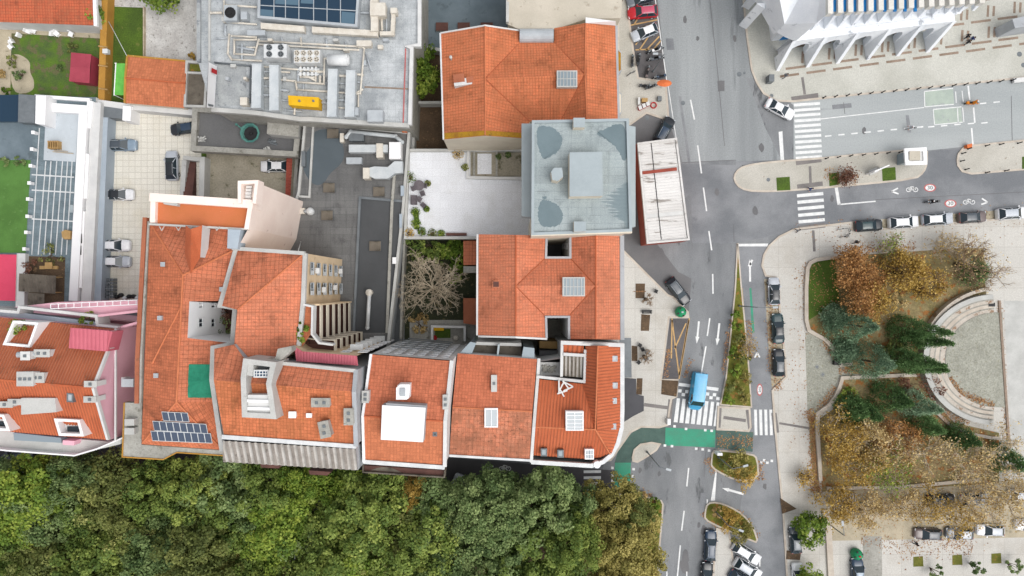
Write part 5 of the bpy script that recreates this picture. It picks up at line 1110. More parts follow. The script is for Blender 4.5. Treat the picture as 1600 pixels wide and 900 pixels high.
for k, (x, y, r, h, l, m) in enumerate(((642,278,1.0,1.,'bushy dark plant at the west rim of the white terrace','leaf_deep'),(650,332,.8,.9,'green plant in the planting strip below the terrace chairs','leaf_shrub'),(651,350,.8,.8,'tall narrow green plant beside the planting strip','leaf_lime'),(660,362,.7,.7,'low green plant at the lower corner of the white terrace','leaf_shrub'),(676,366,.9,.6,'spreading plant along the lower terrace rim','leaf_olive'),(640,365,.9,.7,'yellowing plant in the lower corner of the terrace','leaf_gold'),(716,242,.9,.8,'brownish plant near the terrace step','leaf_brown'),(727,262,.6,.8,'thin plant against the inner terrace wall','leaf_olive'),(669,287,.5,.6,'small shrub beside the round terrace table','leaf_olive'),(667,327,.5,.6,'small round shrub on the terrace above the planting strip','leaf_shrub'),(779,246,.5,.7,'plant pot in the far corner terrace','leaf_deep'),(794,243,.5,.7,'dark pot plant on the upper corner terrace','leaf_deep'),(690,365,.6,.5,'low plant next to the long wooden trough','leaf_lime'))): tub(x, y, z, r, h, l, m)
for k in range(2): b = MB() if k == 0 else b; b.strip(wxy([(650, 330), (651, 358)], z + .5), .7, z, z + .4)
tag(b.build('planter', 'grass', top=P(650, 345, z)), 'narrow green planting strip on the white terrace', 'planter', None, 'thing')
solid('planter', 'long dark wooden trough at the lower rim of the white terrace', 'planter', rect(697, 364, 729, 368), z, z + .5, 'brown_wall')
def table():
    K = thing('garden_table', 'round dark wicker table on the white terrace', 'table'); b = MB(); b.lathe((0, 0, .68), [(.02, 0), (.62, 0), (.62, .05), (.02, .05)], 18); b.build('table_top', 'rattan', K)
    b = MB(); b.lathe((0, 0, 0), [(.35, 0), (.3, .05), (.08, .1), (.08, .68)], 12); b.build('pedestal', 'steel_dark', K); return K
def chair():
    K = thing('garden_chair', 'wicker chair', 'chair'); b = MB(); b.box((0, 0, .42), (.55, .52, .08)); bm_bevel(b.build('seat', 'rattan', K), .03)
    b = MB(); b.box((-.26, 0, .68), (.07, .5, .46)); bm_bevel(b.build('backrest', 'rattan', K), .03)
    for x in (-.23, .23):
        for y in (-.22, .22): b = MB(); b.tube((x, y, 0), (x, y, .4), .03, n=6); b.build('leg', 'rattan', K)
    return K
place('table', table, P(656, 291, z), 0, 'round dark wicker table on the white terrace', None, 1.25)
for x, y, rz, l in ((648,295,.3,'wicker chair on the west side of the round terrace table'),(664,291,3,'wicker chair on the east side of the round terrace table'),(661,303,1.9,'wicker armchair turned away below the round terrace table'),(656,312,1,'narrow wicker chair beside the terrace sofa'),(662,321,2.4,'lowest wicker chair on the terrace above the planting strip')): place('chair', chair, P(x, y, z), rz, l, 'terrace chairs', 1.35)
K = thing('garden_sofa', 'low grey wicker two seat sofa on the white terrace', 'sofa', P(648, 313, z)); p = P(648, 313, z); b = MB(); b.box((p.x, p.y, z + .3), (.8, 1.4, .4)); bm_bevel(b.build('seat', 'rattan', K), .05); b = MB(); b.box((p.x - .42, p.y, z + .5), (.15, 1.4, .7)); bm_bevel(b.build('backrest', 'rattan', K), .05)

# ---- long beige roof at the top, small back roofs
H = bld('beige_roof_house', 'house with wide plain beige sloping roof at the top of the picture', 880, 0)
wallp(H, [(792,-70,13),(978,-70,13),(970,28,12.4),(915,30,12.6),(866,46,12.2),(812,46,12.2),(793,20,12.6)], 0, 'cream_wall'); roof(H, [[(792,-70,14.5),(978,-70,14.5),(970,28,12.5),(915,30,12.6),(866,46,12.25),(812,46,12.25),(793,38,12.4)]], 'beige_roof')
edge(H, [(793,-70),(793,36)], 12.6, .4, .5, 'concrete_pale')
for x, l in ((690,'leftmost brown hatch in the grey rear court'),(724,'middle brown hatch in the grey rear court'),(760,'mossy hatch in the grey rear court beside the tiled gable')): solid('roof_hatch', l, 'hatch', rect(x - 9, 35, x + 10, 48), 0, .5, 'concrete', 'hatches in the rear court', 'brown_wall')
tag(MB().strip(wxy([(655,-60),(652,72),(690,78)], 2), .5, 0, 2).build('court_wall', 'concrete_pale', top=P(655, 20)), 'pale wall along the grey rear court', 'wall', None, 'thing')
tag(MB().strip(wxy([(645,238),(648,160),(692,160)], 2), .4, 0, 2).build('court_wall', 'concrete_pale', top=P(650, 200)), 'pale wall round the mossy rear court beside the tiled house', 'wall', None, 'thing')
solid('tin_shed', 'upper red roofed shed between the bare tree and the tiled house', 'shed', [(724,376),(745,376),(745,414),(724,414)], 0, 3, 'brown_wall', 'red sheds', 'tile_worn')
solid('tin_shed', 'lower dark red shed beside the tiled house wall', 'shed', [(724,466),(745,466),(745,508),(724,505)], 0, 2.6, 'brown_wall', 'red sheds', 'roman_brown')
solid('concrete_hut', 'small grey hut between the two red sheds', 'hut', [(724,416),(745,416),(745,426),(724,426)], 0, 3, 'concrete')
K = thing('walled_patio', 'little white walled patio with yellow mat behind the terrace houses', 'patio', P(700, 520)); b = MB(); b.strip(wxy([(675,532),(675,510),(726,511),(726,533)], 1.6), .35, 0, 1.6); b.build('patio_wall', 'white_wall', K); b = MB(); b.box((P(686, 513).x, P(686, 513).y, .9), (1.7, .6, .1)); b.build('mat', 'yellow_paint', K); b = MB(); b.box((P(692, 521).x, P(692, 521).y, .05), (2.4, 1.4, .06)); b.build('lawn', 'grass', K)
for x, y, l, m in ((679,528,'red ball in the little white walled patio','red_paint'),(712,528,'cream ball in the little white walled patio','pipe_cream')): b = MB(); p = P(x, y, .4); b.lathe((p.x, p.y, 0), [(.05, 0), (.35, .2), (.42, .45), (.3, .7), (.05, .85)], 12); tag(b.build('ball', m, True, top=(p.x, p.y, 0)) if False else b.build('ball', m, top=(p.x, p.y, 0)), l, 'ball', None, 'thing')
tag(MB().strip(wxy([(632,372),(628,460),(626,530)], 2), .35, 0, 2).build('garden_wall', 'concrete', top=P(628, 450)), 'weathered wall between the dark roof and the bare tree garden', 'wall', None, 'thing')

# ---- red shop with white ribbed roof
H = bld('corner_shop', 'low red shop with white ribbed roof on the avenue forecourt', 1035, 300)
z = 5.
o = [(996,223),(1058,215),(1078,375),(1011,381)]
wallp(H, [(x, y, z) for x, y in o], 0, 'shop_red')
def bil(u, v): 
    a = lerp(o[0], o[1], u); c = lerp(o[3], o[2], u); return lerp(a, c, v)
b = MB()
for v0, v1 in ((.02,.27),(.33,.71),(.75,.97)):
    for u0, u1 in ((.05,.33),(.35,.93)): b.corr([P(*bil(u, v), z + .1) for u, v in ((u0,v0),(u1,v0),(u1,v1),(u0,v1))], Vector((1, .1, 0)), .42, .05)
b.build('roof', 'shop_white', H)
b = MB(); b.face([P(x, y, z + .03) for x, y in o]); b.build('roof_deck', 'white_wall', H)
b = MB(); b.ring(wxy(o, z + .3), .28, z - .3, z + .3); b.build('parapet', 'shop_white', H)
b = MB(); b.prism(wxy([bil(.05,.285), bil(.9,.285), bil(.9,.315), bil(.05,.315)], z + .3), z, z + .3); b.build('roof_beam', 'shop_red', H)
b = MB(); b.prism(wxy([bil(.335,.02), bil(.347,.02), bil(.347,.97), bil(.335,.97)], z + .2), z, z + .2); b.build('roof_gap', 'black', H)

# ---- white church-like hall with an arcade
H = bld('arcade_hall', 'white modern hall with pointed arcade legs, fins and blue glazing', 1330, 40, cat='building')
A0, A1 = P(1212, 90, 0), P(1446, 61, 0); dv = (A1 - A0); L = dv.length; dv.normalize(); nv = Vector((-dv.y, dv.x, 0))
def F(s, d, z): q = A0 + dv * s + nv * d; return Vector((q.x, q.y, z))
n = 5; pitch = L / n; HD, HT = 2.6, 11.0
b = MB()
for k in range(n):
    s0, s1 = k * pitch, (k + 1) * pitch; segs = 10
    prof = []
    for i in range(segs + 1):
        t = i / segs; s = s0 + .35 + (pitch - .7) * t; zz = 5.2 * (1 - abs(2 * t - 1) ** 2.6); prof.append((s, zz))
    for d in (0, 1.0):
        for (sa, za), (sb, zb) in zip(prof, prof[1:]): b.face([F(sa, d, za), F(sb, d, zb), F(sb, d, 7.2), F(sa, d, 7.2)])
        b.face([F(s0, d, 0), F(s0 + .35, d, 0), F(s0 + .35, d, 7.2), F(s0, d, 7.2)]); b.face([F(s1 - .35, d, 0), F(s1, d, 0), F(s1, d, 7.2), F(s1 - .35, d, 7.2)])
    for (sa, za), (sb, zb) in zip(prof, prof[1:]): b.face([F(sa, 0, za), F(sb, 0, zb), F(sb, 1, zb), F(sa, 1, za)])
    b.face([F(s0, 0, 7.2), F(s1, 0, 7.2), F(s1, 1, 7.2), F(s0, 1, 7.2)])
b.build('arcade', 'marble', H)
for k in range(n + 1):
    s = k * pitch; b = MB(); t = .55
    for sa in (s - t / 2, s + t / 2): b.face([F(sa, -2.2, 0), F(sa, .0, 0), F(sa, .0, 7.2), F(sa, -.5, 5.5)])
    b.face([F(s - t/2, -2.2, 0), F(s + t/2, -2.2, 0), F(s + t/2, -.5, 5.5), F(s - t/2, -.5, 5.5)]); b.face([F(s - t/2, -.5, 5.5), F(s + t/2, -.5, 5.5), F(s + t/2, 0, 7.2), F(s - t/2, 0, 7.2)]); b.build('arcade_leg', 'marble', H)
b = MB(); b.face([F(-.5, 1, 7.25), F(L + 1, 1, 7.25), F(L + 1, HD, 7.25), F(-.5, HD, 7.25)]); b.face([F(-.5, HD, 0), F(L + 4, HD, 0), F(L + 4, HD, HT), F(-.5, HD, HT)]); b.face([F(-.5, HD, HT), F(L + 4, HD, HT), F(L + 4, 40, HT), F(-.5, 40, HT)]); b.face([F(L + 4, HD, 0), F(L + 4, 40, 0), F(L + 4, 40, HT), F(L + 4, HD, HT)]); b.face([F(-.5, HD, 0), F(-.5, 40, 0), F(-.5, 40, HT), F(-.5, HD, HT)]); b.build('hall', 'marble', H)
for k in range(13):
    s = 2.5 + k * (L + 1) / 12.5; b = MB()
    sa, sb = s, s + .45
    for q in (sa, sb): b.face([F(q, 1.15, 7.25), F(q, HD, 7.25), F(q, HD, 11.4), F(q, 2.1, 11.4)])
    b.face([F(sa, 1.15, 7.25), F(sb, 1.15, 7.25), F(sb, 2.1, 11.4), F(sa, 2.1, 11.4)]); b.face([F(sa, 2.1, 11.4), F(sb, 2.1, 11.4), F(sb, HD, 11.4), F(sa, HD, 11.4)]); b.build('facade_fin', 'marble', H)
for k in range(5): b = MB(); s = (k + .5) * pitch; b.face([F(s - 1.6, HD - .03, .1), F(s + 1.6, HD - .03, .1), F(s + 1.6, HD - .03, 5), F(s - 1.6, HD - .03, 5)]); b.build('blue_window', 'blue_paint', H)
for k in range(16):
    px = 1298 + k * 15.8; b = MB(); p0, p1 = P(px, 21 - k * 1.1, 12.4), P(px - 1, -90, 12.4); b.prism([(p0.x - .36, p0.y), (p0.x + .36, p0.y), (p1.x + .36, p1.y), (p1.x - .36, p1.y)], 11.3, 12.4); b.build('roof_beam', 'beam_white', H)
    if k < 9: b = MB(); p = P(px + 8, 10, 12); b.box((p.x - .08, p.y + 5, 11.75), (.4, 11.2, .2)); b.build('blue_rooflight', 'blue_paint', H)
b = MB(); b.face([P(1203,-80,16), P(1290,-80,16), P(1290,24,16), P(1276,36,14), P(1240,46,10), P(1226,38,10)]); b.walls([(1226,38,10),(1240,46,10),(1276,36,14),(1290,24,16)], 7, closed=False); b.walls([(1203,-80,16),(1226,38,10)], 6, closed=False); b.build('shoulder_roof', 'marble', H)
for k in range(3): b = MB(); a, c = P(1205 + k * 4, -14 - k * 30, 12), P(1203 + k * 4, 36 - k * 30, 1); b.prism([(a.x - .5, a.y), (a.x + .6, a.y), (a.x + .6, c.y - .6), (a.x - .5, c.y)], 0, 8 + k * 2); b.build('west_pier', 'marble', H)
solid('stone_pylon', 'grey stone pylon at the top edge of the plaza beyond the two walkers', 'pylon', [(1582,30),(1640,15),(1640,36),(1586,44)], 0, 4, 'grey_wall')

# ---- left terraces, lawn and side buildings
z = 2.6
H = bld('terrace_building', 'low building with blue grey tiled terraces framed by white walls', 80, 290)
o = [(-80,146),(150,152),(132,478),(-80,478)]
wallp(H, [(x, y, z) for x, y in o], 0, 'white_wall'); MB().px([(x, y, z) for x, y in o]).build('terrace_floor', 'terrace_blue', H)
b = MB(); b.px([(-80,192,z+.01),(52,192,z+.01),(50,248,z+.01),(-80,248,z+.01)]); b.build('grey_terrace', 'terrace_grey', H)
b = MB(); b.px([(-80,250,z+.02),(48,250,z+.02),(40,395,z+.02),(-80,395,z+.02)]); b.build('turf_carpet', 'turf', H)
b = MB(); b.px([(72,168,z+.02),(124,170,z+.02),(118,253,z+.02),(68,250,z+.02)]); b.build('pale_deck', 'terrace_pale', H)
b = MB(); b.strip(wxy([(72,167),(130,171),(114,470)], z + .9), 1.3, z - 1, z + .9); b.strip(wxy([(54,150),(140,156)], z + .6), .5, z - 1, z + .6); b.build('terrace_wall', 'white_clean', H)
b = MB(); b.pprism([(56,149),(72,150),(70,195),(55,193)], z, z + 2.4); b.build('stair_hood', 'white_clean', H)
b = MB(); b.pprism([(29,147),(56,149),(54,192),(28,191)], z, z + 1.8); b.build('access_roof', 'steel_dark', H)
b = MB(); b.px([(-80,150,z+.6),(29,148,z+.6),(28,190,z+.6),(-80,190,z+.6)]); b.walls([(-80,190,z+.6),(28,190,z+.6)], z, closed=False); b.build('pool_deck', 'glass_sky', H)
b = MB()
for x0, x1 in ((62,50),(72,60),(80,69),(89,78),(98,87),(106,96),(113,104)): b.strip(wxy([(x0, 252 if x0 > 63 else 200), (x1, 398)], z), .14, z + .02, z + .06)
for y in (273, 297, 342): b.strip(wxy([(50, y), (116, y + 4)], z), .2, z + .02, z + .065)
b.build('paving_joint', 'white_metal', H)
for k, (x, y) in enumerate(((50,233),(48,259),(46,286),(44,311),(43,338),(41,363),(38,389),(52,207))):
    b = MB(); p = P(x, y, z + .8); b.box((p.x, p.y, z + .4), (.42, .42, .8)); b.box((p.x, p.y, z + .85), (.5, .5, .1)); tag(b.build('lamp_post', 'white_clean', top=(p.x, p.y, z)), ('white square lamp bollard at the turf carpet, %s along its edge' % ['second from the top', 'third from the top', 'fourth from the top', 'fifth from the top', 'third from the bottom', 'second from the bottom', 'lowest', 'topmost on the grey terrace'][k]), 'bollard', 'white lamp bollards along the turf', 'thing')
solid('rose_roof_annex', 'annex with flat bright rose pink roof below the turf carpet', 'annex', [(-80,396),(26,398),(24,470),(-80,468)], 2, 3.6, 'white_wall', None, 'rose_roof')
b = MB(); b.strip(wxy([(33,396),(31,480)], 3.4), 1.3, 2, 3.4); tag(b.build('dividing_wall', 'white_wall', top=P(32, 440, 2)), 'thick pale wall beside the rose pink roof', 'wall', None, 'thing')
b = MB(); b.px([(40,400,z+.03),(102,402,z+.03),(100,476,z+.03),(38,476,z+.03)]); b.build('patio_floor', 'soil', H)
K = thing('shed', 'open shed with mossy grey ribbed sheet roof on the brown patio', 'shed', P(58, 448, z)); b = MB(); b.corr([P(30,427,4.9), P(88,431,4.9), P(87,459,4.4), P(29,455,4.4)], (0, -1, 0), .45, .06); b.corr([P(44,457,4.6), P(70,459,4.6), P(69,478,4.2), P(43,478,4.2)], (0, -1, 0), .45, .06); b.build('roof', 'fibre_dark', K)
for x, y in ((32,430),(86,433),(85,457),(33,453)): b = MB(); p = P(x, y, 4.3); b.tube((p.x, p.y, z), (p.x, p.y, 4.4), .08); b.build('post', 'wood', K)
K = thing('garden_table', 'wooden table on the brown patio above the ribbed shed', 'table', P(76, 415, z)); b = MB(); p = P(76, 415, z + .7); b.box((p.x, p.y, z + .7), (1.1, 1.0, .08)); b.build('table_top', 'wood', K); b = MB(); b.box((p.x, p.y, z + .35), (.6, .5, .7)); b.build('pedestal', 'wood', K)
for x, l in ((66, 'wooden bench west of the patio table'), (86, 'wooden bench east of the patio table')): b = MB(); p = P(x, 418, z + .4); b.box((p.x, p.y, z + .4), (.8, .5, .08)); b.box((p.x - .3, p.y, z + .2), (.1, .4, .36)); b.box((p.x + .3, p.y, z + .2), (.1, .4, .36)); tag(b.build('bench', 'wood', top=(p.x, p.y, z)), l, 'bench', 'patio benches', 'thing')
K = thing('pallet_stack', 'pale wooden crate frame with poles on the pale terrace deck', 'crate', P(89, 228, z)); b = MB(); p = P(89, 228, z)
for k in range(5): b.box((p.x - .7 + k * .35, p.y, z + .5), (.1, 1.2, 1.))
b.box((p.x, p.y + .5, z + .9), (1.7, .1, .1)); b.box((p.x, p.y - .5, z + .9), (1.7, .1, .1)); b.build('crate', 'wood', K); b = MB(); b.tube((p.x - .5, p.y - .9, z + .2), (p.x + 2.6, p.y - 1.2, z + .2), .07); b.tube((p.x - .3, p.y - .7, z + .25), (p.x + 1.8, p.y - .9, z + .25), .06); b.build('pole', 'twig_pale', K)
solid('cardboard_box', 'tan hexagonal box top at the white wall of the tiled terrace', 'box', [(96,362),(102,359),(110,361),(110,373),(101,374),(97,371)], z, z + .9, 'wood')
for l, q, m in (('upper dark planter tub in the white wall gap', rect(117, 364, 127, 380), 'black'), ('lower dark planter tub in the white wall gap', rect(117, 381, 126, 398), 'black'), ('wooden plank stack in the white wall gap', rect(123, 288, 128, 308), 'wood'), ('blue sheet lying on the white terrace wall', rect(109, 320, 114, 332), 'blue_panel'), ('blue white cushion in the wall gap', rect(121, 328, 127, 336), 'glass_teal'), ('small red pot in the white wall gap', rect(120, 355, 125, 360), 'red_paint')): solid('planter' if 'tub' in l else 'terrace_clutter', l, 'planter' if 'tub' in l else 'clutter', q, z + (.95 if 'lying' in l else .02), z + 1.1 if 'lying' in l else z + .8, m)
K = thing('boundary_wall', 'broad pale boundary wall between the terraces and the car yard', 'wall', P(150, 320)); b = MB(); b.strip(wxy([(150,160),(134,480)], 3), 1.5, 0, 3.0); b.build('wall', 'white_wall', K)
b = MB(); b.strip(wxy([(164,170),(152,480)], 2.2), 1.0, 0, 2.2); b.build('plinth', 'bluegrey_wall', K)
for q, d_ in (([(141,158),(137,200)], .9), ([(135,240),(132,310)], .8), ([(129,330),(124,450)], .7)): b = MB(); b.strip(wxy(q, 3.2), d_, 1, 3.2); b.build('coping', 'white_clean', K)
solid('yard_box', 'dark grey flat box in the corner of the car yard, below the side lawn', 'box', [(157,163),(191,165),(191,185),(157,183)], 0, 2.2, 'steel_dark'); solid('yard_pillar', 'white pillar block beside the grey box in the yard corner', 'pillar', [(192,165),(205,166),(204,189),(191,188)], 0, 2.6, 'white_clean')
solid('wire_cage', 'blue grey cage rack at the foot of the boundary wall', 'rack', [(151,436),(162,436),(160,466),(151,466)], 0, 1.6, 'bluegrey_wall')
K = thing('pallet_rack', 'steel grid rack beside the blue grey cage in the car yard', 'rack', P(168, 450)); b = MB()
for i in range(4):
    for j in range(6): p = P(163 + i * 4, 437 + j * 5.4, 1.2); b.box((p.x, p.y, .6), (.28, .4, 1.2))
b.build('drum', 'steel_dark', K); b = MB(); p = P(169, 451, 1); b.box((p.x, p.y, .5), (1.7, .06, 1.25)); b.box((p.x, p.y + 1., .5), (1.7, .06, 1.25)); b.build('frame', 'steel', K)
for k in range(7):
    b = MB(); p = P(178 + k * 6.5, 464 + R_.uniform(-3, 3)); b.lathe((p.x, p.y, 0), [(.3, 0), (.34, .5), (.28, .7), (.05, .8)], 10); tag(b.build('waste_bag', 'black' if k % 3 else 'white_metal', top=p), 'small dark or white bag in the row of rubbish behind the pink railing', 'bag', 'rubbish bags in the car yard', 'thing')

# ---- north west gardens
H = bld('garden_row_house', 'long low house with orange roof and blue striped front at the top', 70, 15)
wallp(H, [(-90,-40,3.4),(148,-40,3.4),(150,40,3.4),(-90,30,3.4)], 0, 'white_wall'); roof(H, [[(-90,-40,4.2),(147,-40,4.2),(150,40,3.5),(-90,31,3.5)]], 'tile_left'); slope_edge(H, [(147,-40,4.2),(150,41,3.5)], .5, .15, 'white_clean', 'verge')
for k in range(12): b = MB(); x = -20 + k * 14; p = P(x, 32 + x * .06, 2.0); b.box((p.x, p.y - .12 + .0, 1.5), (.5, .1, 1.6)); b.build('blue_shutter', 'blue_paint', H)
K = thing('garden_shed', 'crimson metal garden shed standing on the lawn', 'shed', P(126, 107)); b = MB(); b.walls([(112,83,2.1),(143,86,2.1),(140,129,2.1),(109,126,2.1)], 0); b.build('wall', 'red_sheet', K); b = MB(); b.corr([P(111,82,2.2), P(143,85,2.2), P(141,106,2.5), P(110,104,2.5)], (0, 1, 0), 2.2, .04); b.corr([P(110,104,2.5), P(141,106,2.5), P(140,130,2.2), P(108,127,2.2)], (0, 1, 0), 2.2, .04); b.build('roof', 'red_sheet', K)
K = thing('garden_wall', 'thick ochre painted wall between the shed lawn and the narrow lawn', 'wall', P(158, 90)); b = MB(); b.strip(wxy([(164,-20),(158,158)], 1.8), 1.0, 0, 1.8); b.build('wall', 'ochre_wall', K)
for y in (72, 102, 138): b = MB(); p = P(160, y, 1.9); b.tube((p.x - .6, p.y, 1.9), (p.x + .8, p.y - .2, 1.9), .12); b.build('buttress', 'wood', K)
solid('wall_lamp', 'white lantern box on top of the ochre wall', 'lamp', rect(160, 76, 168, 83), 1.8, 2.5, 'white_metal')
H = bld('garden_house', 'small house with clean orange gable roof between lawn and stone yard', 243, 128)
roof(H, [[(199,88,3.6),(292,96,3.6),(290,130,4.5),(196,122,4.5)], [(196,122,4.5),(290,130,4.5),(288,169,3.6),(195,161,3.6)]], 'tile_flat'); wallp(H, [(200,88,3.6),(291,96,3.6),(289,130,4.4),(287,168,3.6),(196,160,3.6),(197,122,4.4)], 0, 'cream_wall'); ridges(H, [[(196,122,4.5),(290,130,4.5)]], 'roman_top', .12, .04)
slope_edge(H, [(199,88,3.6),(196,122,4.5),(195,161,3.6)], .3, .1, 'ochre_wall', 'verge'); slope_edge(H, [(199,87,3.6),(292,95.5,3.6)], .25, .06, 'ochre_wall', 'verge')
K = thing('green_awning', 'bright green framed awning on the side of the small orange roofed house', 'awning', P(188, 124)); b = MB(); b.px([(181,99,2.4),(196,99,2.8),(194,149,2.8),(178,148,2.4)]); b.build('canopy', 'green_bright', K); b = MB()
for y in (99, 149): p = P(180, y, 2.4); b.tube((p.x, p.y, 0), (p.x, p.y, 2.5), .06)
b.strip(wxy([(181,98),(178,149)], 2.5), .14, 2.36, 2.5); b.build('frame', 'white_clean', K)
H = bld('side_annex', 'narrow annex with mossy grey flat roof beside the orange gable', 308, 132); wallp(H, [(293,97,3.8),(325,99,3.8),(321,167,3.8),(290,166,3.8)], 0, 'concrete_pale'); b = MB(); b.px([(293,97,3.7),(325,99,3.7),(321,167,3.7),(290,166,3.7)]); b.build('roof_deck', 'fibre_dark', H); b = MB(); b.px([(297,100,3.71),(323,101,3.71),(322,112,3.71),(296,111,3.71)]); b.build('moss_patch', 'grass_dull', H); edge(H, [(293,97),(325,99),(321,167),(290,166),(293,97)], 3.8, .35, .3, 'concrete_pale'); edge(H, [(294,114),(324,115)], 3.8, .3, .25, 'concrete_pale')
tag(MB().strip(wxy([(152,160),(196,166),(306,176)], 2.2), .9, 0, 2.2).build('yard_wall', 'white_wall', top=P(230, 170)), 'white wall closing the car yard below the orange gable house', 'wall', None, 'thing')
tag(MB().strip(wxy([(224,10),(224,92)], .6), .15, 0, .6).build('garden_fence', 'twig_pale', top=P(224, 50)), 'low thin fence between the narrow lawn and the stone yard', 'fence', None, 'thing')
pipe('washing_line', 'thin pale line slung from the tree to the gable house', [(170,34,3.2),(198,87,3.6)], .04, 'white_metal', None, 'line')
for k, (x, y) in enumerate(((31,56),(47,50),(55,50),(83,54),(91,54),(113,55),(20,66),(19,74))):
    def lounger():
        K = thing('lawn_chair', 'white lawn chair', 'chair'); b = MB(); b.box((0, 0, .35), (.6, .6, .08)); b.build('seat', 'white_clean', K); b = MB(); b.box((-.28, 0, .6), (.08, .6, .5)); b.build('backrest', 'white_clean', K)
        for a in (-.24, .24): b = MB(); b.box((a, 0, .17), (.06, .5, .34)); b.build('leg', 'white_clean', K)
        return K
    place('lounger', lounger, P(x, y), R_.uniform(0, 6), 'white lawn chair %s' % ['standing by itself at the lawn corner', 'first of the pair near the lawn corner', 'second of the pair near the lawn corner', 'first of the middle pair at the lawn edge', 'second of the middle pair at the lawn edge', 'alone at the lawn edge above the crimson shed', 'upper one on the west garden path', 'lower one on the west garden path'][k], 'white lawn chairs', 1.2)
# ---------------------------------------------------------------- vehicles
KINDS = {   # length, width, height, bonnet end, roof front, roof rear, boot start(tail) as fractions of length from the nose; belt height
    'hatch': (4.3, 1.78, 1.48, .25, .46, .80, .96, .92), 'sedan': (4.75, 1.82, 1.43, .26, .46, .70, .86, .90), 'wagon': (4.8, 1.84, 1.48, .25, .45, .84, .975, .92),
    'suv': (4.65, 1.88, 1.66, .24, .43, .84, .965, 1.05), 'van': (5.9, 2.15, 2.35, .13, .27, .985, .995, 1.35)}
def car(kind):
    L, Wd, Hh, fb, rf, rr, tb, belt = KINDS[kind]; hw = Wd / 2
    X = lambda f: L / 2 - f * L
    K = thing('parked_car', 'car', 'car')
    st = [(0, .66, .60), (.012, .80, .70), (.05, .91, .78), (.13, .98, belt * .90), (fb, 1, belt * .99), (.45, 1, belt), (.7, 1, belt), (.88, .985, belt * .99), (.955, .93, belt * .96), (.99, .84, belt * .85), (1, .74, belt * .7)]
    b = MB(); rings = []
    for f, w, zt in st:
        w *= hw; x = X(f); i = len(b.v)
        prof = [(-w * .93, .2), (-w, .42), (-w * .985, zt * .78), (-w * .9, zt * .97), (-w * .5, zt * 1.02), (w * .5, zt * 1.02), (w * .9, zt * .97), (w * .985, zt * .78), (w, .42), (w * .93, .2)]
        b.v += [(x, y, z) for y, z in prof]; rings.append(i)
    n = 10
    for a, c in zip(rings, rings[1:]):
        for k in range(n - 1): b.f.append([a + k, c + k, c + k + 1, a + k + 1]); b.m.append(0)
    b.f.append([rings[0] + k for k in range(n)]); b.m.append(0); b.f.append([rings[-1] + k for k in reversed(range(n))]); b.m.append(0)
    xf, xr, xrf, xrr = X(fb), X(tb), X(rf), X(rr); wb, wr = hw * .92, hw * .62; zb = belt * .98; zr = Hh - .05
    if kind == 'van': wr = hw * .86
    cor = [((xf, s * wb, zb), (xrf, s * wr, zr)) for s in (-1, 1)] + [((xr, s * wb, zb), (xrr, s * wr, zr)) for s in (-1, 1)]
    for p, q in cor: b.tube(p, q, .06, n=6)
    for s in (-1, 1):
        for f in (.62,): xm = xrf + (xrr - xrf) * f * .7; b.tube((xm, s * wb, zb), (xm, s * wr, zr), .045, n=5)
    body = b.build('body', 'car_white', K, True)
    def pane(name, q, m, t=.0): o = MB().face(q).build(name, m, K); return o
    fx = .03
    pane('windscreen', [(xf, -wb, zb), (xf, wb, zb), (xrf, wr, zr), (xrf, -wr, zr)], 'glass_car')
    if kind == 'van':
        b = MB(); b.face([(xr, -wb, zb), (xr, wb, zb), (xrr, wr, zr), (xrr, -wr, zr)]); [b.face([(xr, s * wb, zb), (xrf - .9, s * wb, zb), (xrf - .9, s * wr, zr), (xrr, s * wr, zr)]) for s in (-1, 1)]; b.build('cargo_side', 'car_white', K)
        for s in (-1, 1): pane('side_window', [(xf, s * wb, zb), (xrf - .9, s * wb, zb), (xrf - .9, s * wr, zr), (xrf, s * wr, zr)], 'glass_car')
    else:
        pane('rear_window', [(xr, -wb, zb), (xr, wb, zb), (xrr, wr, zr), (xrr, -wr, zr)], 'glass_car')
        for s in (-1, 1): pane('side_window', [(xf, s * wb, zb), (xr, s * wb, zb), (xrr, s * wr, zr), (xrf, s * wr, zr)], 'glass_car')
    b = MB(); nx, ny = 6, 6; i0 = len(b.v)
    for i in range(nx + 1):
        for j in range(ny + 1):
            u, v = i / nx, j / ny * 2 - 1; e = max(abs(2 * u - 1) ** 6, abs(v) ** 6)
            b.v.append((xrf + .04 + (xrr - xrf - .08) * u, wr * 1.03 * v, zr + .06 - .05 * e - .03 * v * v))
    for i in range(nx):
        for j in range(ny): a = i0 + i * (ny + 1) + j; b.f.append([a, a + 1, a + ny + 2, a + ny + 1]); b.m.append(0)
    b.build('roof', 'car_white', K, True)
    if kind in ('wagon', 'suv'):
        for s in (-1, 1): b = MB(); b.tube((xrf - .2, s * wr * .92, zr + .09), (xrr + .2, s * wr * .92, zr + .09), .03, n=6); b.build('roof_rail', 'steel', K)
    if kind == 'van':
        b = MB()
        for k in range(5): x = xrf - .8 - k * .75; b.box((x, 0, zr + .05), (.06, wr * 1.7, .05))
        b.build('roof_rib', 'car_white', K)
    for f in (.19, .80):
        for s in (-1, 1):
            b = MB(); y = s * hw * .9; b.tube((X(f), y - s * .1, .33), (X(f), y + s * .1, .33), .33, n=16); b.tube((X(f), y + s * .1, .33), (X(f), y + s * .115, .33), .2, n=12, m=1); b.build('wheel', ['rubber', 'steel'], K)
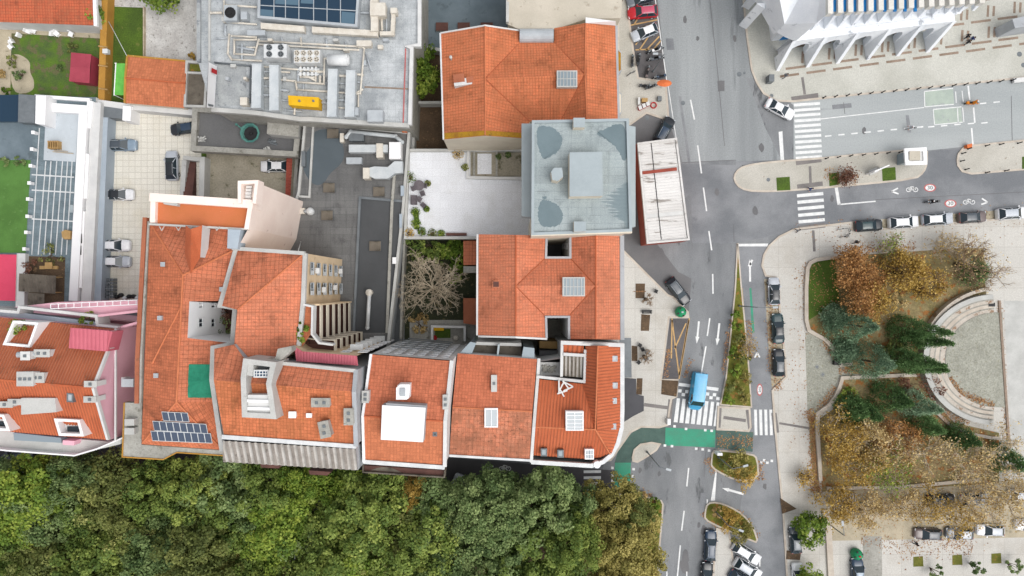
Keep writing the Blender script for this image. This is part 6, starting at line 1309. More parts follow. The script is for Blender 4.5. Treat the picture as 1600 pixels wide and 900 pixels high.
    for s in (-1, 1):
        b = MB(); b.box((X(.035), s * hw * .68, .66), (.16, .34, .13)); bm_bevel(b.build('headlight', 'lamp_clear', K), .03)
        b = MB(); b.box((X(.975), s * hw * .7, .72), (.12, .3, .16)); bm_bevel(b.build('tail_light', 'lamp_red', K), .03)
        b = MB(); b.box((xf - .35, s * (hw + .07), zb + .04), (.2, .18, .14)); bm_bevel(b.build('wing_mirror', 'car_white', K), .04)
    return K
def put_car(kind, px, py, deg, pt, label, top=None, z=0, sc=1.0, glass_roof=False, cat='car', name=None, extra=None):
    o = place('car_' + kind, lambda: car(kind), P(px, py, z) + Vector((0, 0, .012)), rad(deg), label, 'parked cars' if name is None else None, sc, cat)
    if name: o.name = name
    for c in o.children:
        n = c.name.split('.')[0]
        if n in ('body', 'wing_mirror', 'cargo_side', 'roof_rib') or n == 'roof':
            c.material_slots[0].link = 'OBJECT'; c.material_slots[0].material = MATS[(top or pt) if n == 'roof' else pt]
    return o
CARS = [('wagon',193,228,0,'car_bluegrey','blue silver estate car with dark roof, topmost along the boundary wall','car_darkgrey'), ('suv',272,260,92,'car_silver','dark roofed car with silver bonnet parked nose up in the car yard','car_black'),
 ('hatch',291,202,188,'car_black','black hatchback half tucked beside the grey garage roof','car_navy'), ('hatch',191,305,0,'car_white','white hatchback with black roof in the car yard','car_black'),
 ('suv',184,384,0,'car_white','white car with a sunroof, upper of the close pair in the yard',None), ('hatch',186,409,-1,'car_silver','silver white hatchback, lower of the close pair in the yard','car_white'),
 ('hatch',431,261,180,'car_white','small white car alone in the walled concrete yard',None),
 ('suv',1003,22,185,'car_red','bright red car with pinkish roof in the striped bays','car_roofpink'), ('hatch',1006,53,202,'car_silver','silver car parked askew over the striped bay','car_white'), ('hatch',999,2,195,'car_grey','grey green car cut by the top edge beside the red car','car_silver'),
 ('suv',1036,206,62,'car_black','dark car with navy roof just above the ribbed shop roof','car_navy'), ('wagon',1058,455,-52,'car_black','black estate car parked diagonally above the green recycling dome','car_darkgrey'),
 ('sedan',1216,172,-28,'car_white','white saloon turning round the plaza corner',None),
 ('hatch',1354,353,4,'car_black','dark teal car with a white rear, first in the row by the crossing','car_teal'), ('suv',1408,348,4,'car_white','white car second in the row along the lower street',None), ('wagon',1461,343,4,'car_silver','silver estate third in the row along the lower street','car_white'), ('hatch',1515,340,4,'car_brown','dark grey car half hidden by bare branches in the street row','car_darkgrey'), ('suv',1576,334,4,'car_white','white car last in the street row at the picture edge','car_silver'),
 ('hatch',1207,455,91,'car_silver','black and silver car, topmost along the promenade kerb','car_black'), ('sedan',1213,513,93,'car_teal','dark teal saloon, middle of three along the promenade kerb','car_black'), ('hatch',1214,566,90,'car_black','small black car with pale rear, lowest of three along the promenade kerb','car_darkgrey'),
 ('wagon',1108,850,87,'car_navy','navy estate parked beside the lower planted island','car_navy'), ('hatch',1102,897,85,'car_black','dark car cut by the bottom edge below the navy estate','car_navy'),
 ('wagon',1164,862,-32,'car_white','white estate, upper of two parked slantwise beside the lower island',None), ('suv',1166,886,-32,'car_white','white car, lower of two parked slantwise beside the lower island','car_silver'), ('hatch',1157,903,-30,'car_navy','blue car just showing at the bottom edge below the white pair',None),
 ('hatch',1240,841,94,'car_darkgrey','dark grey car under the small lime tree','car_grey'), ('hatch',1244,898,94,'car_white','white car cut by the bottom edge under the lower lime tree',None), ('suv',1336,892,91,'car_navy','navy car with pale blue roof below the round green bin','car_bluegrey'),
 ('hatch',1446,832,178,'car_brown','brown grey car, first of the lower row under golden branches','car_darkgrey'), ('hatch',1495,831,178,'car_grey','grey car half covered by leaves, second of the lower row','car_silver'), ('hatch',1543,826,178,'car_white','white car with leafy bonnet, third of the lower row','car_silver'), ('hatch',1603,818,178,'car_white','white car at the edge end of the lower row under branches',None),
 ('hatch',1466,779,2,'car_black','black car under bare branches, first of the upper row','car_darkgrey'), ('hatch',1517,778,2,'car_silver','silver grey car under bare branches, middle of the upper row','car_grey'), ('hatch',1593,771,2,'car_white','white car under bare branches, last of the upper row','car_silver'),
 ('suv',12,716,35,'car_black','black car under the pink house balcony, at the picture edge','car_darkgrey'), ('hatch',47,708,20,'car_black','dark car with red tail beside the trees under the pink house','car_darkgrey'), ('hatch',676,757,65,'car_silver','silver car peeping from the trees below the white square house',None), ('hatch',713,760,70,'car_silver','pale car bonnet among the trees beside the street marking','car_white'), ('hatch',441,868,10,'car_white','white car glimpsed through a gap in the lower tree belt','car_silver'), ('hatch',676,886,20,'car_silver','silver car glimpsed through the belt near the bottom edge','car_white'), ('hatch',722,876,0,'car_black','dark car glimpsed in the tree belt gap near the bottom edge','car_grey'), ('hatch',207,851,10,'car_silver','pale car deep under the western tree belt','car_white')]
for kind, x, y, d, pt, lab, tp in CARS: put_car(kind, x, y, d, pt, lab, tp)
put_car('van', 1087, 610, -97, 'van_blue', 'bright blue delivery van driving onto the zebra crossing', 'van_blue', cat='van', name='delivery_van')
o = bpy.data.objects.get('delivery_van')

# ---- people
def skin_mesh(name, joints, edges, mtl, parent, lvl=1):
    me = bpy.data.meshes.new(name); me.from_pydata([j[0] for j in joints], edges, []); o = bpy.data.objects.new(name, me); COL.objects.link(o)
    md = o.modifiers.new('s', 'SKIN'); ss = o.modifiers.new('d', 'SUBSURF'); ss.levels = lvl; ss.render_levels = lvl
    for v, j in zip(me.skin_vertices[0].data, joints): v.radius = (j[1], j[2] if len(j) > 2 else j[1])
    me.skin_vertices[0].data[0].use_root = True
    dg = bpy.context.evaluated_depsgraph_get(); ev = o.evaluated_get(dg); nm = bpy.data.meshes.new_from_object(ev); nm.name = name
    bpy.data.objects.remove(o); bpy.data.meshes.remove(me)
    nm.materials.clear(); nm.materials.append(MATS[mtl]); q = bpy.data.objects.new(name, nm); COL.objects.link(q); nm.polygons.foreach_set('use_smooth', [True] * len(nm.polygons))
    if parent: q.parent = parent
    return q
def person(pose='walk', seat=None):
    K = thing('person', 'person', 'person')
    if pose == 'ride': hz, lean, kx, fx = .86, .22, .38, .18
    else: hz, lean, kx, fx = .92, .04, .12, .0
    pel = (0, 0, hz); che = (lean, 0, hz + .4); nk = (lean * 1.2, 0, hz + .56); hd = (lean * 1.35 + .02, 0, hz + .72)
    st = .26 if pose == 'walk' else 0
    lg = []
    for s, d in ((1, st), (-1, -st)):
        if pose == 'ride': kn = (.36, s * .2, hz - .06); an = (.22, s * .2, hz - .48); to = (.38, s * .2, hz - .52)
        else: kn = (d * .55 + .05, s * .1, .5); an = (d - .04, s * .1, .08); to = (d + .16, s * .1, .04)
        lg.append(((0, s * .1, hz - .04), kn, an, to))
    ar = []
    for s, d in ((1, -.18), (-1, .18)):
        sh = (lean, s * .2, hz + .46)
        if pose == 'ride': el = (lean + .24, s * .27, hz + .22); wr = (lean + .5, s * .26, hz + .2)
        else: el = (lean + d * .4, s * .27, hz + .2); wr = (lean + d * 1.2 + .06, s * .26, hz + .0)
        ar.append((sh, el, wr))
    def rig(g, hands):
        J = [(pel, .15 + g, .11 + g), (che, .19 + g, .12 + g), (nk, .06, .06)]; E = [(0, 1), (1, 2)]
        if hands: J += [(hd, .095, .105), ((hd[0] + .01, 0, hd[2] + .1), .07, .08), ((hd[0] + .115, 0, hd[2]), .018, .02)]; E += [(2, 3), (3, 4), (3, 5)]
        for a, k, n_, t in lg:
            i = len(J); J += [(a, .09 + g), (k, .062 + g), (n_, .042 + g)]; E += [(0, i), (i, i + 1), (i + 1, i + 2)]
            if hands: J.append((t, .04)); E.append((i + 2, i + 3))
        for a, e, w in ar:
            i = len(J); J += [(a, .06 + g), (e, .045 + g), (w, .033 + g)]; E += [(1, i), (i, i + 1), (i + 1, i + 2)]
            if hands:
                d = (Vector(w) - Vector(e)).normalized(); h = Vector(w) + d * .07; J.append((tuple(h), .035, .02)); E.append((i + 2, i + 3)); r = len(J) - 1
                for q in range(4): J.append((tuple(h + d * (.085 - .008 * abs(q - 1.3)) + Vector((0, (q - 1.5) * .02, -.012))), .009)); E.append((r, len(J) - 1))
                J.append((tuple(h + d * .03 + Vector((.02, .045, 0))), .011)); E.append((r, len(J) - 1))
        return J, E
    J, E = rig(0, True); skin_mesh('body', J, E, 'skin', K)
    J, E = rig(.022, False); skin_mesh('jacket_and_trousers', J, E, 'cloth_black', K)
    b = MB(); b.lathe((hd[0] - .01, 0, hd[2] + .0), [(.112, .0), (.118, .06), (.1, .12), (.05, .16), (.01, .165)], 12); b.build('hair', 'hair_dark', K, True)
    return K
def put_person(px, py, deg, cloth, label, pose='walk', z=0.13, hair=None, group=None):
    o = place('person_' + pose, lambda: person(pose), P(px, py, z) + Vector((0, 0, .005)), rad(deg), label, group)
    for c in o.children:
        n = c.name.split('.')[0]
        if n == 'jacket_and_trousers': c.material_slots[0].link = 'OBJECT'; c.material_slots[0].material = MATS[cloth]
        if n == 'hair' and hair: c.material_slots[0].link = 'OBJECT'; c.material_slots[0].material = MATS[hair]
    return o
put_person(1506, 60, 200, 'cloth_black', 'person in black walking on the patterned plaza beside another in blue'); put_person(1513, 64, 205, 'cloth_blue', 'person in dark blue walking on the patterned plaza'); put_person(1507, 69, 200, 'cloth_black', 'third person in dark clothes trailing the pair on the plaza')
put_person(1263, 296, -90, 'cloth_blue', 'person in blue and white stepping onto the lower zebra crossing'); put_person(1243, 361, 90, 'cloth_grey', 'person in pale blue waiting below the lower zebra crossing'); put_person(1333, 379, 10, 'cloth_black', 'person in black walking below the first car of the street row'); put_person(1426, 846, 180, 'cloth_black', 'person in black walking below the golden trees'); put_person(1224, 121, 40, 'cloth_grey', 'person in grey standing on the plaza corner')
# ---- two-wheelers
def motorbike():
    K = thing('motorcycle', 'motorcycle', 'motorcycle'); 
    for x in (-.7, .7): b = MB(); b.tube((x, -.07, .3), (x, .07, .3), .3, n=16); b.tube((x, -.08, .3), (x, .08, .3), .14, n=10, m=1); b.build('wheel', ['rubber', 'steel'], K)
    b = MB(); b.tube((-.7, 0, .45), (-.15, 0, .62), .16, .2, 10); b.tube((-.15, 0, .6), (.4, 0, .85), .2, .14, 10); b.tube((.4, 0, .9), (.72, 0, .3), .06, n=8); b.box((.0, 0, .42), (.7, .3, .35)); b.build('frame', 'car_black', K, True)
    b = MB(); b.box((-.35, 0, .8), (.75, .28, .1)); bm_bevel(b.build('seat', 'rubber', K), .04)
    b = MB(); b.tube((.42, -.38, 1.02), (.42, .38, 1.02), .03, n=6); b.box((.5, 0, .98), (.2, .26, .2)); b.build('handlebar', 'steel_dark', K)
    b = MB(); b.lathe((.62, 0, .85), [(.02, -.1), (.1, -.06), (.1, .06), (.02, .1)], 10); b.build('headlight', 'lamp_clear', K)
    b = MB(); b.box((-.85, 0, .85), (.34, .36, .3)); bm_bevel(b.build('top_box', 'car_black', K), .05); return K
def put_moto(px, py, deg, pt, lab, z=0): 
    o = place('moto', motorbike, P(px, py, z) + Vector((0, 0, .012)), rad(deg), lab, 'parked motorcycles', 1.05)
    for c in o.children:
        if c.name.split('.')[0] in ('frame', 'top_box'): c.material_slots[0].link = 'OBJECT'; c.material_slots[0].material = MATS[pt]
    return o
for a in ((1027,79,20,'car_white','white and black motorcycle nearest the orange bay line'),(1019,81,200,'car_black','black motorcycle beside the white one at the bay line'),(1027,92,5,'car_black','black motorcycle at the avenue end of the dark bay'),(1020,94,190,'car_grey','grey motorcycle next to the black one in the dark bay'),(997,94,80,'car_black','dark motorcycle at the pavement edge of the dark bay'),(1011,113,75,'car_brown','brown motorcycle alone in the middle of the dark bay'),(1028,122,190,'car_navy','navy motorcycle beside the orange parasol'),(1017,137,20,'car_black','black motorcycle beneath the orange parasol'),(1008,136,0,'car_black','dark motorcycle left of the parasol on the pavement')): put_moto(*a)
o = put_moto(987, 96, 85, 'car_black', 'dark scooter standing on the pavement beside the bay', .13)
o = put_moto(1452, 316, 183, 'car_black', 'black motorcycle ridden along the lower street'); o['group'] = 'ridden bikes'; put_person(1452.8, 316, 183, 'cloth_black', 'rider in black on the motorcycle in the lower street', 'ride', .03, 'car_white')
o = put_moto(1515, 162.5, 3, 'cloth_orange', 'orange motorcycle waiting in the upper street'); o['group'] = 'ridden bikes'; put_person(1514.5, 162.5, 3, 'cloth_orange', 'rider in orange on the motorcycle in the upper street', 'ride', .03, 'car_white')
def bicycle():
    K = thing('bicycle', 'bicycle', 'bicycle')
    for x in (-.52, .52):
        b = MB()
        for k in range(16): t0, t1 = k * math.pi / 8, (k + 1) * math.pi / 8; b.tube((x + .33 * math.cos(t0), 0, .35 + .33 * math.sin(t0)), (x + .33 * math.cos(t1), 0, .35 + .33 * math.sin(t1)), .025, n=5)
        for k in range(4): t = k * math.pi / 4; b.tube((x + .32 * math.cos(t), 0, .35 + .32 * math.sin(t)), (x - .32 * math.cos(t), 0, .35 - .32 * math.sin(t)), .006, n=3)
        b.build('wheel', 'rubber', K)
    b = MB(); b.path([(-.52, 0, .35), (-.05, 0, .32), (.38, 0, .8), (-.18, 0, .8), (-.05, 0, .32)], .025, 6); b.path([(-.52, 0, .35), (-.18, 0, .8)], .02, 5); b.path([(.52, 0, .35), (.38, 0, .95)], .025, 6); b.build('frame', 'steel_dark', K)
    b = MB(); b.tube((.36, -.28, 1.0), (.36, .28, 1.0), .02, n=6); b.build('handlebar', 'steel_dark', K); b = MB(); b.box((-.2, 0, .9), (.26, .14, .06)); bm_bevel(b.build('saddle', 'rubber', K), .02); return K
for x, y, d, l in ((1421,201.5,185,'bicycle ridden along the upper street'),(985,116,30,'bicycle leaning on the pavement near the parked motorcycles'),(1315,358,8,'upper bicycle on the rack beside the first street row car'),(1324,364,70,'bicycle parked across the rack near the street row'),(1318,370,8,'lower bicycle on the rack near the street row')):
    o = place('bike', bicycle, P(x, y, .13 if y != 201.5 else .02), rad(d), l, 'bicycles')
put_person(1421, 201.5, 185, 'cloth_white', 'cyclist in pale clothes riding in the upper street', 'ride', .06)

# ---- street furniture
def bollard():
    K = thing('bollard', 'bollard', 'bollard'); b = MB(); b.lathe((0, 0, 0), [(.13, 0), (.13, .06), (.085, .1), (.08, .85), (.1, .88), (.1, .95), (.02, 1.05)], 10); b.build('post', 'black', K); return K
for k in range(17): x = 1286 + k * 18.4; place('bollard', bollard, P(x, 153 - (x - 1286) * .092, .12), 0, 'dark iron bollard in the even row along the plaza kerb above the upper street', 'bollards along the plaza kerb')
for k, (x, y) in enumerate(((1290,248),(1309,246),(1328,244),(1348,242.5),(1367,241),(1386,239.5),(1405,238))): place('bollard', bollard, P(x, y, .12), 0, 'dark bollard along the upper edge of the traffic island', 'bollards on the traffic islands')
for k, (x, y) in enumerate(((1501,252),(1503,240),(1512,233),(1540,228),(1562,226),(1590,224),(1508,265),(1540,270),(1570,267))): place('bollard', bollard, P(x, y, .12), 0, 'dark bollard round the edge of the island at the picture edge', 'bollards on the far island')
K = thing('bus_kiosk', 'square white kiosk roof with a beige hatch on the traffic island', 'kiosk', P(1431, 244, .12)); z = 3
b = MB(); b.ring(wxy([(1413,232),(1448,230),(1449,257),(1415,258)], z + .3), .55, z, z + .3); b.build('roof_rim', 'white_clean', K); b = MB(); b.face([(*q, z + .1) for q in wxy([(1414,233),(1447,231),(1448,256),(1416,257)], z)]); b.build('roof', 'white_wall', K)
b = MB(); b.pbox(1421, 236, 1438, 250, z + .1, z + .45); b.build('hatch', 'beige_roof', K); b = MB(); b.pbox(1418, 236, 1444, 253, .12, z, 0); b.build('cabin', 'glass_teal', K)
K = thing('leaning_panel', 'slanting white panel sculpture beside the reddish tree on the island', 'sculpture', P(1362, 268, .12)); b = MB(); p = P(1364, 267, .12); b.prism([(p.x - 1.2, p.y - .5), (p.x + 1.1, p.y + .5), (p.x + 1.15, p.y + .35), (p.x - 1.1, p.y - .65)], .12, 2.8); b.build('panel', 'white_clean', K); b = MB(); b.box((p.x, p.y - .1, .2), (1.4, .8, .16), .4); b.build('plinth', 'concrete_pale', K)
def lamp(px, py, h, deg, lab, arm=1.6):
    K = thing('street_lamp', lab, 'street lamp', P(px, py, .12), 'street lamps'); p = P(px, py, .12); d = Vector((math.cos(rad(deg)), math.sin(rad(deg)), 0)); b = MB(); b.tube(p, p + UP * h, .1, .06, 8); b.tube(p, p + UP * .5, .16, n=8); b.build('pole', 'steel_dark', K)
    b = MB(); b.tube(p + UP * h, p + UP * (h + .2) + d * arm, .05, n=6); b.build('arm', 'steel_dark', K); b = MB(); q = p + UP * (h + .2) + d * (arm + .3); b.box(q, (.75, .3, .12), rad(deg)); bm_bevel(b.build('lamp_head', 'steel', K), .04)
lamp(1011, 706, 9, -15, 'tall street lamp on the pale wedge island beside the green cycle path', 1.0); lamp(1122, 714, 7, 15, 'street lamp with white head on the upper planted island'); lamp(1116, 797, 7, -20, 'street lamp on the lower planted island'); lamp(1155, 478, 8, 0, 'street lamp on the long median strip', 2.2); lamp(1290, 815, 6, 100, 'street lamp beside the low wall at the lower promenade'); lamp(1020, 112, 8, 180, 'street lamp between motorcycles and avenue', 1.0)
def igloo(px, py, r, lab):
    K = thing('recycling_bin', lab, 'bin', P(px, py, .1), 'green recycling domes'); p = P(px, py, .1); b = MB(); b.lathe(p, [(r * .8, 0), (r, .4), (r * .98, .9), (r * .8, 1.35), (r * .4, 1.6), (.02, 1.68)], 18); b.build('dome', 'green_bin', K, True)
    for k in range(4): t = k * 1.57 + .4; b = MB(); b.lathe((p.x + r * .68 * math.cos(t), p.y + r * .68 * math.sin(t), p.z + 1.3), [(.02, 0), (.16, .05), (.14, .2), (.02, .22)], 8); b.build('opening', 'black', K)
    b = MB(); b.box(p + UP * 1.74, (.3, .2, .14)); b.build('lifting_ring', 'red_paint' if py > 800 else 'steel', K)
igloo(1062, 487, .85, 'green recycling dome on the pavement tip beside the avenue'); igloo(1335, 863, .85, 'green recycling dome with red spot near the bottom edge')
K = thing('parasol', 'orange oval parasol at the avenue kerb', 'parasol', P(1036, 131, .12)); p = P(1038, 130, 2.4); b = MB(); b.tube((p.x, p.y, .12), (p.x, p.y, 2.5), .04); b.build('pole', 'steel', K); b = MB(); n = 12; b.v = [(p.x, p.y, 2.75)] + [(p.x + 1.15 * math.cos(2 * math.pi * k / n), p.y + .55 * math.sin(2 * math.pi * k / n), 2.4) for k in range(n)]; b.f = [[0, k + 1, (k + 1) % n + 1] for k in range(n)]; b.m = [0] * n; b.build('canopy', 'orange_cloth', K)
for k, (x, y, rz) in enumerate(((1000,168,.4),(1006,165,.4),(1012,162,.4))): solid('crate', 'red slatted crate, %s of three in a line on the pavement' % ['western end', 'middle', 'eastern end'][k], 'crate', [(x - 3, y - 2), (x + 2, y - 4), (x + 4, y + 2), (x - 1, y + 4)], .12, .7, 'red_paint', 'red crates', 'white_wall')
for l, q, m in (('white board leaning by the red crates', rect(997, 152, 1000, 163), 'white_wall'), ('dark grey crate on the pavement near the avenue', rect(1028, 150, 1034, 157), 'steel_dark'), ('brown box beside the red crates', rect(1003, 153, 1012, 159), 'wood')): solid('street_box', l, 'box', q, .12, .8, m)
b = MB(); p = P(1021, 165, .12); b.lathe(p, [(.5, 0), (.5, .3), (.38, .3), (.36, .1)], 16, 0, False); tag(b.build('tyre', 'red_paint', top=p), 'round reddish ring lying beside the red crates', 'ring', None, 'thing')
def cafe_chair():
    K = thing('cafe_chair', 'black cafe chair', 'chair'); b = MB(); b.box((0, 0, .45), (.46, .46, .05)); b.build('seat', 'black', K); b = MB(); b.box((-.22, 0, .7), (.05, .46, .46)); b.build('backrest', 'black', K)
    for x in (-.2, .2):
        for y in (-.2, .2): b = MB(); b.tube((x, y, 0), (x, y, .44), .02, n=5); b.build('leg', 'black', K)
    return K
for x, y, r, l in ((999,539,1,'topmost black cafe chair by the awning'),(997,566,4,'lowest black cafe chair by the awning'),(1003,545,2,'black cafe chair west of the round tables'),(1024,455,1.2,'single black chair near the upper tree pit')): place('cafe', cafe_chair, P(x, y, .13), r, l, 'cafe chairs', 1.15)
def cafe_table():
    K = thing('cafe_table', 'round cafe table', 'table'); b = MB(); b.lathe((0, 0, .7), [(.02, 0), (.42, 0), (.42, .04), (.02, .04)], 16); b.build('table_top', 'steel_dark', K); b = MB(); b.lathe((0, 0, 0), [(.25, 0), (.22, .04), (.04, .06), (.04, .7)], 10); b.build('pedestal', 'black', K); return K
for x, y, l in ((1010,549,'upper round dark cafe table by the awning'),(1008,559,'lower round dark cafe table by the awning')): place('ctable', cafe_table, P(x, y, .13), 0, l, 'cafe tables')
K = thing('bench', 'dark slatted bench above the second tree pit of the corner pavement', 'bench', P(1010, 487, .12)); p = P(1010, 487, .12); b = MB()
for k in range(3): b.box((p.x, p.y - .2 + k * .2, .58), (1.6, .15, .05))
b.build('seat', 'black', K); b = MB(); b.box((p.x - .6, p.y, .34), (.1, .5, .44)); b.box((p.x + .6, p.y, .34), (.1, .5, .44)); b.build('leg', 'black', K)
for x, y, l in ((1309,567.5,'dark bin at the end of the park wall'),(1550,476,'dark bench beside the amphitheatre top')): solid('park_bin' if x < 1400 else 'park_bench', l, 'bin' if x < 1400 else 'bench', rect(x - 5, y - 3, x + 5, y + 3), .16, .9, 'black')
solid('information_box', 'two dark panels on the plaza corner', 'panel', rect(1202, 116, 1210, 127), .12, 1.6, 'steel_dark')
solid('flat_sign', 'white flat sign board on the upper planted island', 'sign', rect(1121, 708, 1129, 712), .2, 1.8, 'white_clean'); solid('flat_sign', 'white flat sign on the corner pavement by the crossing', 'sign', rect(1043, 655, 1048, 664, 0), .15, 1.0, 'white_clean')
for l, q in (('white bench block at the street end beyond the bollard row', [(1584,122),(1640,117),(1640,124),(1585,129)]),): solid('stone_bench', l, 'bench', q, .12, .6, 'white_wall')
solid('warning_board', 'orange and white striped warning board at the tip of the far island', 'sign', [(1511,226),(1519,224),(1519,230),(1512,231)], .12, .9, 'orange_cloth')
# ---------------------------------------------------------------- park walls, amphitheatre
def low_wall(label, pts, h=.55, w=.55, m='kerb'):
    o = MB().strip(wxy(pts), w, 0, h).build('low_wall', m, top=P(*pts[0])); return tag(o, label, 'wall', 'low park walls', 'thing')
low_wall('curved low stone wall round the park corner with green lawn', [(1345,399),(1302,402),(1274,406),(1264,411),(1260,420),(1258,450),(1258,500),(1262,516),(1272,522),(1287,530),(1298,541),(1306,555),(1312,570),(1330,568)])
low_wall('low stone wall south of the pebbled park entrance', [(1428,585),(1380,587),(1314,590),(1310,604),(1304,618),(1294,632),(1276,645),(1275,665),(1280,750)])
low_wall('straight pale low wall under the bare golden trees', [(1290,762),(1400,760),(1470,754),(1530,748)], .5, .5); low_wall('long low wall running down to the bottom edge beside the promenade', [(1287,795),(1293,830),(1300,960)], .5, .9)
low_wall('tan curved wall south of the amphitheatre', [(1462,645),(1480,662),(1510,676),(1545,683),(1560,684)], .6, .45, 'step_stone')
K = thing('amphitheatre', 'half round stone amphitheatre with stepped seats and grey pebble floor', 'amphitheatre', P(1555, 562, .1))
def arc(rx, ry, a0=92, a1=268, n=44): return [(1556 + rx * math.cos(rad(a)), 562 + ry * math.sin(rad(a))) for a in [a0 + (a1 - a0) * i / n for i in range(n + 1)]]
b = MB(); q = wxy(arc(80, 74) + [(1565, 488), (1567, 560), (1572, 636)]); b.face([(x, y, .20) for x, y in q]); b.build('floor', 'pebble', K)
rr = [(80, 74), (89, 81), (97, 88), (105, 95), (113, 102)]
for k in range(4):
    b = MB(); z0, z1 = .1, .45 + k * .4; i = wxy(arc(*rr[k]), z1); o = wxy(arc(*rr[k + 1]), z1)
    for j in range(len(i) - 1):
        b.face([(*i[j], z1), (*i[j + 1], z1), (*o[j + 1], z1), (*o[j], z1)]); b.face([(*i[j], z0), (*i[j + 1], z0), (*i[j + 1], z1), (*i[j], z1)]); b.face([(*o[j], z0), (*o[j + 1], z0), (*o[j + 1], z1), (*o[j], z1)])
    for e in (0, -1): b.face([(*i[e], z0), (*o[e], z0), (*o[e], z1), (*i[e], z1)])
    b.build('seat_step', ('step_stone', 'kerb', 'step_stone', 'concrete_pale')[k], K)
for k in range(1, 4):
    b = MB(); i = wxy(arc(*[q + .2 for q in rr[k]]), .45); o = wxy(arc(*[q + 2.0 for q in rr[k]]), .45); zz = .45 + k * .4 + .006
    i = wxy(arc(rr[k][0] - 2.2, rr[k][1] - 2.2), zz - .4); o = wxy(arc(rr[k][0] - .1, rr[k][1] - .1), zz - .4)
    for j in range(len(i) - 1): b.face([(*i[j], zz - .4), (*i[j + 1], zz - .4), (*o[j + 1], zz - .4), (*o[j], zz - .4)])
    b.build('riser_shade', 'concrete', K)  # darker band at each riser's foot paints in shading between the steps
b = MB(); i = wxy(arc(123, 112, 190, 262, 20)); b.strip(i, .5, .1, 1.3); b.build('rim_wall', 'step_stone', K)
tag(MB().strip(wxy([(1562,470),(1568,560),(1577,690)], .3), .35, .1, .3).build('drain_channel', 'band_brown', top=P(1568, 560)), 'brown drain line between amphitheatre floor and side terrace', 'drain', None, 'structure')
K = thing('park_steps', 'flight of pale steps half hidden under the golden trees', 'steps', P(1318, 782, .13)); b = MB()
for k in range(9): x0 = 1302 + k * 3.8; p = P(x0, 782); b.box((p.x, p.y, .2 + .04 * k), (.28, 2.6, .14 + .08 * k))
b.build('stair', 'step_stone', K)
# ---------------------------------------------------------------- trees
def clump_crown(rg, R, Hc, zc, ncl, npl, cs, flat=.75):
    """leaf centres in uneven clumps over a domed crown; every clump has its own tint"""
    d = rg.normal(size=(ncl, 3)); d[:, 2] = np.abs(d[:, 2]) * 1.0 - .25; d /= np.linalg.norm(d, axis=1)[:, None]
    lob = 1 + .16 * np.sin(np.arctan2(d[:, 1], d[:, 0]) * 3 + rg.random() * 6) + .10 * np.sin(np.arctan2(d[:, 1], d[:, 0]) * 5 + rg.random() * 6)
    r = (.42 + .62 * rg.random(ncl) ** .55) * lob
    c = d * r[:, None] * np.array([R, R, Hc]); c[:, 2] += zc
    ct = rg.random(ncl); P_, N_, T_ = [], [], []
    for k in range(ncl):
        s = cs * (.6 + .8 * rg.random()); o = rg.normal(size=(npl, 3)); o /= np.linalg.norm(o, axis=1)[:, None]; o2 = o * (s * (.35 + .65 * rg.random(npl) ** .5))[:, None]; o2[:, 2] *= flat
        P_.append(c[k] + o2); N_.append(o * .8 + d[k] * .5); T_.append(np.clip(.62 * ct[k] + .38 * rg.random(npl), 0, 1))
    return np.concatenate(P_), np.concatenate(N_), np.concatenate(T_), c
def trunk_mesh(K, zc, targets, rb=.28, m='bark', n=7):
    b = MB(); top = zc * .62; b.tube((0, 0, 0), (.05, .03, top), rb, rb * .65, 8)
    for t in targets[:n]: mid = Vector((0, 0, top)).lerp(Vector(t), .5) + Vector((0, 0, .4)); b.tube((.05, .03, top - .1), mid, rb * .45, rb * .3, 6); b.tube(mid, t, rb * .3, rb * .1, 5)
    return b.build('trunk', m, K, True, local=True)
def tree_proto(seed, R, Hc, zc, ncl, npl, cs, ls, lm):
    def mk():
        rg = np.random.default_rng(seed); K = thing('tree', 'tree', 'tree')
        c, n, t, cc = clump_crown(rg, R, Hc, zc, ncl, npl, cs); trunk_mesh(K, zc, [tuple(x) for x in cc])
        leafmesh('crown', c, n, rg, ls, lm, K, None, .55, t, local=True, asp=.8); return K
    return mk
LM = ['leaf_green', 'leaf_olive', 'leaf_deep', 'leaf_lime', 'leaf_gold']
GR = [('leaf_green', 4.5), ('leaf_olive', 4.4), ('leaf_deep', 4.3), ('leaf_green', 4.1), ('leaf_lime', 4.0), ('leaf_olive', 4.7)]
def put_tree(kind, px, py, z, label, group, sc=1., seed=0, cat='tree'):
    lm, R = GR[kind] if isinstance(kind, int) else kind
    zc = 8.5
    base = P(px, py, z); g = (z / (zc + 1.5))
    o = place(('tree', kind), tree_proto(100 + (kind if isinstance(kind, int) else 50 + len(kind[0])), R, 5.0, zc, 110, 105, .9, .36, lm), (base.x, base.y, 0), R_.uniform(0, 6.28), label, group, 1.0, cat)
    o.scale = (sc, sc, g); return o
LAND = [(-60, 'beyond the picture edge'), (0, 'under the pink house dormer edge'), (60, 'under the pink house balcony'), (120, 'under the pink gable'), (180, 'at the concrete corner terrace'), (240, 'below the solar panels'), (300, 'between solar panels and ribbed strip'), (360, 'at the west end of the ribbed front strip'), (420, 'below the first brown bay window'), (480, 'below the second brown bay window'), (540, 'at the east end of the ribbed front strip'), (600, 'below the arched brown balcony'), (660, 'below the white square roof hatch'), (720, 'below the patchy tiled house'), (780, 'below the street cycle symbol'), (840, 'below the corner house twin skylights'), (900, 'beside the small zebra crossing')]
COLN = {0: 'mid green', 1: 'olive green', 2: 'deep green', 3: 'fresh green', 4: 'yellow green', 5: 'dull olive'}
rows = [(752, 'front row tree'), (800, 'second row tree'), (850, 'third row tree'), (902, 'bottom row tree')]
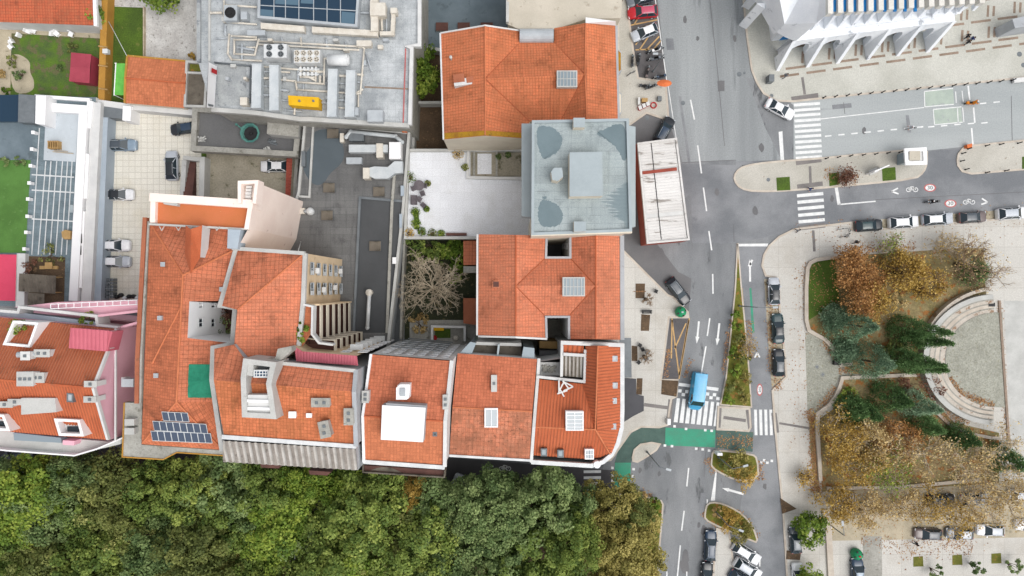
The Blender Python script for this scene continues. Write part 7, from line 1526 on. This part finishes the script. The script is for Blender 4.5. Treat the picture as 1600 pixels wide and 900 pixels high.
pick = {0: [2, 2, 4, 2, 1, 0, 0, 2, 0, 4, 4, 0, 2, 2, 2, 2], 1: [0, 4, 2, 3, 5, 0, 3, 2, 4, 0, 3, 1, 2, 2, 2, 0], 2: [0, 3, 5, 3, 0, 2, 1, 0, 4, 2, 0, 5, 0, 2, 2, 0], 3: [2, 0, 1, 3, 2, 5, 1, 0, 3, 0, 4, 0, 2, 2, 0, 3]}
for r, (yy, rn) in enumerate(rows):
    for k, (xx, ln_) in enumerate(LAND):
        x = xx + R_.uniform(-13, 13) + (28 if r % 2 else 0); y = yy + R_.uniform(-10, 12)
        if r == 0 and xx >= 540: y += 12 if xx < 650 else 40
        if r == 0 and 170 < xx < 350: y += 6
        if x > 930: continue
        if r == 3 and 395 < x < 500 and True: y += 26
        kind = pick[r][k % 16]
        put_tree(kind, x, y, R_.uniform(8.5, 13), '%s %s %s' % (COLN[kind], rn, ln_), 'trees of the southern street belt', R_.uniform(.74, 1.18))
for x, y, lm, sc, lab in ((962, 790, 'leaf_khaki', .8, 'yellowing tree at the upper end of the verge by the cycle crossing'), (975, 835, 'leaf_khaki', .9, 'brown yellow tree in the middle of the verge along the road'), (985, 880, 'leaf_khaki', .95, 'brown tree at the bottom of the verge along the road'), (945, 850, 'leaf_khaki', .8, 'golden tinged tree where the belt meets the verge'), (990, 800, 'leaf_olive', .55, 'small olive tree beside the green verge corner'), (640, 770, 'leaf_gold', .5, 'rusty gold small tree below the arched balcony'), (340, 878, 'leaf_khaki', .6, 'yellow brown tree near the bottom edge of the belt'), (965, 912, 'leaf_khaki', .8, 'olive tree leaving the bottom edge beside the verge')): put_tree((lm, 5.0), x, y, 9, lab, 'autumn trees in the belt', sc)
# garden trees and shrubs
def bush(px, py, z, r, h, lab, lm, n=900, s=.34, cat='shrub', name='shrub'):
    K = thing(name, lab, cat, P(px, py, z)); rg = np.random.default_rng(R_.randrange(10**6)); c, nn, t, cc = clump_crown(rg, r, h * .55, h * .55, max(10, int(n / 40)), 40, r * .3)
    leafmesh('foliage', c, nn, rg, s, lm, K, None, .5, t, local=True, asp=.75); b = MB()
    for t_ in cc[:6]: b.tube((0, 0, 0), tuple(t_ * .8), .07, .03, 5)
    b.build('stem', 'bark', K, local=True); return K
bush(664,102,0,1.9,5.6,'dense bright shrub, upper one between plant deck and tiled house','leaf_shrub',2200); bush(668,132,0,2.2,5.4,'dense dark green tree, lower one between plant deck and tiled house','leaf_shrub',2600,.4); bush(654,86,0,1.2,3,'yellowish shrub at the corner of the plant deck','leaf_lime',700); bush(652,70,0,.6,2,'tiny shrub on the rear court wall','leaf_olive',200)
bush(266,2,0,2.6,5,'round lime green tree at the top of the stone yard','leaf_lime',2400,.4,'tree','tree'); bush(158,-2,0,1.6,4,'green tree overlapping the long orange roof end','leaf_shrub',1400,.36,'tree','tree'); bush(162,32,0,1.4,3.5,'yellow green tree on the ochre wall','leaf_lime',1100,.34,'tree','tree')
for a in ((24,98,0,.9,.9,'sparse dark shrub on the sandy lawn corner','leaf_olive',160),(36,118,0,1.0,1.2,'dark shrub in the middle of the sandy patch','leaf_deep',240),(96,107,0,.5,.5,'little dark plant in the middle of the lawn','leaf_deep',80),(3,118,0,.9,1.2,'grey shrub at the picture edge beside the lawn','leaf_brown',200),(12,142,0,.6,.6,'low plant by the pool deck corner','leaf_shrub',120),(115,75,0,.7,.6,'olive plant above the crimson shed','leaf_olive',120),(302,88,0,.6,.7,'yellow plant in the corner of the stone yard','leaf_gold',120),(34,254,2.6,.8,.9,'row of dark pots at the top edge of the turf carpet','leaf_deep',140),(10,253,2.6,.8,.8,'dark plants at the turf carpet by the picture edge','leaf_deep',140),(140,497,18,1.1,1.0,'round green shrub on the pink house terrace','leaf_lime',300),(38,512,20.4,1.1,1.4,'yellow green plant in the white roof terrace box','leaf_lime',240),(350,505,13.6,1.8,2.2,'dark leafy plants deep in the white courtyard','leaf_deep',420),(356,490,13.6,1.3,2,'reddish plant in the courtyard corner','leaf_red',260),(475,512,22.4,.7,1.2,'upper green plant on the small rooftop terrace','leaf_shrub',180),(473,526,22.4,.7,1,'lower lime plant on the small rooftop terrace','leaf_lime',180),(185,748,0,.1,.1,'tiny weed','leaf_lime',20)):
    if a[3] > .2: bush(a[0], a[1], a[2], a[3], a[4], a[5], a[6], a[7], .24)
for k in range(9): bush(645 + k * 9, 384 + (k % 3) * 8, 0, 1.5, 2.2, ['first','second','third','fourth','fifth','sixth','seventh','eighth','ninth'][k] + ' bushy green shrub from the west in the garden bed below the white terrace', 'leaf_shrub' if k > 5 else 'leaf_green', 420, .3)['group'] = 'shrubs below the white terrace'
for k, (x, y) in enumerate(((712,396),(716,412),(714,428),(718,388))): bush(x, y, 0, 1.3, 2.4, ['lush','leafy','dense','tall'][k] + ' green shrub beside the red sheds, number %s along the shed wall' % ['two','three','four','one'][k], 'leaf_shrub', 520, .32)['group'] = 'shrubs by the red sheds'
bush(757,519,0,1.2,1.5,'dark green shrub behind the patchy tiled house','leaf_deep',260); bush(655,506,0,1.4,.8,'low brown undergrowth left of the walled patio','leaf_brown',260)
bush(52,418,2.7,1.2,1,'purple flowering shrub on the brown patio','leaf_red',260,.24); bush(80,399,2.6,1.6,.6,'low flower strip along the tiled terrace edge','leaf_olive',260,.22)
bush(1254,817,0,2.4,4.2,'round lime green street tree beside the promenade kerb','leaf_shrub',2600,.36,'tree','tree'); bush(1256,895,0,1.9,4,'lime green street tree cut by the bottom edge','leaf_lime',1500,.36,'tree','tree')
for x, y, n, lab in ((1453,887,150,'small thin tree beside the first grass square'),(1514,880,120,'small thin tree beside the second grass square'),(1573,879,420,'small bushy tree beside the third grass square')): bush(x, y, .13, 1.05, 2.6, lab, 'leaf_deep', n, .3, 'tree', 'tree')
bush(1023,783,.14,.9,1.2,'bright green shrub at the corner of the verge','leaf_shrub',500,.24); bush(1022,800,.14,.9,1.2,'green shrub below the bright one on the verge','leaf_shrub',400,.24); bush(1018,830,.14,1.2,1.6,'olive shrub in the lower part of the verge','leaf_olive',420,.28); bush(1002,776,.14,.9,1,'dark shrub at the upper verge edge','leaf_brown',260,.26)
for k, (x, y, r, lm, d) in enumerate(((1147,490,.6,'leaf_shrub','topmost green'),(1149,508,.8,'leaf_shrub','bright green'),(1152,530,1.0,'leaf_olive','olive'),(1144,552,.9,'leaf_shrub','round green'),(1156,560,1.2,'leaf_olive','broad yellowish'),(1146,578,1.2,'leaf_lime','lime green'),(1158,592,1.3,'leaf_khaki','brownish'),(1143,605,1.2,'leaf_olive','low olive'),(1160,617,1.1,'leaf_khaki','golden'),(1136,622,.9,'leaf_lime','lowest lime'))): bush(x, y, .14, r, 1.3, d + ' shrub in the long median strip', lm, 260, .26)['group'] = 'shrubs on the median'
for x, y, r, n, lm, lab in ((1150,722,1.9,1500,'leaf_khaki','golden bush filling the upper planted island'),(1160,742,1.8,800,'leaf_gold','thin brown bush at the lower side of the upper island'),(1128,722,1.0,420,'leaf_olive','olive bush at the west of the upper planted island'),(1134,806,1.6,1100,'leaf_gold','golden bush on the lower planted island'),(1155,824,1.8,1100,'leaf_khaki','spreading yellow bush at the tip of the lower island'),(1116,796,.8,200,'leaf_brown','dry brown bush at the west of the lower island')): bush(x, y, .14, r, 2.2, lab, lm, n, .26)
# conifers
def conifer(px, py, h, r, lab, lm, n=6500, s=.25):
    K = thing('cypress_tree', lab, 'conifer', P(px, py, .16)); rg = np.random.default_rng(R_.randrange(10**6))
    m = 230; t = rg.random(m) ** 1.25; a = rg.random(m) * 6.283; prof = np.minimum(1, (1 - t) ** .95 * 1.05 + .01) * (.75 + .35 * rg.random(m)); c = np.stack([np.cos(a) * prof * r, np.sin(a) * prof * r, .4 + t * (h - .4)], 1)
    k = n // m; d = np.stack([np.cos(a), np.sin(a), np.full(m, .5)], 1); ct = rg.random(m)
    ctr = np.repeat(c, k, 0) + rg.normal(size=(m * k, 3)) * np.array([.24, .24, .42]) * (.55 + .5 * (1 - np.repeat(t, k))[:, None]); nn = np.repeat(d, k, 0); tt = np.clip(np.repeat(ct, k) * .6 + rg.random(m * k) * .4, 0, 1)
    leafmesh('crown', ctr, nn, rg, s, lm, K, None, .3, tt, local=True, asp=.5); b = MB(); b.tube((0, 0, 0), (0, 0, h * .9), .2, .04, 8); b.build('trunk', 'bark', K, local=True); return K
for a in ((1312,506,11,2.9,'bluish conifer nearest the park corner lawn','leaf_cedar'),(1300,495,5,1.9,'small bluish conifer tucked against the corner lawn','leaf_cedar'),(1402,512,13.5,1.9,'dark cypress leaning over the amphitheatre rim, upper one','leaf_cypress'),(1418,528,11,1.4,'dark cypress behind the upper one at the amphitheatre rim','leaf_cypress'),(1347,562,9,3.1,'broad bluish conifer beside the park entrance path','leaf_cedar'),(1392,556,13.5,1.7,'long dark cypress pointing into the amphitheatre','leaf_cypress'),(1412,566,11,1.5,'olive dark cypress lowest of the group at the amphitheatre','leaf_cypress'),(1378,618,8,2.4,'bright green conifer south of the entrance wall','leaf_cypress'),(1415,626,9,2.2,'green conifer beside the south seats of the amphitheatre','leaf_cedar'),(1322,636,6.5,2.2,'deep teal conifer in the southern park bed','leaf_cypress'),(1340,640,7,1.7,'second deep teal conifer next to the first in the southern bed','leaf_cypress'),(1432,660,7,2.0,'dark conifer beside the tan curved wall','leaf_cypress'),(1318,548,3,2.0,'low dark conifer bush below the first bluish conifer','leaf_cedar'),(1490,680,6,2.0,'dark conifer among bare branches east of the tan wall','leaf_cypress'),(1555,712,8,2.2,'dark conifer under bare branches at the picture edge','leaf_cypress'),(1515,425,4,2.2,'dark spreading conifer beneath the bare tree above the amphitheatre','leaf_cypress')): conifer(*a)
# bare and half-bare trees
TWMIN = [.028]
def twigs(rg, b, p, d, L, r, lev, maxlev, ends, spread=.6, n=3):
    q = p + d * L; mid = p.lerp(q, .5) + Vector(tuple(rg.normal(size=3))) * L * .05; r = max(r, TWMIN[0]); b.tube(p, mid, r, r * .88, 5 if lev < 2 else 3, cap=False); b.tube(mid, q, r * .88, max(r * .7, TWMIN[0]), 5 if lev < 2 else 3, cap=False)
    if lev >= maxlev: ends.append(q); return
    for k in range(n + (1 if lev < 2 else 0)):
        v = (d + Vector(tuple(rg.normal(size=3))) * spread); v.z += .12; v.normalize(); s = .35 + .65 * rg.random()
        twigs(rg, b, p.lerp(q, s), v, L * (.58 + .22 * rg.random()), r * .62, lev + 1, maxlev, ends, spread, n)
def bare_tree(px, py, zt, R, h, lab, tw='twig_pale', leaves_=0, lm='leaf_brown', seed=1, lev=4, ls=.24, arms=7, n=3, rad0=.11, name='bare_tree', up=.55):
    base = P(px, py, zt); K = thing(name, lab, 'tree', (base.x, base.y, 0)); rg = np.random.default_rng(seed); b = MB(); hb = h * .32; b.tube((0, 0, 0), (0, 0, hb), .3, .24, 8); b.build('trunk', 'bark' if tw != 'twig_pale' else tw, K, True, local=True)
    b = MB(); ends = []
    for k in range(arms): a = 2 * math.pi * (k + 1.1 * rg.random()) / arms; v = Vector((math.cos(a) + .12, math.sin(a) + .1, up + .7 * rg.random() ** 2)).normalized(); twigs(rg, b, Vector((0, 0, hb * (.6 + .4 * rg.random()))), v, R * (.34 + .2 * rg.random()), rad0, 0, lev, ends, .55, n)
    b.build('branches', tw, K, local=True)
    if leaves_:
        e = np.array([tuple(q) for q in ends]); idx = rg.integers(0, len(e), leaves_); c = e[idx] + rg.normal(size=(leaves_, 3)) * .42
        leafmesh('leaves', c, rg.normal(size=(leaves_, 3)), rg, ls, lm, K, None, .4, None, local=True, asp=.8)
    return K
TWMIN[0] = .022; bare_tree(676, 450, 3, 6.6, 9.0, 'big bare pale branched tree in the garden behind the dark roof', seed=9, lev=5, arms=15, n=2, rad0=.09, up=.4); TWMIN[0] = .02
for a in ((1353,440,6,5.6,9,'big rust orange tree in the park beside the corner lawn','twig_brown',9000,'leaf_rust',11),(1372,470,5,3.6,7,'golden orange lower part tree in front of the rust orange one','twig_brown',4200,'leaf_gold',12),(1432,424,6,4.4,8,'yellow green autumn tree between rust tree and bare tree','twig_brown',4800,'leaf_gold',13),(1462,452,5,3.4,7,'thin yellow tree at the upper amphitheatre rim','twig_brown',1700,'leaf_gold',14),(1540,410,7,5.6,10,'bare brown tree spreading above the amphitheatre','twig_brown',500,'leaf_brown',15),(1500,385,6,4.2,8,'bare thin tree overhanging the dark parked car','twig_pale',350,'leaf_gold',16),(1405,385,5,2.8,6,'small thin yellow tree on the pavement by the street row','twig_pale',500,'leaf_lime',17),(1325,690,6,4.4,8,'half bare golden tree, westernmost in the southern park','twig_pale',3011,'leaf_gold',18),(1372,700,6,4.6,8,'dry tan tree second from the west in the southern park','twig_pale',2609,'leaf_brown',19),(1420,690,6,4.4,8,'rusty tan tree below the green conifers','twig_pale',3011,'leaf_rust',20),(1405,735,6,4.6,8,'sparse brown tree in the middle of the southern park','twig_pale',1806,'leaf_lime',21),(1345,735,6,4.4,8,'yellow flecked tree above the straight pale wall','twig_pale',3011,'leaf_gold',22),(1470,720,7,5,9,'nearly bare brown tree east of the rusty tan tree','twig_pale',1204,'leaf_brown',23),(1530,730,7,5.4,9,'bare pale tree over the upper row of cars','twig_pale',1080,'leaf_brown',24),(1585,720,7,5.0,9,'bare tree at the picture edge below the side terrace','twig_pale',840,'leaf_brown',25),(1322,800,6,3.8,7,'golden tree over the half hidden steps','twig_pale',2409,'leaf_gold',26),(1372,815,6,4.2,7,'tan gold tree above the grey path','twig_pale',2008,'leaf_brown',27),(1430,800,6,4.4,8,'sparse tan tree between the two car rows, west','twig_pale',1404,'leaf_brown',28),(1485,805,6,4.4,8,'gold flecked tree between the two car rows, middle','twig_pale',2208,'leaf_gold',29),(1545,795,6,4.6,8,'sparse pale tree between the two car rows, east','twig_pale',1204,'leaf_brown',30),(1600,790,6,4.6,8,'thin pale tree between car rows at the picture edge','twig_pale',1680,'leaf_brown',31),(1268,752,4,1.8,5,'little yellow tree on the promenade leaf strip','twig_brown',450,'leaf_gold',32),(1328,275,2.5,1.6,3.6,'small reddish bare tree on the traffic island','twig_brown',900,'leaf_red',33),(1172,542,3,1.8,4.5,'thin bare yellowish tree leaning from the median','twig_pale',300,'leaf_gold',34),(1012,560,3,1.7,4.5,'leafless thin tree at the cafe tree pit','twig_brown',0,'leaf_gold',35),(1014,468,3,1.5,4,'leafless thin tree at the upper tree pit','twig_brown',0,'leaf_gold',36)): 
    bare_tree(a[0], a[1], a[2], a[3], a[4], a[5], a[6], a[7], a[8], a[9], 3 if a[3] < 2.4 else 4 if a[1] < 640 else 5, .27 if a[1] > 640 else .28 if a[7] > 1500 else .24, 5 if a[3] < 2.4 else 6, 3 if a[1] < 640 or a[3] < 2.4 else 2, .05 if a[3] < 2.4 else .09, 'autumn_tree' if a[7] > 400 else 'bare_tree')
for a in ((1450,608,1.9,'purplish brown thicket beside the south seats'),(1420,600,1.7,'dark brown thicket under the entrance wall'),(1392,545,1.4,'grey brown shrub between the conifers'),(1378,545,1.2,'olive green shrub among the conifers')): bush(a[0], a[1], .16, a[2], 1.6, a[3], 'leaf_red' if a[0] > 1400 else 'leaf_olive', 520, .26)
for a in ((1400,470,'brown shrub under the gold tree'),(1330,655,'yellow shrub at the southern bed edge'),(1318,615,'yellow green shrub below the entrance wall')): bush(a[0], a[1], .16, 1.4, 1.2, a[2], 'leaf_brown' if a[0] > 1350 else 'leaf_lime', 360, .24)
# fallen leaves
rg = np.random.default_rng(3); pts = []
def strew(x0, y0, x1, y1, n, w, z=.15):
    t = rg.random(n); u = np.abs(rg.normal(size=n)) * w * np.sign(rg.normal(size=n)); dx, dy = x1 - x0, y1 - y0; L = math.hypot(dx, dy)
    for a, c in zip(t, u): p = P(x0 + dx * a - dy / L * c, y0 + dy * a + dx / L * c); pts.append((p.x, p.y, z + rg.random() * .03))
for q in ((1272,650,1274,770,1500,5),(1262,640,1270,660,200,4),(1286,532,1308,562,260,3),(1306,605,1280,642,340,4),(1300,390,1430,385,500,5),(1310,580,1345,576,200,3),(1205,436,1206,580,420,5),(1215,590,1215,610,80,4),(1258,410,1256,500,120,3),(1560,470,1572,690,420,2.5),(1482,590,1500,615,200,3,.25),(1500,615,1552,632,320,3,.25),(1470,640,1510,660,260,5,.8),(1400,860,1500,850,300,10),(1480,840,1520,860,160,8),(1300,780,1560,800,900,22),(1290,700,1560,735,900,25,.2),(1266,415,1300,500,260,12,.2),(1080,560,1070,590,60,2,.03),(1128,585,1142,500,140,2,.16),(1172,560,1170,500,140,3,.16),(1120,690,1176,690,260,6,.04),(1105,715,1118,740,120,4,.04),(1186,720,1188,750,120,4,.04),(1098,800,1130,830,160,4,.04),(1150,795,1185,840,140,3,.04),(950,768,1020,774,160,4,.04),(1040,592,1045,545,120,2,.04),(1345,840,1400,850,120,8),(1240,365,1600,345,200,12),(1250,420,1245,700,160,9),(1287,270,1340,280,160,6),(1000,455,1000,455.5,30,5)): strew(*q)
pts = np.array(pts); tag(leafmesh('fallen_leaves', pts, np.tile([0, 0, 3.], (len(pts), 1)), rg, .24, 'leaf_fallen', None, (0, 0, 0), .5), 'scattered brown fallen leaves along kerbs and park beds', 'leaves', None, 'stuff')
# ---------------------------------------------------------------- light and camera
w = bpy.data.worlds.new('World'); SC.world = w; w.use_nodes = True; nt = w.node_tree; bg = nt.nodes['Background']
sk = nt.nodes.new('ShaderNodeTexSky'); sk.sky_type = 'NISHITA'; sk.sun_disc = False; sk.sun_elevation = rad(62); sk.sun_rotation = rad(125); sk.air_density = 1.0; sk.dust_density = 4.0; sk.ozone_density = 1.0
hs = nt.nodes.new('ShaderNodeHueSaturation'); hs.inputs['Saturation'].default_value = .22; nt.links.new(sk.outputs[0], hs.inputs['Color']); nt.links.new(hs.outputs[0], bg.inputs[0]); bg.inputs[1].default_value = .15
sun = bpy.data.lights.new('sun', 'SUN'); sun.energy = .75; sun.angle = rad(60); sun.color = (1, .97, .92); so = bpy.data.objects.new('sun', sun); COL.objects.link(so)
el, az = rad(62), rad(125)      # azimuth clockwise from +Y
d = Vector((math.sin(az) * math.cos(el), math.cos(az) * math.cos(el), math.sin(el))); so.rotation_euler = d.to_track_quat('Z', 'Y').to_euler()
cam = bpy.data.cameras.new('camera'); cam.sensor_width = 36; cam.lens = HC * 18 / 80; cam.clip_end = 2000; cam.clip_start = 1; co = bpy.data.objects.new('camera', cam); COL.objects.link(co); co.location = (0, 0, HC); co.rotation_euler = (0, 0, 0); SC.camera = co
SC.view_settings.view_transform = 'Standard'; SC.view_settings.look = 'None'; SC.view_settings.gamma = 1; SC.view_settings.exposure = .40; SC.view_settings.use_curve_mapping = False
SC.cycles.max_bounces = 6; SC.cycles.use_denoising = True
